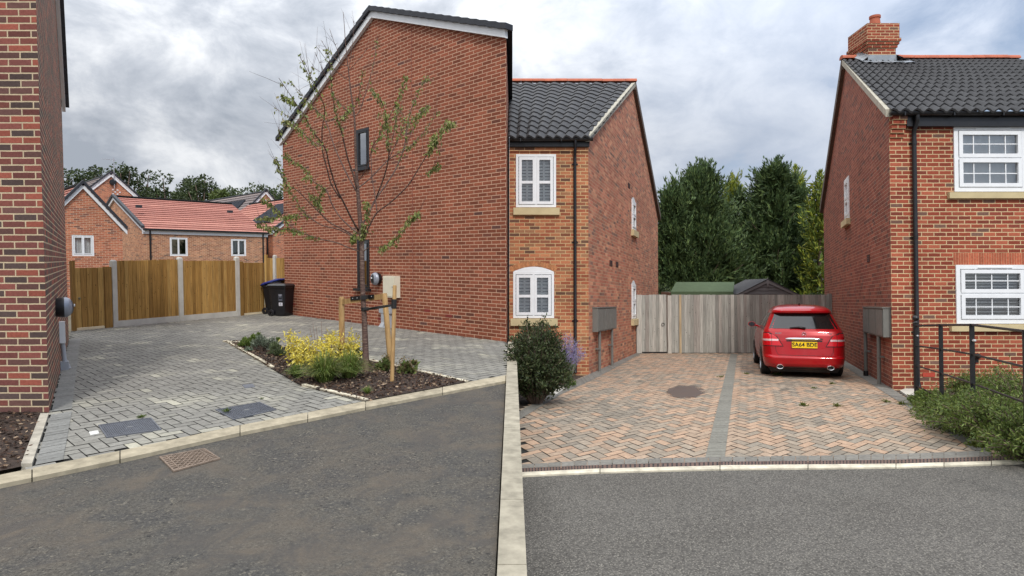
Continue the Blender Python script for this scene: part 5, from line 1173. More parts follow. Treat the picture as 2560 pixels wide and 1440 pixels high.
def pantiles(parent, e0, e1, r0, r1, rows, period, amp=.032, lip=.034, name='roof'):
    """interlocking wavy tiles laid in courses from eave line e to ridge line r; each course laps the one below"""
    L = (e1 - e0).length; n = max(2, round(L / period)); seg = 6; nr = (e1 - e0).cross(r0 - e0).normalized(); nr = nr if nr.z > 0 else -nr; mb = MB()
    for k in range(rows):
        a0, a1 = e0.lerp(r0, k / rows - .010), e1.lerp(r1, k / rows - .010); b0, b1 = e0.lerp(r0, (k + 1) / rows), e1.lerp(r1, (k + 1) / rows); lo_, hi_, un = [], [], []
        jit = [random.uniform(-.0035, .0035) for _ in range(n + 1)]
        for i in range(n * seg + 1):
            f = i / (n * seg); ph = i / seg % 1; wv = amp * (math.sin(2 * math.pi * ph) + .28 * math.sin(4 * math.pi * ph + .6)); j = jit[i // seg]
            p, q = a0.lerp(a1, f), b0.lerp(b1, f); lo_.append(p + nr * (wv + lip + amp + j)); hi_.append(q + nr * (wv + amp)); un.append(p + nr * (wv + amp - .004))
        mb.grid([un, lo_]); mb.grid([lo_, hi_])
    return mb.build(name, TILES, parent, smooth=50)
def ridge_tiles(parent, a, b, n, r=.11):
    mb = MB(); u_ = Vector((0, 0, 1)); e = (b - a).normalized(); sd = e.cross(u_).normalized()
    for i in range(n):
        p, q = a.lerp(b, (i + .012) / n), a.lerp(b, (i + 1) / n); dz = random.uniform(-.006, .006)
        rows = [[x + sd * r * math.cos(t_) + u_ * (r * .95 * math.sin(t_) + dz - .02) for t_ in [math.pi * k / 8 for k in range(9)]] for x in (p, q)]
        mb.grid(rows); mb.idx(range(len(mb.v) - 18, len(mb.v) - 9)); mb.idx(range(len(mb.v) - 9, len(mb.v)))
    return mb.build('ridge', TERRA, parent, smooth=50)
def downpipe(parent, pl, s, t1, t0, r=.034, swan=.16, mat=BLACKP):
    mb = MB(); mb.tube([pl.p(s, t1, swan), pl.p(s, t1 - .12, swan), pl.p(s, t1 - .28, .055), pl.p(s, t1 - .4, .055), pl.p(s, t0 + .1, .055), pl.p(s, t0, .09)], r, 12)
    y = t1 - .5
    while y > t0: mb.lathe(pl.p(s, y, .055), pl.ez, [(-.035, r), (-.035, r + .006), (.035, r + .006), (.035, r)], 12); mb.pbox(pl, s - .07, s + .07, y - .012, y + .012, .002, .02); y -= 1.75
    return mb.build('downpipe', mat, parent, smooth=40)
def gutter(parent, pl, s0, s1, t, d=.10, r=.055):
    mb = MB(); rows = []
    for s in (s0, s1): rows.append([pl.p(s, t - r * math.sin(a), d + r * math.cos(a)) for a in [math.pi * k / 8 for k in range(9)]])
    mb.grid(rows); mb.idx(range(0, 9)); mb.idx(range(9, 18)); mb.pbox(pl, s0, s1, t - .005, t + .008, d + r - .004, d + r + .004)
    x = s0 + .25
    while x < s1: mb.pbox(pl, x - .012, x + .012, t - r - .01, t + .02, d - r, d + r + .008); x += .9
    return mb.build('gutter', BLACKP, parent, smooth=40)
VENT = plain('terracotta_vent', lin(92, 56, 46), .8, var=.2)
def airbrick(parent, pl, u, v, w_=.25, h_=.15):
    s, t_ = pl.st(u, v); mb = MB(); mb.pbox(pl, s - w_ / 2, s + w_ / 2, t_ - h_ / 2, t_ + h_ / 2, -.001, .012); o = mb.build('vent', VENT, parent); mb = MB()
    for k in range(4): y = t_ - h_ / 2 + h_ * (k + .3) / 4; mb.pbox(pl, s - w_ * .42, s + w_ * .42, y, y + h_ * .1, .013, .016)
    mb.build('louvre', DARKROOM, o)
def cabinet(pl, s0, s1, t0, t1, label, pipes, n=3):
    root = thing('meter_cabinet', label, 'meter cabinet', pl.p(s0, t0, 0)); CAB = bpy.data.materials.get('cabinet_grey') or plain('cabinet_grey', lin(112, 111, 106), .55, var=.1, scale=4)
    for k in range(n):
        a, b = lerp(s0, s1, k / n), lerp(s0, s1, (k + 1) / n); mb = MB(); mb.pbox(pl, a + .004, b - .004, t0, t1, .002, .13); o = mb.build('cabinet', CAB, root); mb = MB(); mb.pbox(pl, a + .03, b - .03, t0 + .025, t1 - .03, .131, .142); d_ = mb.build('door', CAB, o)
    mb = MB(); mb.pbox(pl, s0 - .01, s1 + .01, t1 + .001, t1 + .02, .0, .150); mb.build('lid', CAB, root)
    for s in pipes:
        mb = MB(); mb.tube([pl.p(s, -.04, .09), pl.p(s, t0 - .002, .09)], .036, 10); mb.pbox(pl, s - .06, s + .06, t0 * .55, t0 * .55 + .03, .003, .12); mb.build('conduit', CAB, root, smooth=40)
    return root
def sill(parent, pl, s0, s1, t0, t1, d=.07):
    mb = MB(); mb.hexa(pl.p(s0, t0, -.06), pl.p(s1, t0, -.06), pl.p(s1, t1, -.06), pl.p(s0, t1, -.06), pl.p(s0, t0, d), pl.p(s1, t0, d), pl.p(s1, t1 - .012, d), pl.p(s0, t1 - .012, d)); return mb.build('window_sill', STONE, parent)

# ---- house on the left of the drive
HB = thing('brick_house', 'mellow orange-brown brick house with dark pantiles and white shuttered windows', 'house', B0)
OX = -.06; BF = Plane(onplan(SR, OX, B0.y), B0, U_R); BL = BF.L; BG = Plane(B0, B0 + DR * 11.1, U_R); GLen = BG.L
TE = 5.22; wu = (BF.st(1290, 453)[0], BF.st(1390, 453)[0], 3.735, 4.925); wl = (BF.st(1283, 740)[0], BF.st(1385, 740)[0], 1.26, 2.30)
mb = MB(); wall_faces(mb, BF, [(0, TE), (BL, TE)], [rect(*wu), arch(wl[0], wl[1], wl[2], wl[3] - .01, .115)]); mb.build('wall', BR_B, HB)
gw1 = (5.70, 6.42, 3.86, 4.78); gw2 = (5.62, 6.34, 1.11, 2.18); ga = (6.05, 8.42)
mb = MB(); wall_faces(mb, BG, [(0, TE + .1), ga, (GLen, 5.1)], [arch(gw1[0], gw1[1], gw1[2], gw1[3], .12), arch(gw2[0], gw2[1], gw2[2], gw2[3], .12)], us=1, s_off=.09)
bkB = Plane(BG.p(GLen, 0), BG.p(GLen, 0) + Vector((-BL - .2, 0, 0)), U_R, True); wall_faces(mb, bkB, [(0, 5.1), (BL + .2, 5.1)])
mb.build('side_wall', BR_BG, HB)
e0, e1 = BF.p(-.02, TE + .02, .16), BF.p(BL + .09, TE + .02, .16); rz = BG.p(ga[0], ga[1] + .06); r1_ = rz + Vector((.09, 0, 0)); r0_ = Vector((e0.x, rz.y, rz.z))
pantiles(HB, e0, e1, r0_, r1_, 14, .205); ridge_tiles(HB, r0_ + Vector((0, 0, .07)), r1_ + Vector((.02, 0, .07)), 11)
mb = MB(); eb = BG.p(GLen + .15, 5.08); mb.face([r0_, r1_, eb + Vector((.09, 0, 0)), Vector((r0_.x, eb.y, eb.z))]); mb.build('rear_roof', TILES, HB)
mb = MB(); slab(mb, BG, (-.16, TE - .01), (ga[0], ga[1] + .0), -.04, .10, -.02, .085); mb.build('verge', MORTAR, HB)
mb = MB(); slab(mb, BG, (GLen + .18, 5.03), (ga[0] + .001, ga[1]), -.14, .10, -.02, .10); mb.build('rear_verge', plain('brown_verge', lin(96, 82, 72), .8, var=.2), HB)
gutter(HB, BF, 0, BL + .085, TE + .015, .155); mb = MB(); mb.pbox(BF, 0, BL + .02, TE - .14, TE + .03, .001, .09); mb.build('fascia', BLACKP, HB)
mb = MB(); mb.pbox(BF, 0, BL, TE - .235, TE - .15, .001, .028); mb.build('corbel_course', BR_B, HB)
downpipe(HB, BF, BF.st(1437, 500)[0], TE - .02, .05)
o1 = window(HB, BF, *wu, (.5,), (), .03, .055, sash=.062, blind=('slats', 0, 1, .072, 1.0, (.28, .70)), bars=None, label='upper white two-light window with shutters')
mb = MB(); yy = lerp(wu[2], wu[3], .47)
for a, b in ((0, .5), (.5, 1)): W_ = wu[1] - wu[0] - .11; mb.pbox(BF, wu[0] + .055 + W_ * a + .075, wu[0] + .055 + W_ * b - .075, yy - .03, yy + .03, -.03, .022)
mb.build('transom', WHITE, o1)
o2 = window(HB, BF, wl[0], wl[1], wl[2], wl[3] - .012, (.5,), (), .03, .055, sash=.062, blind=('slats', 0, 1, .072, 1.0, (.28, .70)), label='lower white two-light window with arched head')
mb = MB(); yy = lerp(wl[2], wl[3], .47)
for a, b in ((0, .5), (.5, 1)): W_ = wl[1] - wl[0] - .11; mb.pbox(BF, wl[0] + .055 + W_ * a + .075, wl[0] + .055 + W_ * b - .075, yy - .03, yy + .03, -.03, .022)
mb.build('transom', WHITE, o2)
mb = MB(); st_ = arch(wl[0], wl[1], wl[2], wl[3] - .008, .113); mb.face([BF.p(wl[0], wl[3] - .011, .005)] + [BF.p(s[0], s[3], .005) for s in st_] + [BF.p(wl[1], wl[3] - .009, .005)]); mb.face([BF.p(wl[0], wl[3] - .011, .005), BF.p(wl[1], wl[3] - .011, .005), BF.p(wl[1], wl[3] - .011, -.05), BF.p(wl[0], wl[3] - .011, -.05)]); mb.build('arch_head', WHITE, o2)
ARCHB = attr_mat('arch_brick', .88, ('Object', (1, 1, 1), 24), .25, .4)
mb = MB(); n = 17; cx = (wl[0] + wl[1]) / 2; hw = (wl[1] - wl[0]) / 2 + .04
for i in range(n):
    f0, f1 = (i + .06) / n, (i + .94) / n; h = lambda f, k: (cx + (2 * f - 1) * (hw + k * .05), wl[3] - .012 + .128 * (1 - (2 * f - 1) ** 2) + k * .11)
    mb.face([BF.p(*h(f0, 0), .004), BF.p(*h(f1, 0), .004), BF.p(*h(f1, 1), .004), BF.p(*h(f0, 1), .004)], None, shade(lin(184, 126, 86), .8, 1.15))
mb.build('brick_arch', ARCHB, HB)
sill(HB, BF, wu[0] - .06, wu[1] + .075, 3.56, 3.73); sill(HB, BF, wl[0] - .06, wl[1] + .075, 1.09, 1.255)
for g, lab in ((gw1, 'narrow upper side window with arched head'), (gw2, 'narrow lower side window with arched head')):
    o = window(HB, BG, g[0], g[1], g[2], g[3] - .004, (), (.5,), .02, .07, sash=.06, gl=GLASSB, label=lab)
    mb = MB(); a_ = arch(g[0], g[1], g[2], g[3] - .002, .118); mb.face([BG.p(g[0], g[3] - .003, .004)] + [BG.p(s[0], s[3], .004) for s in a_] + [BG.p(g[1], g[3] - .003, .004)]); mb.build('arch_head', WHITE, o)
    sill(HB, BG, g[0] - .1, g[1] + .1, g[2] - .20, g[2] - .005, .09)
for u, v in ((1572, 464), (1527, 658), (1542, 661)): airbrick(HB, BG, u, v, .34, .14)
s0, t0 = BG.st(1496, 831); s1, t1 = BG.st(1543, 830); bs0, bt0 = BG.std(1496, 830, .14); bs1 = BG.std(1542, 800, .14)[0]; bt1 = BG.std(1496, 770, .14)[1]; cabinet(BG, bs0, bs1, bt0, bt1, 'grey triple meter cabinet on the left house side wall, by the timber gate', (BG.std(1500, 880, .1)[0], BG.std(1531, 870, .1)[0]))

# ---- house on the right of the drive
HC = thing('brick_house', 'red brick house with chimney, dark pantiles and white Georgian-bar windows', 'house', C0)
CF = Plane(C0, C0 + Vector((1, 0, 0)), U_R); CLn = 6.5; CG = Plane(C0, C0 + DR * 10.3, U_R); CGL = CG.L; TC = 5.06
cu = (1.185, 2.52, 3.66, 4.875); clw = (1.185, 2.52, 1.215, 2.30)
mb = MB(); wall_faces(mb, CF, [(0, TC), (CLn, TC)], [rect(*cu), rect(*clw)], reveal=.07); mb.build('wall', BR_C, HC)
ca = (5.45, 8.0); cw1 = (5.0, 5.78, 3.80, 4.90)
mb = MB(); wall_faces(mb, CG, [(0, TC), ca, (CGL, 4.98)], [rect(*cw1)], us=1, s_off=.11)
bkC = Plane(CG.p(CGL, 0), CG.p(CGL, 0) + Vector((CLn, 0, 0)), U_R, True); wall_faces(mb, bkC, [(0, 4.98), (CLn, 4.98)]); wall_faces(mb, Plane(CF.p(CLn, 0), CF.p(CLn, 0) + DR * 10.3, U_R, True), [(0, TC), ca, (CGL, 4.98)]); mb.build('side_wall', BR_CG, HC)
e0, e1 = CF.p(-.09, TC + .035, .17), CF.p(CLn, TC + .035, .17); rz = CG.p(ca[0], ca[1] + .06); r0_ = rz + Vector((-.09, 0, 0)); r1_ = Vector((e1.x, rz.y, rz.z))
pantiles(HC, e0, e1, r0_, r1_, 14, .215); ridge_tiles(HC, r0_ + Vector((-.02, 0, .07)), r1_ + Vector((0, 0, .07)), 15)
mb = MB(); eb = CG.p(CGL + .15, 4.96); mb.face([r0_, r1_, Vector((r1_.x, eb.y, eb.z)), eb + Vector((-.09, 0, 0))]); mb.build('rear_roof', TILES, HC)
mb = MB(); slab(mb, CG, (-.17, TC - .0), (ca[0], ca[1]), -.04, .10, -.02, .085); mb.build('verge', MORTAR, HC)
mb = MB(); slab(mb, CG, (CGL + .2, 4.9), (ca[0] + .001, ca[1]), -.16, .10, -.02, .10); mb.build('rear_verge', bpy.data.materials['brown_verge'], HC)
gutter(HC, CF, -.085, CLn, TC + .03, .165); mb = MB(); mb.pbox(CF, .27, CLn, TC - .20, TC + .045, .001, .10); mb.build('fascia', BLACKP, HC)
mb = MB()
for k in range(4): mb.pbox(CF, -.001 - .0, .26, TC - .40 + k * .0765 + .008, TC - .40 + (k + 1) * .0765, .001, .028 * (k + 1))
mb.pbox(CF, 0, .26, TC - .094 + .008, TC - .01, .001, .135); mb.build('corbel', BR_C, HC)
downpipe(HC, CF, .425, TC - .0, .06, .04)
mb = MB(); n = 30
for i in range(n):
    a, b = lerp(1.15, 2.56, (i + .05) / n), lerp(1.15, 2.56, (i + .95) / n); mb.face([CF.p(a, 2.305, .004), CF.p(b, 2.305, .004), CF.p(b, 2.525, .004), CF.p(a, 2.525, .004)], None, shade(lin(176, 96, 70), .75, 1.15))
mb.build('soldier_course', ARCHB, HC)
mb = MB(); mb.face([CF.p(1.15, 2.303, .0025), CF.p(2.56, 2.303, .0025), CF.p(2.56, 2.528, .0025), CF.p(1.15, 2.528, .0025)]); mb.build('soldier_mortar', plain('mortar', lin(204, 178, 140), .95), HC)
for z, lab, bl, zones in ((cu, 'upper white sash-style window with Georgian bars', ('cloth', 0, 1, 0), ((0, .5), (.53, 1))), (clw, 'lower white window with Georgian bars and venetian blind', ('slats', 0, 1, .055, .62), ((0, .5), (.53, 1)))):
    o = window(HC, CF, z[0], z[1], z[2], z[3], (), (.515,), .02, .075, sash=.07, bars=(4, 2, zones), blind=bl, label=lab, gl=GLASSB if z is cu else GLASS)
    mb = MB(); mb.pbox(CF, z[0] + .40, z[1] - .3, z[3] - .06, z[3] - .035, .026, .04); mb.build('trickle_vent', WHITE, o)
    mb = MB(); mb.pbox(CF, z[0] + .05, z[1] - .05, lerp(z[2], z[3], .46), z[3] - .05, .026, .0265); 
sill(HC, CF, 1.06, 2.66, 3.53, 3.655); sill(HC, CF, 1.06, 2.66, 1.075, 1.21)
window(HC, CG, *cw1, (), (.47,), .02, .08, sash=.06, gl=GLASSB, label='narrow white side window high on the shaded wall'); sill(HC, CG, cw1[0] - .12, cw1[1] + .12, cw1[2] - .17, cw1[2] - .004, .10)
airbrick(HC, CG, 2172, 646, .3, .16)
mb = MB(); mb.pbox(CF, .55, .775, .235, .31, .001, .012); mb.build('air_brick', plain('red_airbrick', lin(176, 66, 48), .8, var=.1), HC)
mb = MB(); mb.lathe(CF.p(1.52, .62, .03), CF.n, [(0, .05), (.06, .055), (.10, .03), (.105, 0)], 12); mb.pbox(CF, 1.49, 1.55, .50, .60, .01, .06); mb.build('outside_tap', BLACKP, HC)
bs0, bt0 = CG.std(2207, 843, .14); bs1 = CG.std(2157, 800, .14)[0]; bt1 = CG.std(2207, 771, .14)[1]; cabinet(CG, bs0, bs1, bt0, bt1, 'dark grey triple meter cabinet on the shaded wall right of the car', (CG.std(2196, 900, .1)[0], CG.std(2163, 890, .1)[0]))
sb_ = CG.std(2163, 890, .1)[0]; mb = MB(); mb.tube([CG.p(sb_, -.03, .09), CG.p(sb_, .12, .09)], .05, 10); mb.build('pipe_boot', BLACKP, HC)
# chimney
ch = thing('chimney', 'red brick chimney with lead flashing on the right house ridge', 'chimney', rz); ch.parent = HC; ch.location = rz - C0; ROOT[ch.name] = rz
for k_ in ('label', 'category'): del ch[k_]
cy0, cy1 = rz.y - .42, rz.y + .42; fx0 = (2171 - CX) / F * cy0; fx1 = (2239.5 - CX) / F * cy0; dxs = DR.x * (cy1 - cy0)
CHP = Plane(Vector((fx0, cy0, 7.0)), Vector((fx1, cy0, 7.0)), Vector((0, 0, 1))); CHS = Plane(Vector((fx0, cy0, 7.0)), Vector((fx0 , cy1, 7.0)), Vector((0, 0, 1)))
ztop = 1.6 + (720 - 60) / F * cy0 - 7; mb = MB(); W_ = fx1 - fx0
def chbox(o, t0, t1):
    P = [Vector((fx0 - o, cy0 - o, 7 + t0)), Vector((fx1 + o, cy0 - o, 7 + t0)), Vector((fx1 + o, cy1 + o, 7 + t0)), Vector((fx0 - o, cy1 + o, 7 + t0))]; Q = [p + Vector((0, 0, t1 - t0)) for p in P]
    for i in range(4): j = (i + 1) % 4; l = (P[j] - P[i]).length; mb.face([P[i], P[j], Q[j], Q[i]], [(0, t0), (l, t0), (l, t1), (0, t1)])
    mb.face(Q, [(0, 0), (1, 0), (1, 1), (0, 1)]); mb.face(P[::-1], [(0, 0), (1, 0), (1, 1), (0, 1)])
tb_ = 1.6 + (720 - 118) / F * cy0 - 7
chbox(0, .0, ztop - .62)
for k in range(3): chbox(.03 + .03 * k, ztop - .62 + .0765 * k, ztop - .62 + .0765 * (k + 1))
chbox(.06, ztop - .39, ztop)
o = mb.build('stack', BR_C, ch)
mb = MB(); zf = 7.0; 
def lead(pts): mb.face(pts)
sl = (ca[1] - TC) / 5.15; zr = lambda y: rz.z - abs(y - rz.y) * (rz.z - e0.z) / (rz.y - e0.y)
zz = zr(cy0) + .06; mb.hexa(Vector((fx0 - .02, cy0 - .012, zz - .1)), Vector((fx1 + .02, cy0 - .012, zz - .1)), Vector((fx1 + .02, cy0 - .012, zz + .17)), Vector((fx0 - .02, cy0 - .012, zz + .17)), Vector((fx0 - .02, cy0 - .001, zz - .1)), Vector((fx1 + .02, cy0 - .001, zz - .1)), Vector((fx1 + .02, cy0 - .001, zz + .17)), Vector((fx0 - .02, cy0 - .001, zz + .17)))
rows = [[Vector((lerp(fx0 - .22, fx1 + .38, i / 12), cy0 - .01 - d, zr(cy0 - d) + .085 + .012 * math.sin(i * 1.9))) for i in range(13)] for d in (0, .12, .26)]; mb.grid(rows)
rows = [[Vector((fx0 - d, lerp(cy0 - .1, cy1 + .1, i / 6), zr(lerp(cy0 - .1, cy1 + .1, i / 6)) + (.24 if d < .02 else .1))) for i in range(7)] for d in (.012, .013, .2)]; mb.grid(rows)
rows = [[Vector((fx1 + d, lerp(cy0 - .1, cy1 + .1, i / 6), zr(lerp(cy0 - .1, cy1 + .1, i / 6)) + (.24 if d < .02 else .1))) for i in range(7)] for d in (.012, .013, .32)]; mb.grid(rows)
mb.build('flashing', LEAD, ch, smooth=40)
mb = MB(); mb.lathe(Vector(((fx0 + fx1) / 2 + .05, (cy0 + cy1) / 2, 7 + ztop)), (0, 0, 1), [(0, .15), (.05, .15), (.3, .12), (.32, .14), (.38, .14), (.38, .10), (.1, .09)], 20); mb.build('chimney_pot', TERRA, ch, smooth=40)
# ================================================================== right forecourt: fence, sheds, conifers, planting
OLDW = attr_mat('weathered_timber', .9, ('UV', (30, 1.0, 1), 1.8), .40, .3)
OC = [lin(164, 163, 156), lin(150, 149, 142), lin(182, 179, 171), lin(138, 136, 130), lin(158, 152, 145)]
fx0, fx1 = B0.x + DR.x * (YF - B0.y) + .0, C0.x + DR.x * (YF - C0.y)
FP = Plane(onplan(SR, fx0, YF - .02), onplan(SR, fx1, YF - .02), U_R); FH = 1.855
WF = thing('weathered_fence', 'long silver-grey weathered board fence behind the red car', 'fence', FP.p(1, 0))
sg0, sg1 = FP.st(1598, 800)[0], FP.st(1666, 800)[0]
mb = MB(); board_panel(mb, FP, sg1 + .17, FP.L - .04, .02, FH, .098, cols=OC); mb.build('board_panel', OLDW, WF)
s_ = FP.st(1700, 800)[0]; each('post', OLDW, WF, FP, [(sg1 + .03, sg1 + .155, -.05, FH - .02, -.03, .05)], col=OC[2]); each('pale_board', OLDW, WF, FP, [(s_ - .03, s_ + .035, .0, FH, .028, .04)], col=lin(180, 160, 130)); each('post', OLDW, WF, FP, [(FP.L - .16, FP.L - .03, -.05, FH + .03, .025, .10)], col=OC[3])
each('rail', OLDW, WF, FP, [(sg1 + .1, FP.L, .45, .55, -.06, -.01), (sg1 + .1, FP.L, 1.4, 1.5, -.06, -.01)], col=OC[3])
WG = thing('weathered_gate', 'grey weathered board gate with ring latch beside the left house', 'gate', FP.p(sg0, 0))
mb = MB(); board_panel(mb, FP, sg0 + .08, sg1, .05, FH, .115, cols=OC); mb.build('board_panel', OLDW, WG); mb = MB(); mb.pbox(FP, .0, sg0 + .07, -.05, FH, -.03, .06, col=OC[2]); mb.build('post', OLDW, WG)
s, t_ = FP.st(1663, 811); mb = MB()
for k in range(12):
    a, b = 2 * math.pi * k / 12, 2 * math.pi * (k + 1) / 12; mb.tube([FP.p(s - .08 + .045 * math.cos(a), t_ + .045 * math.sin(a), .04), FP.p(s - .08 + .045 * math.cos(b), t_ + .045 * math.sin(b), .04)], .008, 5)
mb.build('ring_latch', BLACKM, WG); mb = MB(); mb.pbox(FP, sg0 + .08, sg1, -.02, .045, -.04, .015); mb.build('kick_board', BLACKP, WG)
# sheds
GREEN = plain('green_felt', lin(76, 92, 66), .95, var=.1, scale=5, bump=.2); SHD = attr_mat('shed_board', .9, ('UV', (1.2, 30, 1), 1.5), .3, .2)
ys = 23.0; P = lambda u, v, y=ys: at(u, v, y)
sh = thing('garden_shed', 'shed with a plain green felt roof behind the fence', 'shed', onplan(SR, (1755 - CX) / F * ys, ys), 'sheds behind the fence')
a0, a1, b0, b1 = P(1677, 729), P(1833, 729), at(1690, 705, ys + 1.1), at(1836, 705, ys + 1.1); dn = Vector((0, 0, -.07))
mb = MB(); mb.hexa(a0 + dn, a1 + dn, b1 + dn, b0 + dn, a0, a1, b1, b0); c0, c1 = b0 + Vector((0, 1.1, -.5)), b1 + Vector((0, 1.1, -.5)); mb.hexa(b0 + dn, b1 + dn, c1 + dn, c0 + dn, b0, b1, c1, c0); mb.build('roof', GREEN, sh)
mb = MB(); zb_ = SR * ys - .1; x0, x1 = a0.x + .12, a1.x - .12; q = lambda x, y, z: Vector((x, y, z)); z1 = a0.z - .02
mb.hexa(q(x0, ys + .1, zb_), q(x1, ys + .1, zb_), q(x1, ys + 2, zb_), q(x0, ys + 2, zb_), q(x0, ys + .1, z1), q(x1, ys + .1, z1), q(x1, ys + 2, z1), q(x0, ys + 2, z1), lin(150, 146, 140)); mb.build('wall', SHD, sh)
mb = MB(); mb.hexa(a0 + Vector((0, -.015, -.13)), a1 + Vector((0, -.015, -.13)), a1 + Vector((0, -.015, -.002)), a0 + Vector((0, -.015, -.002)), a0 + Vector((0, .03, -.13)), a1 + Vector((0, .03, -.13)), a1 + Vector((0, .03, -.075)), a0 + Vector((0, .03, -.075))); mb.build('fascia', GREEN, sh)
sh2 = thing('garden_shed', 'dark grey shed with a gable and pointed finial behind the fence', 'shed', onplan(SR, (1919 - CX) / F * ys, ys), 'sheds behind the fence')
DG = lin(122, 118, 118); ap, l, r = P(1919, 704), P(1852, 735), P(1986, 735); sp_ = Plane(onplan(SR, l.x, ys), onplan(SR, r.x, ys), U_R); tl, ta_ = sp_.st(1852, 736)[1], sp_.st(1919, 706)[1]
mb = MB(); W_ = sp_.L; k = 0; y = 0.0
while y < ta_:
    y1 = min(y + .12, ta_); w0 = W_ / 2 * (1 if y < tl else max(0, 1 - (y - tl) / (ta_ - tl))); w1 = W_ / 2 * (1 if y1 < tl else max(0, 1 - (y1 - tl) / (ta_ - tl))); m = random.uniform(.85, 1.1)
    mb.face([sp_.p(W_ / 2 - w0, y, .02), sp_.p(W_ / 2 + w0, y, .02), sp_.p(W_ / 2 + w1, y1, .0), sp_.p(W_ / 2 - w1, y1, .0)], [(0, y), (W_, y), (W_, y1), (0, y1)], tuple(x * m for x in DG)); y = y1
bv = Vector((0, 2.2, 0)); mb.hexa(sp_.p(0, -.1), sp_.p(0, tl), sp_.p(0, tl) + bv, sp_.p(0, -.1) + bv, sp_.p(W_, -.1), sp_.p(W_, tl), sp_.p(W_, tl) + bv, sp_.p(W_, -.1) + bv, DG); mb.build('wall', SHD, sh2)
mb = MB(); slab(mb, sp_, (-.12, tl - .06), (W_ / 2, ta_), -.02, .09, .03, .06, col=tuple(x * 1.15 for x in DG)); slab(mb, sp_, (W_ + .12, tl - .06), (W_ / 2 + .001, ta_), -.02, .09, .03, .06, col=tuple(x * 1.15 for x in DG)); mb.build('bargeboard', SHD, sh2)
mb = MB(); e = [sp_.p(-.14, tl - .02, .08), sp_.p(W_ / 2, ta_ + .1, .08), sp_.p(W_ + .14, tl - .02, .08)]; mb.hexa(e[0], e[1], e[1] + bv, e[0] + bv, e[0] + Vector((0, 0, .03)), e[1] + Vector((0, 0, .03)), e[1] + bv + Vector((0, 0, .03)), e[0] + bv + Vector((0, 0, .03))); mb.hexa(e[1] + Vector((.001, 0, 0)), e[2], e[2] + bv, e[1] + bv, e[1] + Vector((.001, 0, .03)), e[2] + Vector((0, 0, .03)), e[2] + bv + Vector((0, 0, .03)), e[1] + bv + Vector((0, 0, .03))); mb.build('roof', plain('dark_felt', lin(70, 70, 72), .95, var=.1), sh2)
mb = MB(); c_ = sp_.p(W_ / 2, ta_ - .02, .075); hx = [(0, .19), (.055, .06), (.055, -.0), (0, -.17), (-.055, 0), (-.055, .06)]
mb.face([c_ + Vector((x, -.0, z)) for x, z in hx], None, tuple(x * 1.25 for x in DG)); mb.face([c_ + Vector((x, .03, z)) for x, z in hx][::-1], None, DG)
for i in range(6): j = (i + 1) % 6; mb.face([c_ + Vector((hx[i][0], 0, hx[i][1])), c_ + Vector((hx[j][0], 0, hx[j][1])), c_ + Vector((hx[j][0], .03, hx[j][1])), c_ + Vector((hx[i][0], .03, hx[i][1]))], None, DG)
mb.build('finial', SHD, sh2)

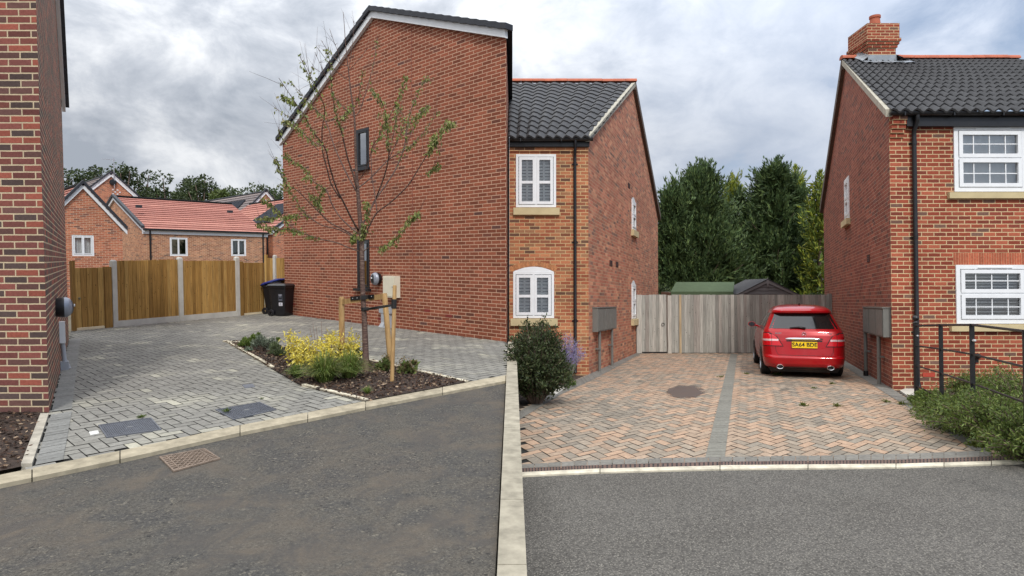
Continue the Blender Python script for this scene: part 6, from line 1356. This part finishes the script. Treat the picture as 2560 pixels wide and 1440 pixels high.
def conifer(u, vt, wpx, y, label, cols, n, fl=.36, group='conifers behind the sheds', lean=0, open_=0.0, top_pow=.75):
    base = Vector(((u - CX) / F * y, y, SR * y - .2)); zt = 1.6 + (720 - vt) / F * y; hh = zt - base.z; R = wpx / 2 / F * y; root = thing('conifer_tree', label, 'tree', base, group)
    mb = MB(); mb.tube([base, base + Vector((0, 0, hh * .6)), base + Vector((lean * .5, 0, hh * .97))], [.16, .09, .015], 8)
    prof = lambda h: R * min(1, 1.18 * max(1 - h, 0) ** top_pow) * (.86 + .14 * min(1, h / .12)) + .08
    C, D, sz, cl = [], [], [], []; nb = int(n / 150); m = 25
    leaders = [(0, 0, 1.0)] + [(random.uniform(.25, .6) * R * math.cos(a), random.uniform(.2, .5) * R * math.sin(a), random.uniform(.78, .93)) for a in (random.uniform(0, 6.28), random.uniform(0, 6.28), random.uniform(0, 6.28))]
    for i in range(nb):
        h = (1 - (i + .5) / nb) ** .9 * .97; a = i * 2.39996 + random.uniform(-.5, .5)
        lx, ly, lh = random.choice(leaders) if h > .5 else (0, 0, 1); r = prof(h / lh if h > .5 else h) * random.uniform(.60, 1.18) * (1 if lh == 1 else .55) if h < lh else .12
        s_ = base + Vector((lx * h, ly * h, hh * min(h, lh) * .92)); e = s_ + Vector((math.cos(a) * r, math.sin(a) * r, r * (.30 + .45 * h) + .12))
        if e.z > zt - .04: e.z = zt - random.uniform(.02, .5)
        if i % 3 == 0: mb.tube([s_, s_.lerp(e, .5) + Vector((0, 0, -.08 * r)), e], [.035, .02, .006], 4)
        d = np.array(e - s_); dn = d / (np.linalg.norm(d) + 1e-9)
        for k in range(6):                                   # feathery plumes along the outer limb, each turned up at its tip
            f = 1.0 - .62 * random.random() ** 1.3 if k else 1.0; o = np.array(s_) + d * f + RNG.normal(size=3) * np.array([.26, .26, .18]) * min(1, .35 + r * .5)
            pd = dn * random.uniform(.5, 1.0) + np.array([0, 0, random.uniform(.35, .95)]) + RNG.normal(size=3) * .32; pd /= np.linalg.norm(pd); pl_ = random.uniform(.55, 1.35) * (fl / .36)
            q = RNG.uniform(-.25, 1, (m, 1)); sd = RNG.normal(size=(m, 3)); sd -= pd * (sd @ pd)[:, None]; sd /= np.linalg.norm(sd, axis=1)[:, None]
            C.append(o[None] + pd[None] * q * pl_ * .7 + sd * .05 * (1.2 - q)); D.append(pd[None] + sd * RNG.uniform(.15, .7, (m, 1)) * (1.1 - .7 * q)); sz.append(RNG.uniform(.5, 1.2, m) * fl * .62); cl.append(np.full(m, random.uniform(.6, 1.4)))
    C = np.concatenate(C); D = np.concatenate(D); sz = np.concatenate(sz); cl = np.concatenate(cl); D *= (sz / np.linalg.norm(D, axis=1))[:, None]
    # plume at the tip
    k = 160; f = RNG.uniform(0, 1, k); tipC = np.array(base)[None] + np.c_[RNG.normal(size=k) * .16 * (1.25 - f) + lean * f, RNG.normal(size=k) * .16 * (1.25 - f), hh * .90 + hh * .10 * f]; tipD = np.c_[RNG.normal(size=(k, 2)) * .35, np.full(k, 1.)]; tipD *= (fl * .7 / np.linalg.norm(tipD, axis=1))[:, None]
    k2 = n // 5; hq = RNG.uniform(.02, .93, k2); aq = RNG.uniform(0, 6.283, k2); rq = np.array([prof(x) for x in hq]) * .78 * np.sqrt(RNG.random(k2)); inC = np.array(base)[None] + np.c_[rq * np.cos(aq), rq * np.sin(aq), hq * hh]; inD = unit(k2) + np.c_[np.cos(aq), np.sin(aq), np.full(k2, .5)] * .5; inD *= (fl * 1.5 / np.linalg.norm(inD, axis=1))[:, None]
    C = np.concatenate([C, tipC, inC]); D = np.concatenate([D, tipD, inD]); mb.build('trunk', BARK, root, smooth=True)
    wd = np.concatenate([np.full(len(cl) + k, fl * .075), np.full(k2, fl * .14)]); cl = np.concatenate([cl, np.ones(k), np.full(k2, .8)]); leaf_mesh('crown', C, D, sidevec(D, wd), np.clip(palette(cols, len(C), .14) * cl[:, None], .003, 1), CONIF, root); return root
CONIF = attr_mat('conifer_leaf', .6, None, spec=.3, transl=.12)
CONG = [(.068, .112, .042), (.086, .134, .047), (.052, .088, .034), (.12, .168, .055)]; GOLD = [(.26, .29, .035), (.20, .25, .03), (.32, .33, .05), (.13, .18, .03)]
for y_ in (1,):
    conifer(1752, 404, 250, 30.5, 'large dark green conifer behind the green-roofed shed', CONG, 60000)
    conifer(1938, 396, 240, 31.5, 'large dark green conifer with the tallest plume, behind the dark shed', CONG, 60000, lean=.12)
    conifer(1684, 452, 120, 29.5, 'smaller dark conifer tight against the left house', CONG, 20000)
    conifer(1830, 440, 96, 35, 'golden conifer showing between the two large dark ones', GOLD, 9000, .4)
    conifer(1988, 418, 110, 35, 'golden-tipped conifer behind the right shoulder of the tallest conifer', GOLD, 10000, .4)
    conifer(2050, 432, 84, 28.5, 'open golden conifer beside the right house wall', GOLD + [(.08, .12, .025), (.10, .15, .03)], 6500, .33, top_pow=.6)
    conifer(1850, 470, 110, 33.5, 'dark conifer filling the gap between the two large ones', CONG, 16000)
shrub(1664, 748, 80, 96, 'dark leafy bush between the left house and the green-roofed shed', [(.03, .05, .02), (.04, .06, .022), (.06, .09, .03)], 2600, .16, .5, .2, True, 'leafy_bush', 'shrub', 'bushes behind the fence', SR) if False else None
def bush_at(x, y, hh, rx, label, cols, n, ls, name='leafy_bush', group='bushes behind the fence'):
    base = onplan(SR, x, y, -.1); root = thing(name, label, 'shrub', base, group); nb = 16; Cs, Ns = [], []
    mb = MB()
    for i in range(nb):
        d = unit(1)[0]; c = base + Vector((d[0] * rx * .65, d[1] * rx * .65, hh * random.uniform(.3, .85))); mb.tube([base, base.lerp(c, .5) + Vector((0, 0, .2)), c], [.03, .02, .006], 5); k = n // nb; dd = unit(k); Cs.append(np.array(c)[None] + dd * RNG.uniform(.1, .42, (k, 1)) * rx); Ns.append(dd)
    mb.build('stem', BARK, root); Cs = np.concatenate(Cs); D = unit(len(Cs)) + np.concatenate(Ns) * .6; D *= (ls * RNG.uniform(.6, 1.3, len(Cs)) / np.linalg.norm(D, axis=1))[:, None]
    leaf_mesh('foliage', Cs, D, sidevec(D, ls * .3), palette(cols, len(Cs), .2), LEAF, root); return root
bush_at(5.75, 26.2, 2.75, .8, 'dark leafy bush between the left house and the green-roofed shed', [(.035, .055, .022), (.05, .075, .03), (.08, .11, .04)], 2200, .13)
bush_at((2010 - CX) / F * 27, 27, 2.3, .9, 'dark green bush right of the dark shed', [(.03, .05, .018), (.045, .07, .022)], 2200, .14)

# planting in front of the left house
def spray_shrub(name, label, base, hh, rx, ry, cols, nb, per, ls, lw, group, flop=.4, cat='shrub', berries=None):
    root = thing(name, label, cat, base, group); mb = MB(); C, D = [], []
    for i in range(nb):
        a = random.uniform(0, 6.283); q = random.uniform(.1, 1) ** .6; e = base + Vector((math.cos(a) * rx * q, math.sin(a) * ry * q, hh * (1 - .62 * q * q) * random.uniform(.55, 1.06)))
        s_ = base + Vector((math.cos(a) * rx * .15 * q, math.sin(a) * ry * .15 * q, 0)); m = s_.lerp(e, .55) + Vector((0, 0, hh * .12)); mb.tube([s_, m, e], [.012, .008, .003], 5)
        f = RNG.uniform(.15, 1.05, (per, 1)) ** .8; path = np.array(s_)[None] * (1 - f) ** 2 + 2 * np.array(m)[None] * f * (1 - f) + np.array(e)[None] * f ** 2
        C.append(path + RNG.normal(size=(per, 3)) * .055 * min(1, rx)); t_ = np.array((e - m).normalized()); D.append(t_[None] * .55 + RNG.normal(size=(per, 3)) * .6)
    C = np.concatenate(C); D = np.concatenate(D); C[:, 2] = np.maximum(C[:, 2], base.z + .01 + RNG.uniform(0, .05, len(C))); D *= (ls * RNG.uniform(.6, 1.3, len(C)) / np.linalg.norm(D, axis=1))[:, None]
    mb.build('stem', BARK, root); leaf_mesh('foliage', C, D, sidevec(D, ls * lw * .5), palette(cols, len(C), .2), LEAF, root); return root
b_ = gp(SR, 1322, 1018); b_.y += .35; b_.z = SR * b_.y
spray_shrub('evergreen_shrub', 'dark green bushy evergreen in front of the shuttered house', b_ + Vector((.12, 0, 0)), 1.40, .58, .62, [(.042, .062, .022), (.058, .08, .028), (.032, .048, .018), (.085, .095, .04)], 260, 80, .055, .42, 'shrubs by the left house')
b_ = gp(SR, 1345, 985); b_.y += .6; b_.z = SR * b_.y; spray_shrub('evergreen_shrub', 'second evergreen mound behind the dark one, under the lower window', b_ + Vector((-.02, 0, 0)), 1.36, .52, .4, [(.035, .05, .018), (.055, .07, .025), (.028, .042, .015)], 120, 60, .055, .42, 'shrubs by the left house')
lb = gp(SR, 1412, 958); lav = thing('lavender_plant', 'grey-leaved plant with hazy lilac flower spikes by the downpipe', 'plant', lb); mb = MB(); C, D, fc, fd = [], [], [], []
for i in range(150):
    a = random.uniform(0, 6.283); q = random.uniform(0, 1) ** .6; e = lb + Vector((math.cos(a) * .42 * q + .03, math.sin(a) * .28 * q, 1.02 * (1 - .35 * q * q) * random.uniform(.65, 1.02))); m = lb.lerp(e, .5) + Vector((0, 0, .08)); mb.tube([lb + Vector((math.cos(a) * .08, math.sin(a) * .08, 0)), m, e], [.004, .003, .0015], 4)
    for k in range(26): f = random.uniform(.45, 1); p = m.lerp(e, (f - .45) / .55); fc.append(np.array(p) + RNG.normal(size=3) * .014); fd.append(RNG.normal(size=3) + np.array([0, 0, .8]))
    for k in range(20): f = random.uniform(.05, .6); p = lb.lerp(m, f); C.append(np.array(p) + RNG.normal(size=3) * .05); D.append(RNG.normal(size=3) + np.array([0, 0, .5]))
mb.build('stem', plain('pale_stem', lin(150, 150, 140), .8), lav); C, D, fc, fd = map(np.array, (C, D, fc, fd)); D *= (.05 / np.linalg.norm(D, axis=1))[:, None]; fd *= (.028 / np.linalg.norm(fd, axis=1))[:, None]
leaf_mesh('foliage', C, D, sidevec(D, .008), palette([(.10, .13, .06), (.13, .16, .09), (.08, .11, .04)], len(C), .15), LEAF, lav); leaf_mesh('flowers', fc, fd, sidevec(fd, .007), palette([(.30, .25, .46), (.36, .31, .54), (.24, .19, .38)], len(fc), .12), LEAF, lav)
b_ = gp(SR, 1405, 972); b_.y += .05; shrub(1412, 968, 66, 34, 'low green leafy plant under the lilac flower spikes', [(.09, .14, .03), (.07, .11, .025)], 900, .05, .5, .4, True, 'leafy_plant', 'plant', None, SR)
# hedge and railing on the right
HG = [(.10, .145, .03), (.13, .18, .04), (.075, .115, .025), (.17, .21, .05)]
for i, (u, v, dx, hh, rx, ry, lab) in enumerate(((2312, 1020, .30, .24, .30, .28, 'low feathery evergreen at the foot of the first railing post'), (2358, 1050, .36, .38, .50, .45, 'feathery evergreen shrub round the middle railing post'), (2410, 1087, .36, .50, .62, .55, 'feathery evergreen shrub below the last railing post in view'), (2470, 1118, .3, .62, .66, .6, 'feathery evergreen shrub at the right end of the border'), (2440, 1010, .5, .54, .75, .6, 'tall light green evergreen behind the railing, by the outside tap'), (2540, 1060, .5, .8, .8, .8, 'evergreen shrub at the far right behind the railing'), (2560, 1165, .35, .6, .6, .5, 'evergreen shrub nearest the road at the far right'))):
    b_ = gp(SR, u, v); b_.x += dx * .6; b_.y += .15; b_.z = SR * b_.y
    spray_shrub('feathery_evergreen', lab, b_, hh, rx, ry, HG, 120, 74, .05, .30, 'evergreens along the railing')
RL = thing('estate_railing', 'black iron estate railing with ball finial beside the right house', 'railing', gp(SR, 2292, 1004))
posts = [gp(SR, 2292, 1003), gp(SR, 2355, 1040), gp(SR, 2434, 1090), gp(SR, 2570, 1168), gp(SR, 2800, 1320)]
def flatpost(b, h, w_, th, name='post'):
    e = (posts[1] - posts[0]).normalized(); sd = e.cross(U_R).normalized(); mb = MB(); mb.box(b + U_R * (h / 2 - .1), e * th / 2, sd * w_ / 2, U_R * (h / 2 + .1)); return mb.build(name, BLACKM, RL)
h0 = 1.36
mb = MB(); b = posts[0]; mb.tube([b - U_R * .1, b + U_R * 1.26], .036, 14); mb.lathe(b + U_R * 1.26, U_R, [(0, .038), (.015, .042), (.03, .028), (.04, .022)] + [(.088 + .048 * math.sin(a), .048 * math.cos(a)) for a in [-1.1 + 2.6 * k / 9 for k in range(10)]] + [(.137, 0)], 18); mb.build('ball_post', BLACKM, RL, smooth=40)
tops = [1.235, 1.285, 1.33, 1.36, 1.4]
hs = []
for p, (u, v) in zip(posts[:3], ((2290, 813), (2348, 812.5), (2425, 812.5))): hs.append((v - (720)) / F)
topz = [1.6 - (v - 720) / F * p.y for p, v in zip(posts, (815, 813, 812.5, 829, 850))]
hts = [(z - p.z) / U_R.z for z, p in zip(topz, posts)]
for p, h in zip(posts[1:], hts[1:]): flatpost(p, h + .015, .052, .018)
mb = MB(); fr_ = [1, .735, .47, .20]
for k, f_ in enumerate(fr_):
    mb = MB(); mb.tube([p + U_R * hp * f_ for p, hp in zip(posts, hts)], .0125 if k else .015, 8); mb.build('rail', BLACKM, RL, smooth=40)
for p, h, f_ in ((posts[0], hts[0], .87), (posts[2], hts[2], .86), (posts[2], hts[2], .27)): mb = MB(); mb.lathe(p + U_R * h * f_ + Vector((0, -.05, 0)), Vector((0, -1, 0)), [(-.03, .016), (.0, .016), (.008, .01), (.01, 0)], 8); mb.build('bolt', bpy.data.materials['galv_nail'], RL)
# ================================================================== the red car
PAINT = NT('red_paint'); PAINT.b.inputs['Coat Weight'].default_value = .7; PAINT.b.inputs['Coat Roughness'].default_value = .03
PAINT.out(PAINT.mix(1.0, lin(168, 5, 18), PAINT.maprange(PAINT.noise(PAINT.coord(), 3, 3), .3, .7, .92, 1.08), 'MULTIPLY'), .3, .1, .3); PAINT = PAINT.m
CGLASS = plain('car_glass', (.006, .007, .008), .04, 0, var=.05, spec=.9); CHROME = plain('chrome', (.75, .76, .78), .10, 1.0, var=.03)
TYRE = plain('tyre_rubber', (.013, .013, .014), .75, var=.2); RIM = plain('alloy', lin(150, 152, 156), .3, .8, var=.1)
LAMP = NT('tail_lamp'); LAMP.b.inputs['Coat Weight'].default_value = 1; LAMP.b.inputs['Coat Roughness'].default_value = .02; LAMP.out(lin(205, 10, 26), .2, 0, .4); LAMP = LAMP.m
LAMPC = plain('clear_lamp', lin(235, 200, 200), .12, .3, var=.2, scale=30); GAP = plain('panel_gap', (.02, .002, .004), .7, var=.05)
cpos = gp(SR, 2006, 938) - DR * .72; CYv = (Matrix.Rotation(math.radians(2.5), 3, 'Z') @ DR).normalized(); CXv = CYv.cross(U_R).normalized(); CZv = CXv.cross(CYv)
CAR = thing('parked_car', 'red hatchback parked rear-on against the fence, yellow number plate', 'car', cpos)
cw_ = lambda x, y, z: cpos + CXv * (x * .91) + CYv * y + CZv * z
T = np.array([(.19, .78, .16, 4.10, .24), (.24, .84, .06, 4.22, .25), (.30, .868, .02, 4.28, .25), (.43, .887, .0, 4.32, .24), (.465, .89, .012, 4.32, .24), (.485, .89, .05, 4.32, .23), (.62, .893, .075, 4.30, .21), (.78, .890, .10, 4.22, .19), (.90, .880, .13, 4.0, .18), (.99, .862, .165, 3.5, .17), (1.03, .846, .195, 3.28, .17), (1.10, .808, .25, 3.1, .18), (1.20, .760, .325, 2.85, .18), (1.30, .712, .395, 2.6, .17), (1.375, .676, .44, 2.42, .17), (1.39, .668, .35, 2.36, .20), (1.43, .650, .345, 2.28, .22), (1.475, .615, .42, 2.18, .24), (1.515, .555, .58, 2.08, .26), (1.545, .45, .84, 1.95, .26), (1.562, .26, 1.08, 1.75, .2)])
def lev(z): return [np.interp(z, T[:, 0], T[:, k]) for k in range(1, 5)]
def rear_y(x, z):
    w_, y0, y1, r = lev(z); b = .085 * (x / w_) ** 2; a = abs(x) - (w_ - r)
    return y0 + b * (1 if a < 0 else 1) + (r - math.sqrt(max(r * r - a * a, 0)) if a > 0 else 0)
def side_x(y, z):
    w_, y0, y1, r = lev(z); a = (y0 + .05 + r) - y
    x = w_ - (r - math.sqrt(max(r * r - a * a, 0)) if a > 0 else 0); f = max(0, (y - (y1 - .9)) / .9); return x - .16 * f * f
def outline(z):
    w_, y0, y1, r = lev(z); pts = []
    for i in range(17): x = lerp(-(w_ - r), w_ - r, i / 16); pts.append((x, rear_y(x, z)))
    yb = y0 + .06
    for i in range(1, 9): q = math.pi / 2 * i / 8; pts.append((w_ - r + r * math.sin(q), rear_y(min(w_ - r + r * math.sin(q), w_ - 1e-6), z)))
    ys_ = [lerp(yb + r + .02, y1 - .02, i / 14) for i in range(15)]
    pts += [(side_x(y, z), y) for y in ys_]; xe = side_x(y1 - .02, z); pts += [(lerp(xe, -xe, (i + 1) / 8), y1 + .05 * (1 - abs(2 * (i + 1) / 8 - 1))) for i in range(7)]
    pts += [(-side_x(y, z), y) for y in ys_[::-1]]
    for i in range(8, 0, -1): q = math.pi / 2 * i / 8; pts.append((-(w_ - r + r * math.sin(q)), rear_y(min(w_ - r + r * math.sin(q), w_ - 1e-6), z)))
    return pts
mb = MB(); zs = np.unique(np.concatenate([T[:, 0], np.linspace(.19, 1.562, 40)])); rows = [[cw_(x, y, z) for x, y in outline(z)] for z in zs]
mb.grid(rows, None, 0, True); m = len(rows[0]); mb.idx([len(mb.v) - m + i for i in range(m)]); mb.idx(list(range(m))[::-1]); body = mb.build('body', PAINT, CAR, smooth=48)
def rpatch(name, mat, left, right, z0, z1, off, nz_=8, nx=14, parent=None, smooth=True):
    """panel following the tail; left/right give x at a height"""
    mb = MB(); rows = []
    for i in range(nz_ + 1):
        z = lerp(z0, z1, i / nz_); a, b = left(z), right(z); w_ = lev(z)[0] - .004
        rows.append([cw_(x * (1 + off / .9 if abs(x) > w_ - .1 else 1), rear_y(max(-w_, min(w_, x)), z) - off, z) for x in [lerp(a, b, j / nx) for j in range(nx + 1)]])
    mb.grid(rows); return mb.build(name, mat, parent or CAR, smooth=smooth)
wb = lambda z: np.interp(z, [1.04, 1.36], [.745, .600])
rg = rpatch('rear_window', CGLASS, lambda z: -wb(z), wb, 1.045, 1.365, .006)
mb = MB(); mb.tube([cw_(.04, rear_y(0, 1.05) - .03, 1.055), cw_(-.1, rear_y(0, 1.075) - .035, 1.08), cw_(-.30, rear_y(-.3, 1.06) - .03, 1.062)], [.02, .018, .01], 8); mb.build('wiper', BLACKP, CAR, smooth=True)
for sg in (-1, 1):
    inn = lambda z: sg * np.interp(z, [.685, .72, .80, .90, .945], [.47, .50, .545, .62, .76]); outr = lambda z: sg * (lev(z)[0] - .006)
    rpatch('lamp_trim', GAP, (lambda z: inn(z) - sg * .022) if sg > 0 else outr, outr if sg > 0 else (lambda z: inn(z) - sg * .022), .668, .962, .0035, 8, 16)
    tl = rpatch('tail_light', LAMP, inn if sg > 0 else outr, outr if sg > 0 else inn, .685, .945, .007, 8, 16)
    rpatch('lamp_strip', LAMPC, (lambda z: sg * .555) if sg > 0 else outr, outr if sg > 0 else (lambda z: sg * .555), .785, .825, .010, 2, 16, tl)
    rpatch('lamp_seam', GAP, (lambda z: sg * .70 - .004), (lambda z: sg * .70 + .004), .687, .943, .0105, 6, 1, tl)
    # side glass on this side
    mb = MB(); ya = lambda z: np.interp(z, [1.06, 1.40], [.55, .72]); yb_ = lambda z: np.interp(z, [1.06, 1.40], [3.0, 2.22]); rows = [[cw_(sg * (side_x(y, z) + .006), y, z) for y in [lerp(ya(z), yb_(z), j / 14) for j in range(15)]] for z in np.linspace(1.06, 1.38, 6)]
    mb.grid(rows); sgl = mb.build('side_window', CGLASS, CAR, smooth=True); mb = MB()
    for f_ in (.27, .62): mb.grid([[cw_(sg * (side_x(y, z) + .010), y, z) for y in (lerp(ya(z), yb_(z), f_), lerp(ya(z), yb_(z), f_ + .03))] for z in np.linspace(1.06, 1.38, 4)])
    mb.build('pillar', BLACKP, sgl); mb = MB(); mb.grid([[cw_(sg * (side_x(y, z) + .009), y, z) for y in np.linspace(.5, 3.0, 12)] for z in (1.035, 1.052)]); mb.build('window_trim', CHROME, sgl)
    mb = MB(); mx_ = sg * 1.0; rows = [[cw_(mx_ + sg * .10 * math.cos(a) * s_, 2.70 + dy, 1.06 + .065 * math.sin(a) * s_) for a in [2 * math.pi * k / 14 for k in range(14)]] for dy, s_ in ((-.002, .86), (0, 1), (.06, 1), (.12, .7), (.15, .2))]; mb.grid(rows, None, 0, True); mb.tube([cw_(sg * .84, 2.78, 1.02), cw_(sg * .93, 2.74, 1.03)], .022, 8); mir = mb.build('door_mirror', PAINT, CAR, smooth=50)
    mb = MB(); mb.face([cw_(mx_ + sg * .086 * math.cos(a), 2.696, 1.06 + .055 * math.sin(a)) for a in [2 * math.pi * k / 14 for k in range(14)]]); mb.build('mirror_glass', CGLASS, mir)
    for yw in (.86, 3.56):
        mb = MB(); c_ = cw_(sg * .795, yw, .32); mb.lathe(c_ - CXv * sg * .11, CXv * sg, [(0, .20), (0, .29), (.02, .318), (.05, .322), (.17, .322), (.20, .314), (.213, .285), (.213, .215), (.18, .21)], 36); wh = mb.build('wheel', TYRE, CAR, smooth=35)
        mb = MB(); mb.lathe(c_ + CXv * sg * .07, CXv * sg, [(.02, .212), (.03, .2), (.0, .19), (.01, .05), (.025, .04), (.026, 0)], 30); mb.build('rim', RIM, wh, smooth=35)
        mb = MB(); n = 24; o_ = [(.355 * math.cos(math.pi * k / n - .18 + .36 * k / n * 0), .355 * math.sin(math.pi * (k / n))) for k in range(n + 1)]
        mb.grid([[cw_(sg * (side_x(yw, .5) + .004), yw + r_ * math.cos(math.pi * (k / n) * 1.16 - .25), .32 + r_ * math.sin(math.pi * (k / n) * 1.16 - .25)) for k in range(n + 1)] for r_ in (.30, .375)]); mb.build('wheel_arch', BLACKP, CAR)
    mb = MB(); n = 20; c_ = cw_(sg * .535, .012, .245); rows = [[c_ + CXv * r_ * 1.5 * math.cos(a) + CZv * r_ * math.sin(a) + CYv * d for a in [2 * math.pi * k / n for k in range(n)]] for d, r_ in ((.12, .048), (-.012, .048), (-.016, .044), (-.012, .038), (.10, .036))]; mb.grid(rows, None, 0, True); ex_ = mb.build('exhaust_tip', CHROME, CAR, smooth=50)
    mb = MB(); mb.face([c_ + CXv * .054 * math.cos(a) + CZv * .036 * math.sin(a) + CYv * .02 for a in [2 * math.pi * k / n for k in range(n)]]); mb.build('bore', DARKROOM, ex_)
    rpatch('tailgate_seam', GAP, lambda z: sg * np.interp(z, [.50, .56, .685], [.565, .605, .625]) - .004, lambda z: sg * np.interp(z, [.50, .56, .685], [.565, .605, .625]) + .004, .492, .685, .003, 8, 1)
    rpatch('reflector', LAMP, (lambda z: sg * .66) if sg > 0 else (lambda z: -.84), (lambda z: sg * .84) if sg > 0 else (lambda z: -.66), .437, .452, .004, 1, 8)
rpatch('tailgate_seam', GAP, lambda z: -.565, lambda z: .565, .484, .492, .004, 1, 14)
rpatch('bumper_trim', CHROME, lambda z: -.42, lambda z: .42, .468, .481, -.006, 1, 14)
rpatch('diffuser', BLACKP, lambda z: -np.interp(z, [.195, .25], [.62, .40]), lambda z: np.interp(z, [.195, .25], [.62, .40]), .195, .252, .004, 3, 14)
mb = MB(); mb.hexa(*[cw_(x, y, z) for x, y, z in ((-.72, .25, .12), (.72, .25, .12), (.72, 4.0, .14), (-.72, 4.0, .14), (-.76, .2, .22), (.76, .2, .22), (.76, 4.05, .22), (-.76, 4.05, .22))]); mb.build('underbody', BLACKP, CAR)
# handle bar, plate, badge
mb = MB(); rows = []
for x in np.linspace(-.40, .40, 21): k = 1 - abs(x / .40) ** 6; rows.append([cw_(x, rear_y(x, .83) - .006 - .022 * math.cos(a) * k, .832 + .028 * math.sin(a) * (.25 + .75 * k)) for a in [-1.6 + 3.2 * i / 8 for i in range(9)]])
mb.grid(rows); mb.build('boot_handle', CHROME, CAR, smooth=True)
rpatch('plate_recess_shade', GAP, lambda z: -np.interp(z, [.60, .80], [.29, .39]), lambda z: np.interp(z, [.60, .80], [.29, .39]), .775, .806, .003, 2, 10)  # flat dark strip; the shade of the recess is put into its colour
py = rear_y(0, .62) - .022; mb = MB(); mb.hexa(*[cw_(x, y, z) for x, y, z in ((-.27, py, .645), (.27, py, .645), (.27, py + .012, .775), (-.27, py + .012, .775), (-.27, py + .06, .645), (.27, py + .06, .645), (.27, py + .06, .775), (-.27, py + .06, .775))]); PL = mb.build('number_plate', plain('yellow_plate', lin(238, 196, 8), .35, var=.04), CAR)
def lettering(txt, x, y, z, size, mat, name, parent, sx=1, bold=0, ext=.0015):
    cu_ = bpy.data.curves.new(name, 'FONT'); cu_.body = txt; cu_.size = size; cu_.align_x = 'CENTER'; cu_.align_y = 'CENTER'; cu_.extrude = ext; cu_.offset = bold; cu_.materials.append(mat)
    tmp = bpy.data.objects.new(name + '_curve', cu_); COL.objects.link(tmp); me_ = bpy.data.meshes.new_from_object(tmp.evaluated_get(bpy.context.evaluated_depsgraph_get())); bpy.data.objects.remove(tmp); bpy.data.curves.remove(cu_)
    o = bpy.data.objects.new(name, me_); COL.objects.link(o); o.parent = parent
    m_ = Matrix((CXv * sx, CZv, -CYv)).transposed().to_4x4(); m_.translation = cw_(x, y, z) - ROOT[parent.name]; o.matrix_basis = m_; return o
lettering('SA64 BDE', 0, py + .004, .709, .124, BLACKP, 'plate_lettering', PL, .93, .0022)
lettering('B180', -.55, rear_y(-.55, .94) - .004, .945, .045, CHROME, 'badge_lettering', CAR, 1.35, .001); lettering('CDI', .545, rear_y(.55, .94) - .004, .945, .042, CHROME, 'badge_lettering', CAR, 1.2, .001)
mb = MB(); by = rear_y(0, .93) - .008; n = 24; ring = [cw_(.044 * math.cos(a), by, .93 + .044 * math.sin(a)) for a in [2 * math.pi * k / n for k in range(n + 1)]]; mb.tube(ring, .0055, 6, cap=False)
for k in range(3):
    a = math.pi / 2 + k * 2.0944; tip = cw_(.042 * math.cos(a), by - .002, .93 + .042 * math.sin(a)); o0 = cw_(0, by - .006, .93); l_ = cw_(.009 * math.cos(a + 1.2), by, .93 + .009 * math.sin(a + 1.2)); r_ = cw_(.009 * math.cos(a - 1.2), by, .93 + .009 * math.sin(a - 1.2)); mb.face([o0, l_, tip]); mb.face([o0, tip, r_])
mb.build('emblem', CHROME, CAR, smooth=False)
mb = MB(); mb.tube([cw_(0, 1.0, 1.54), cw_(0, .9, 1.58), cw_(0, .86, 1.585)], [.03, .015, .006], 8); mb.build('roof_aerial', BLACKP, CAR, smooth=True)
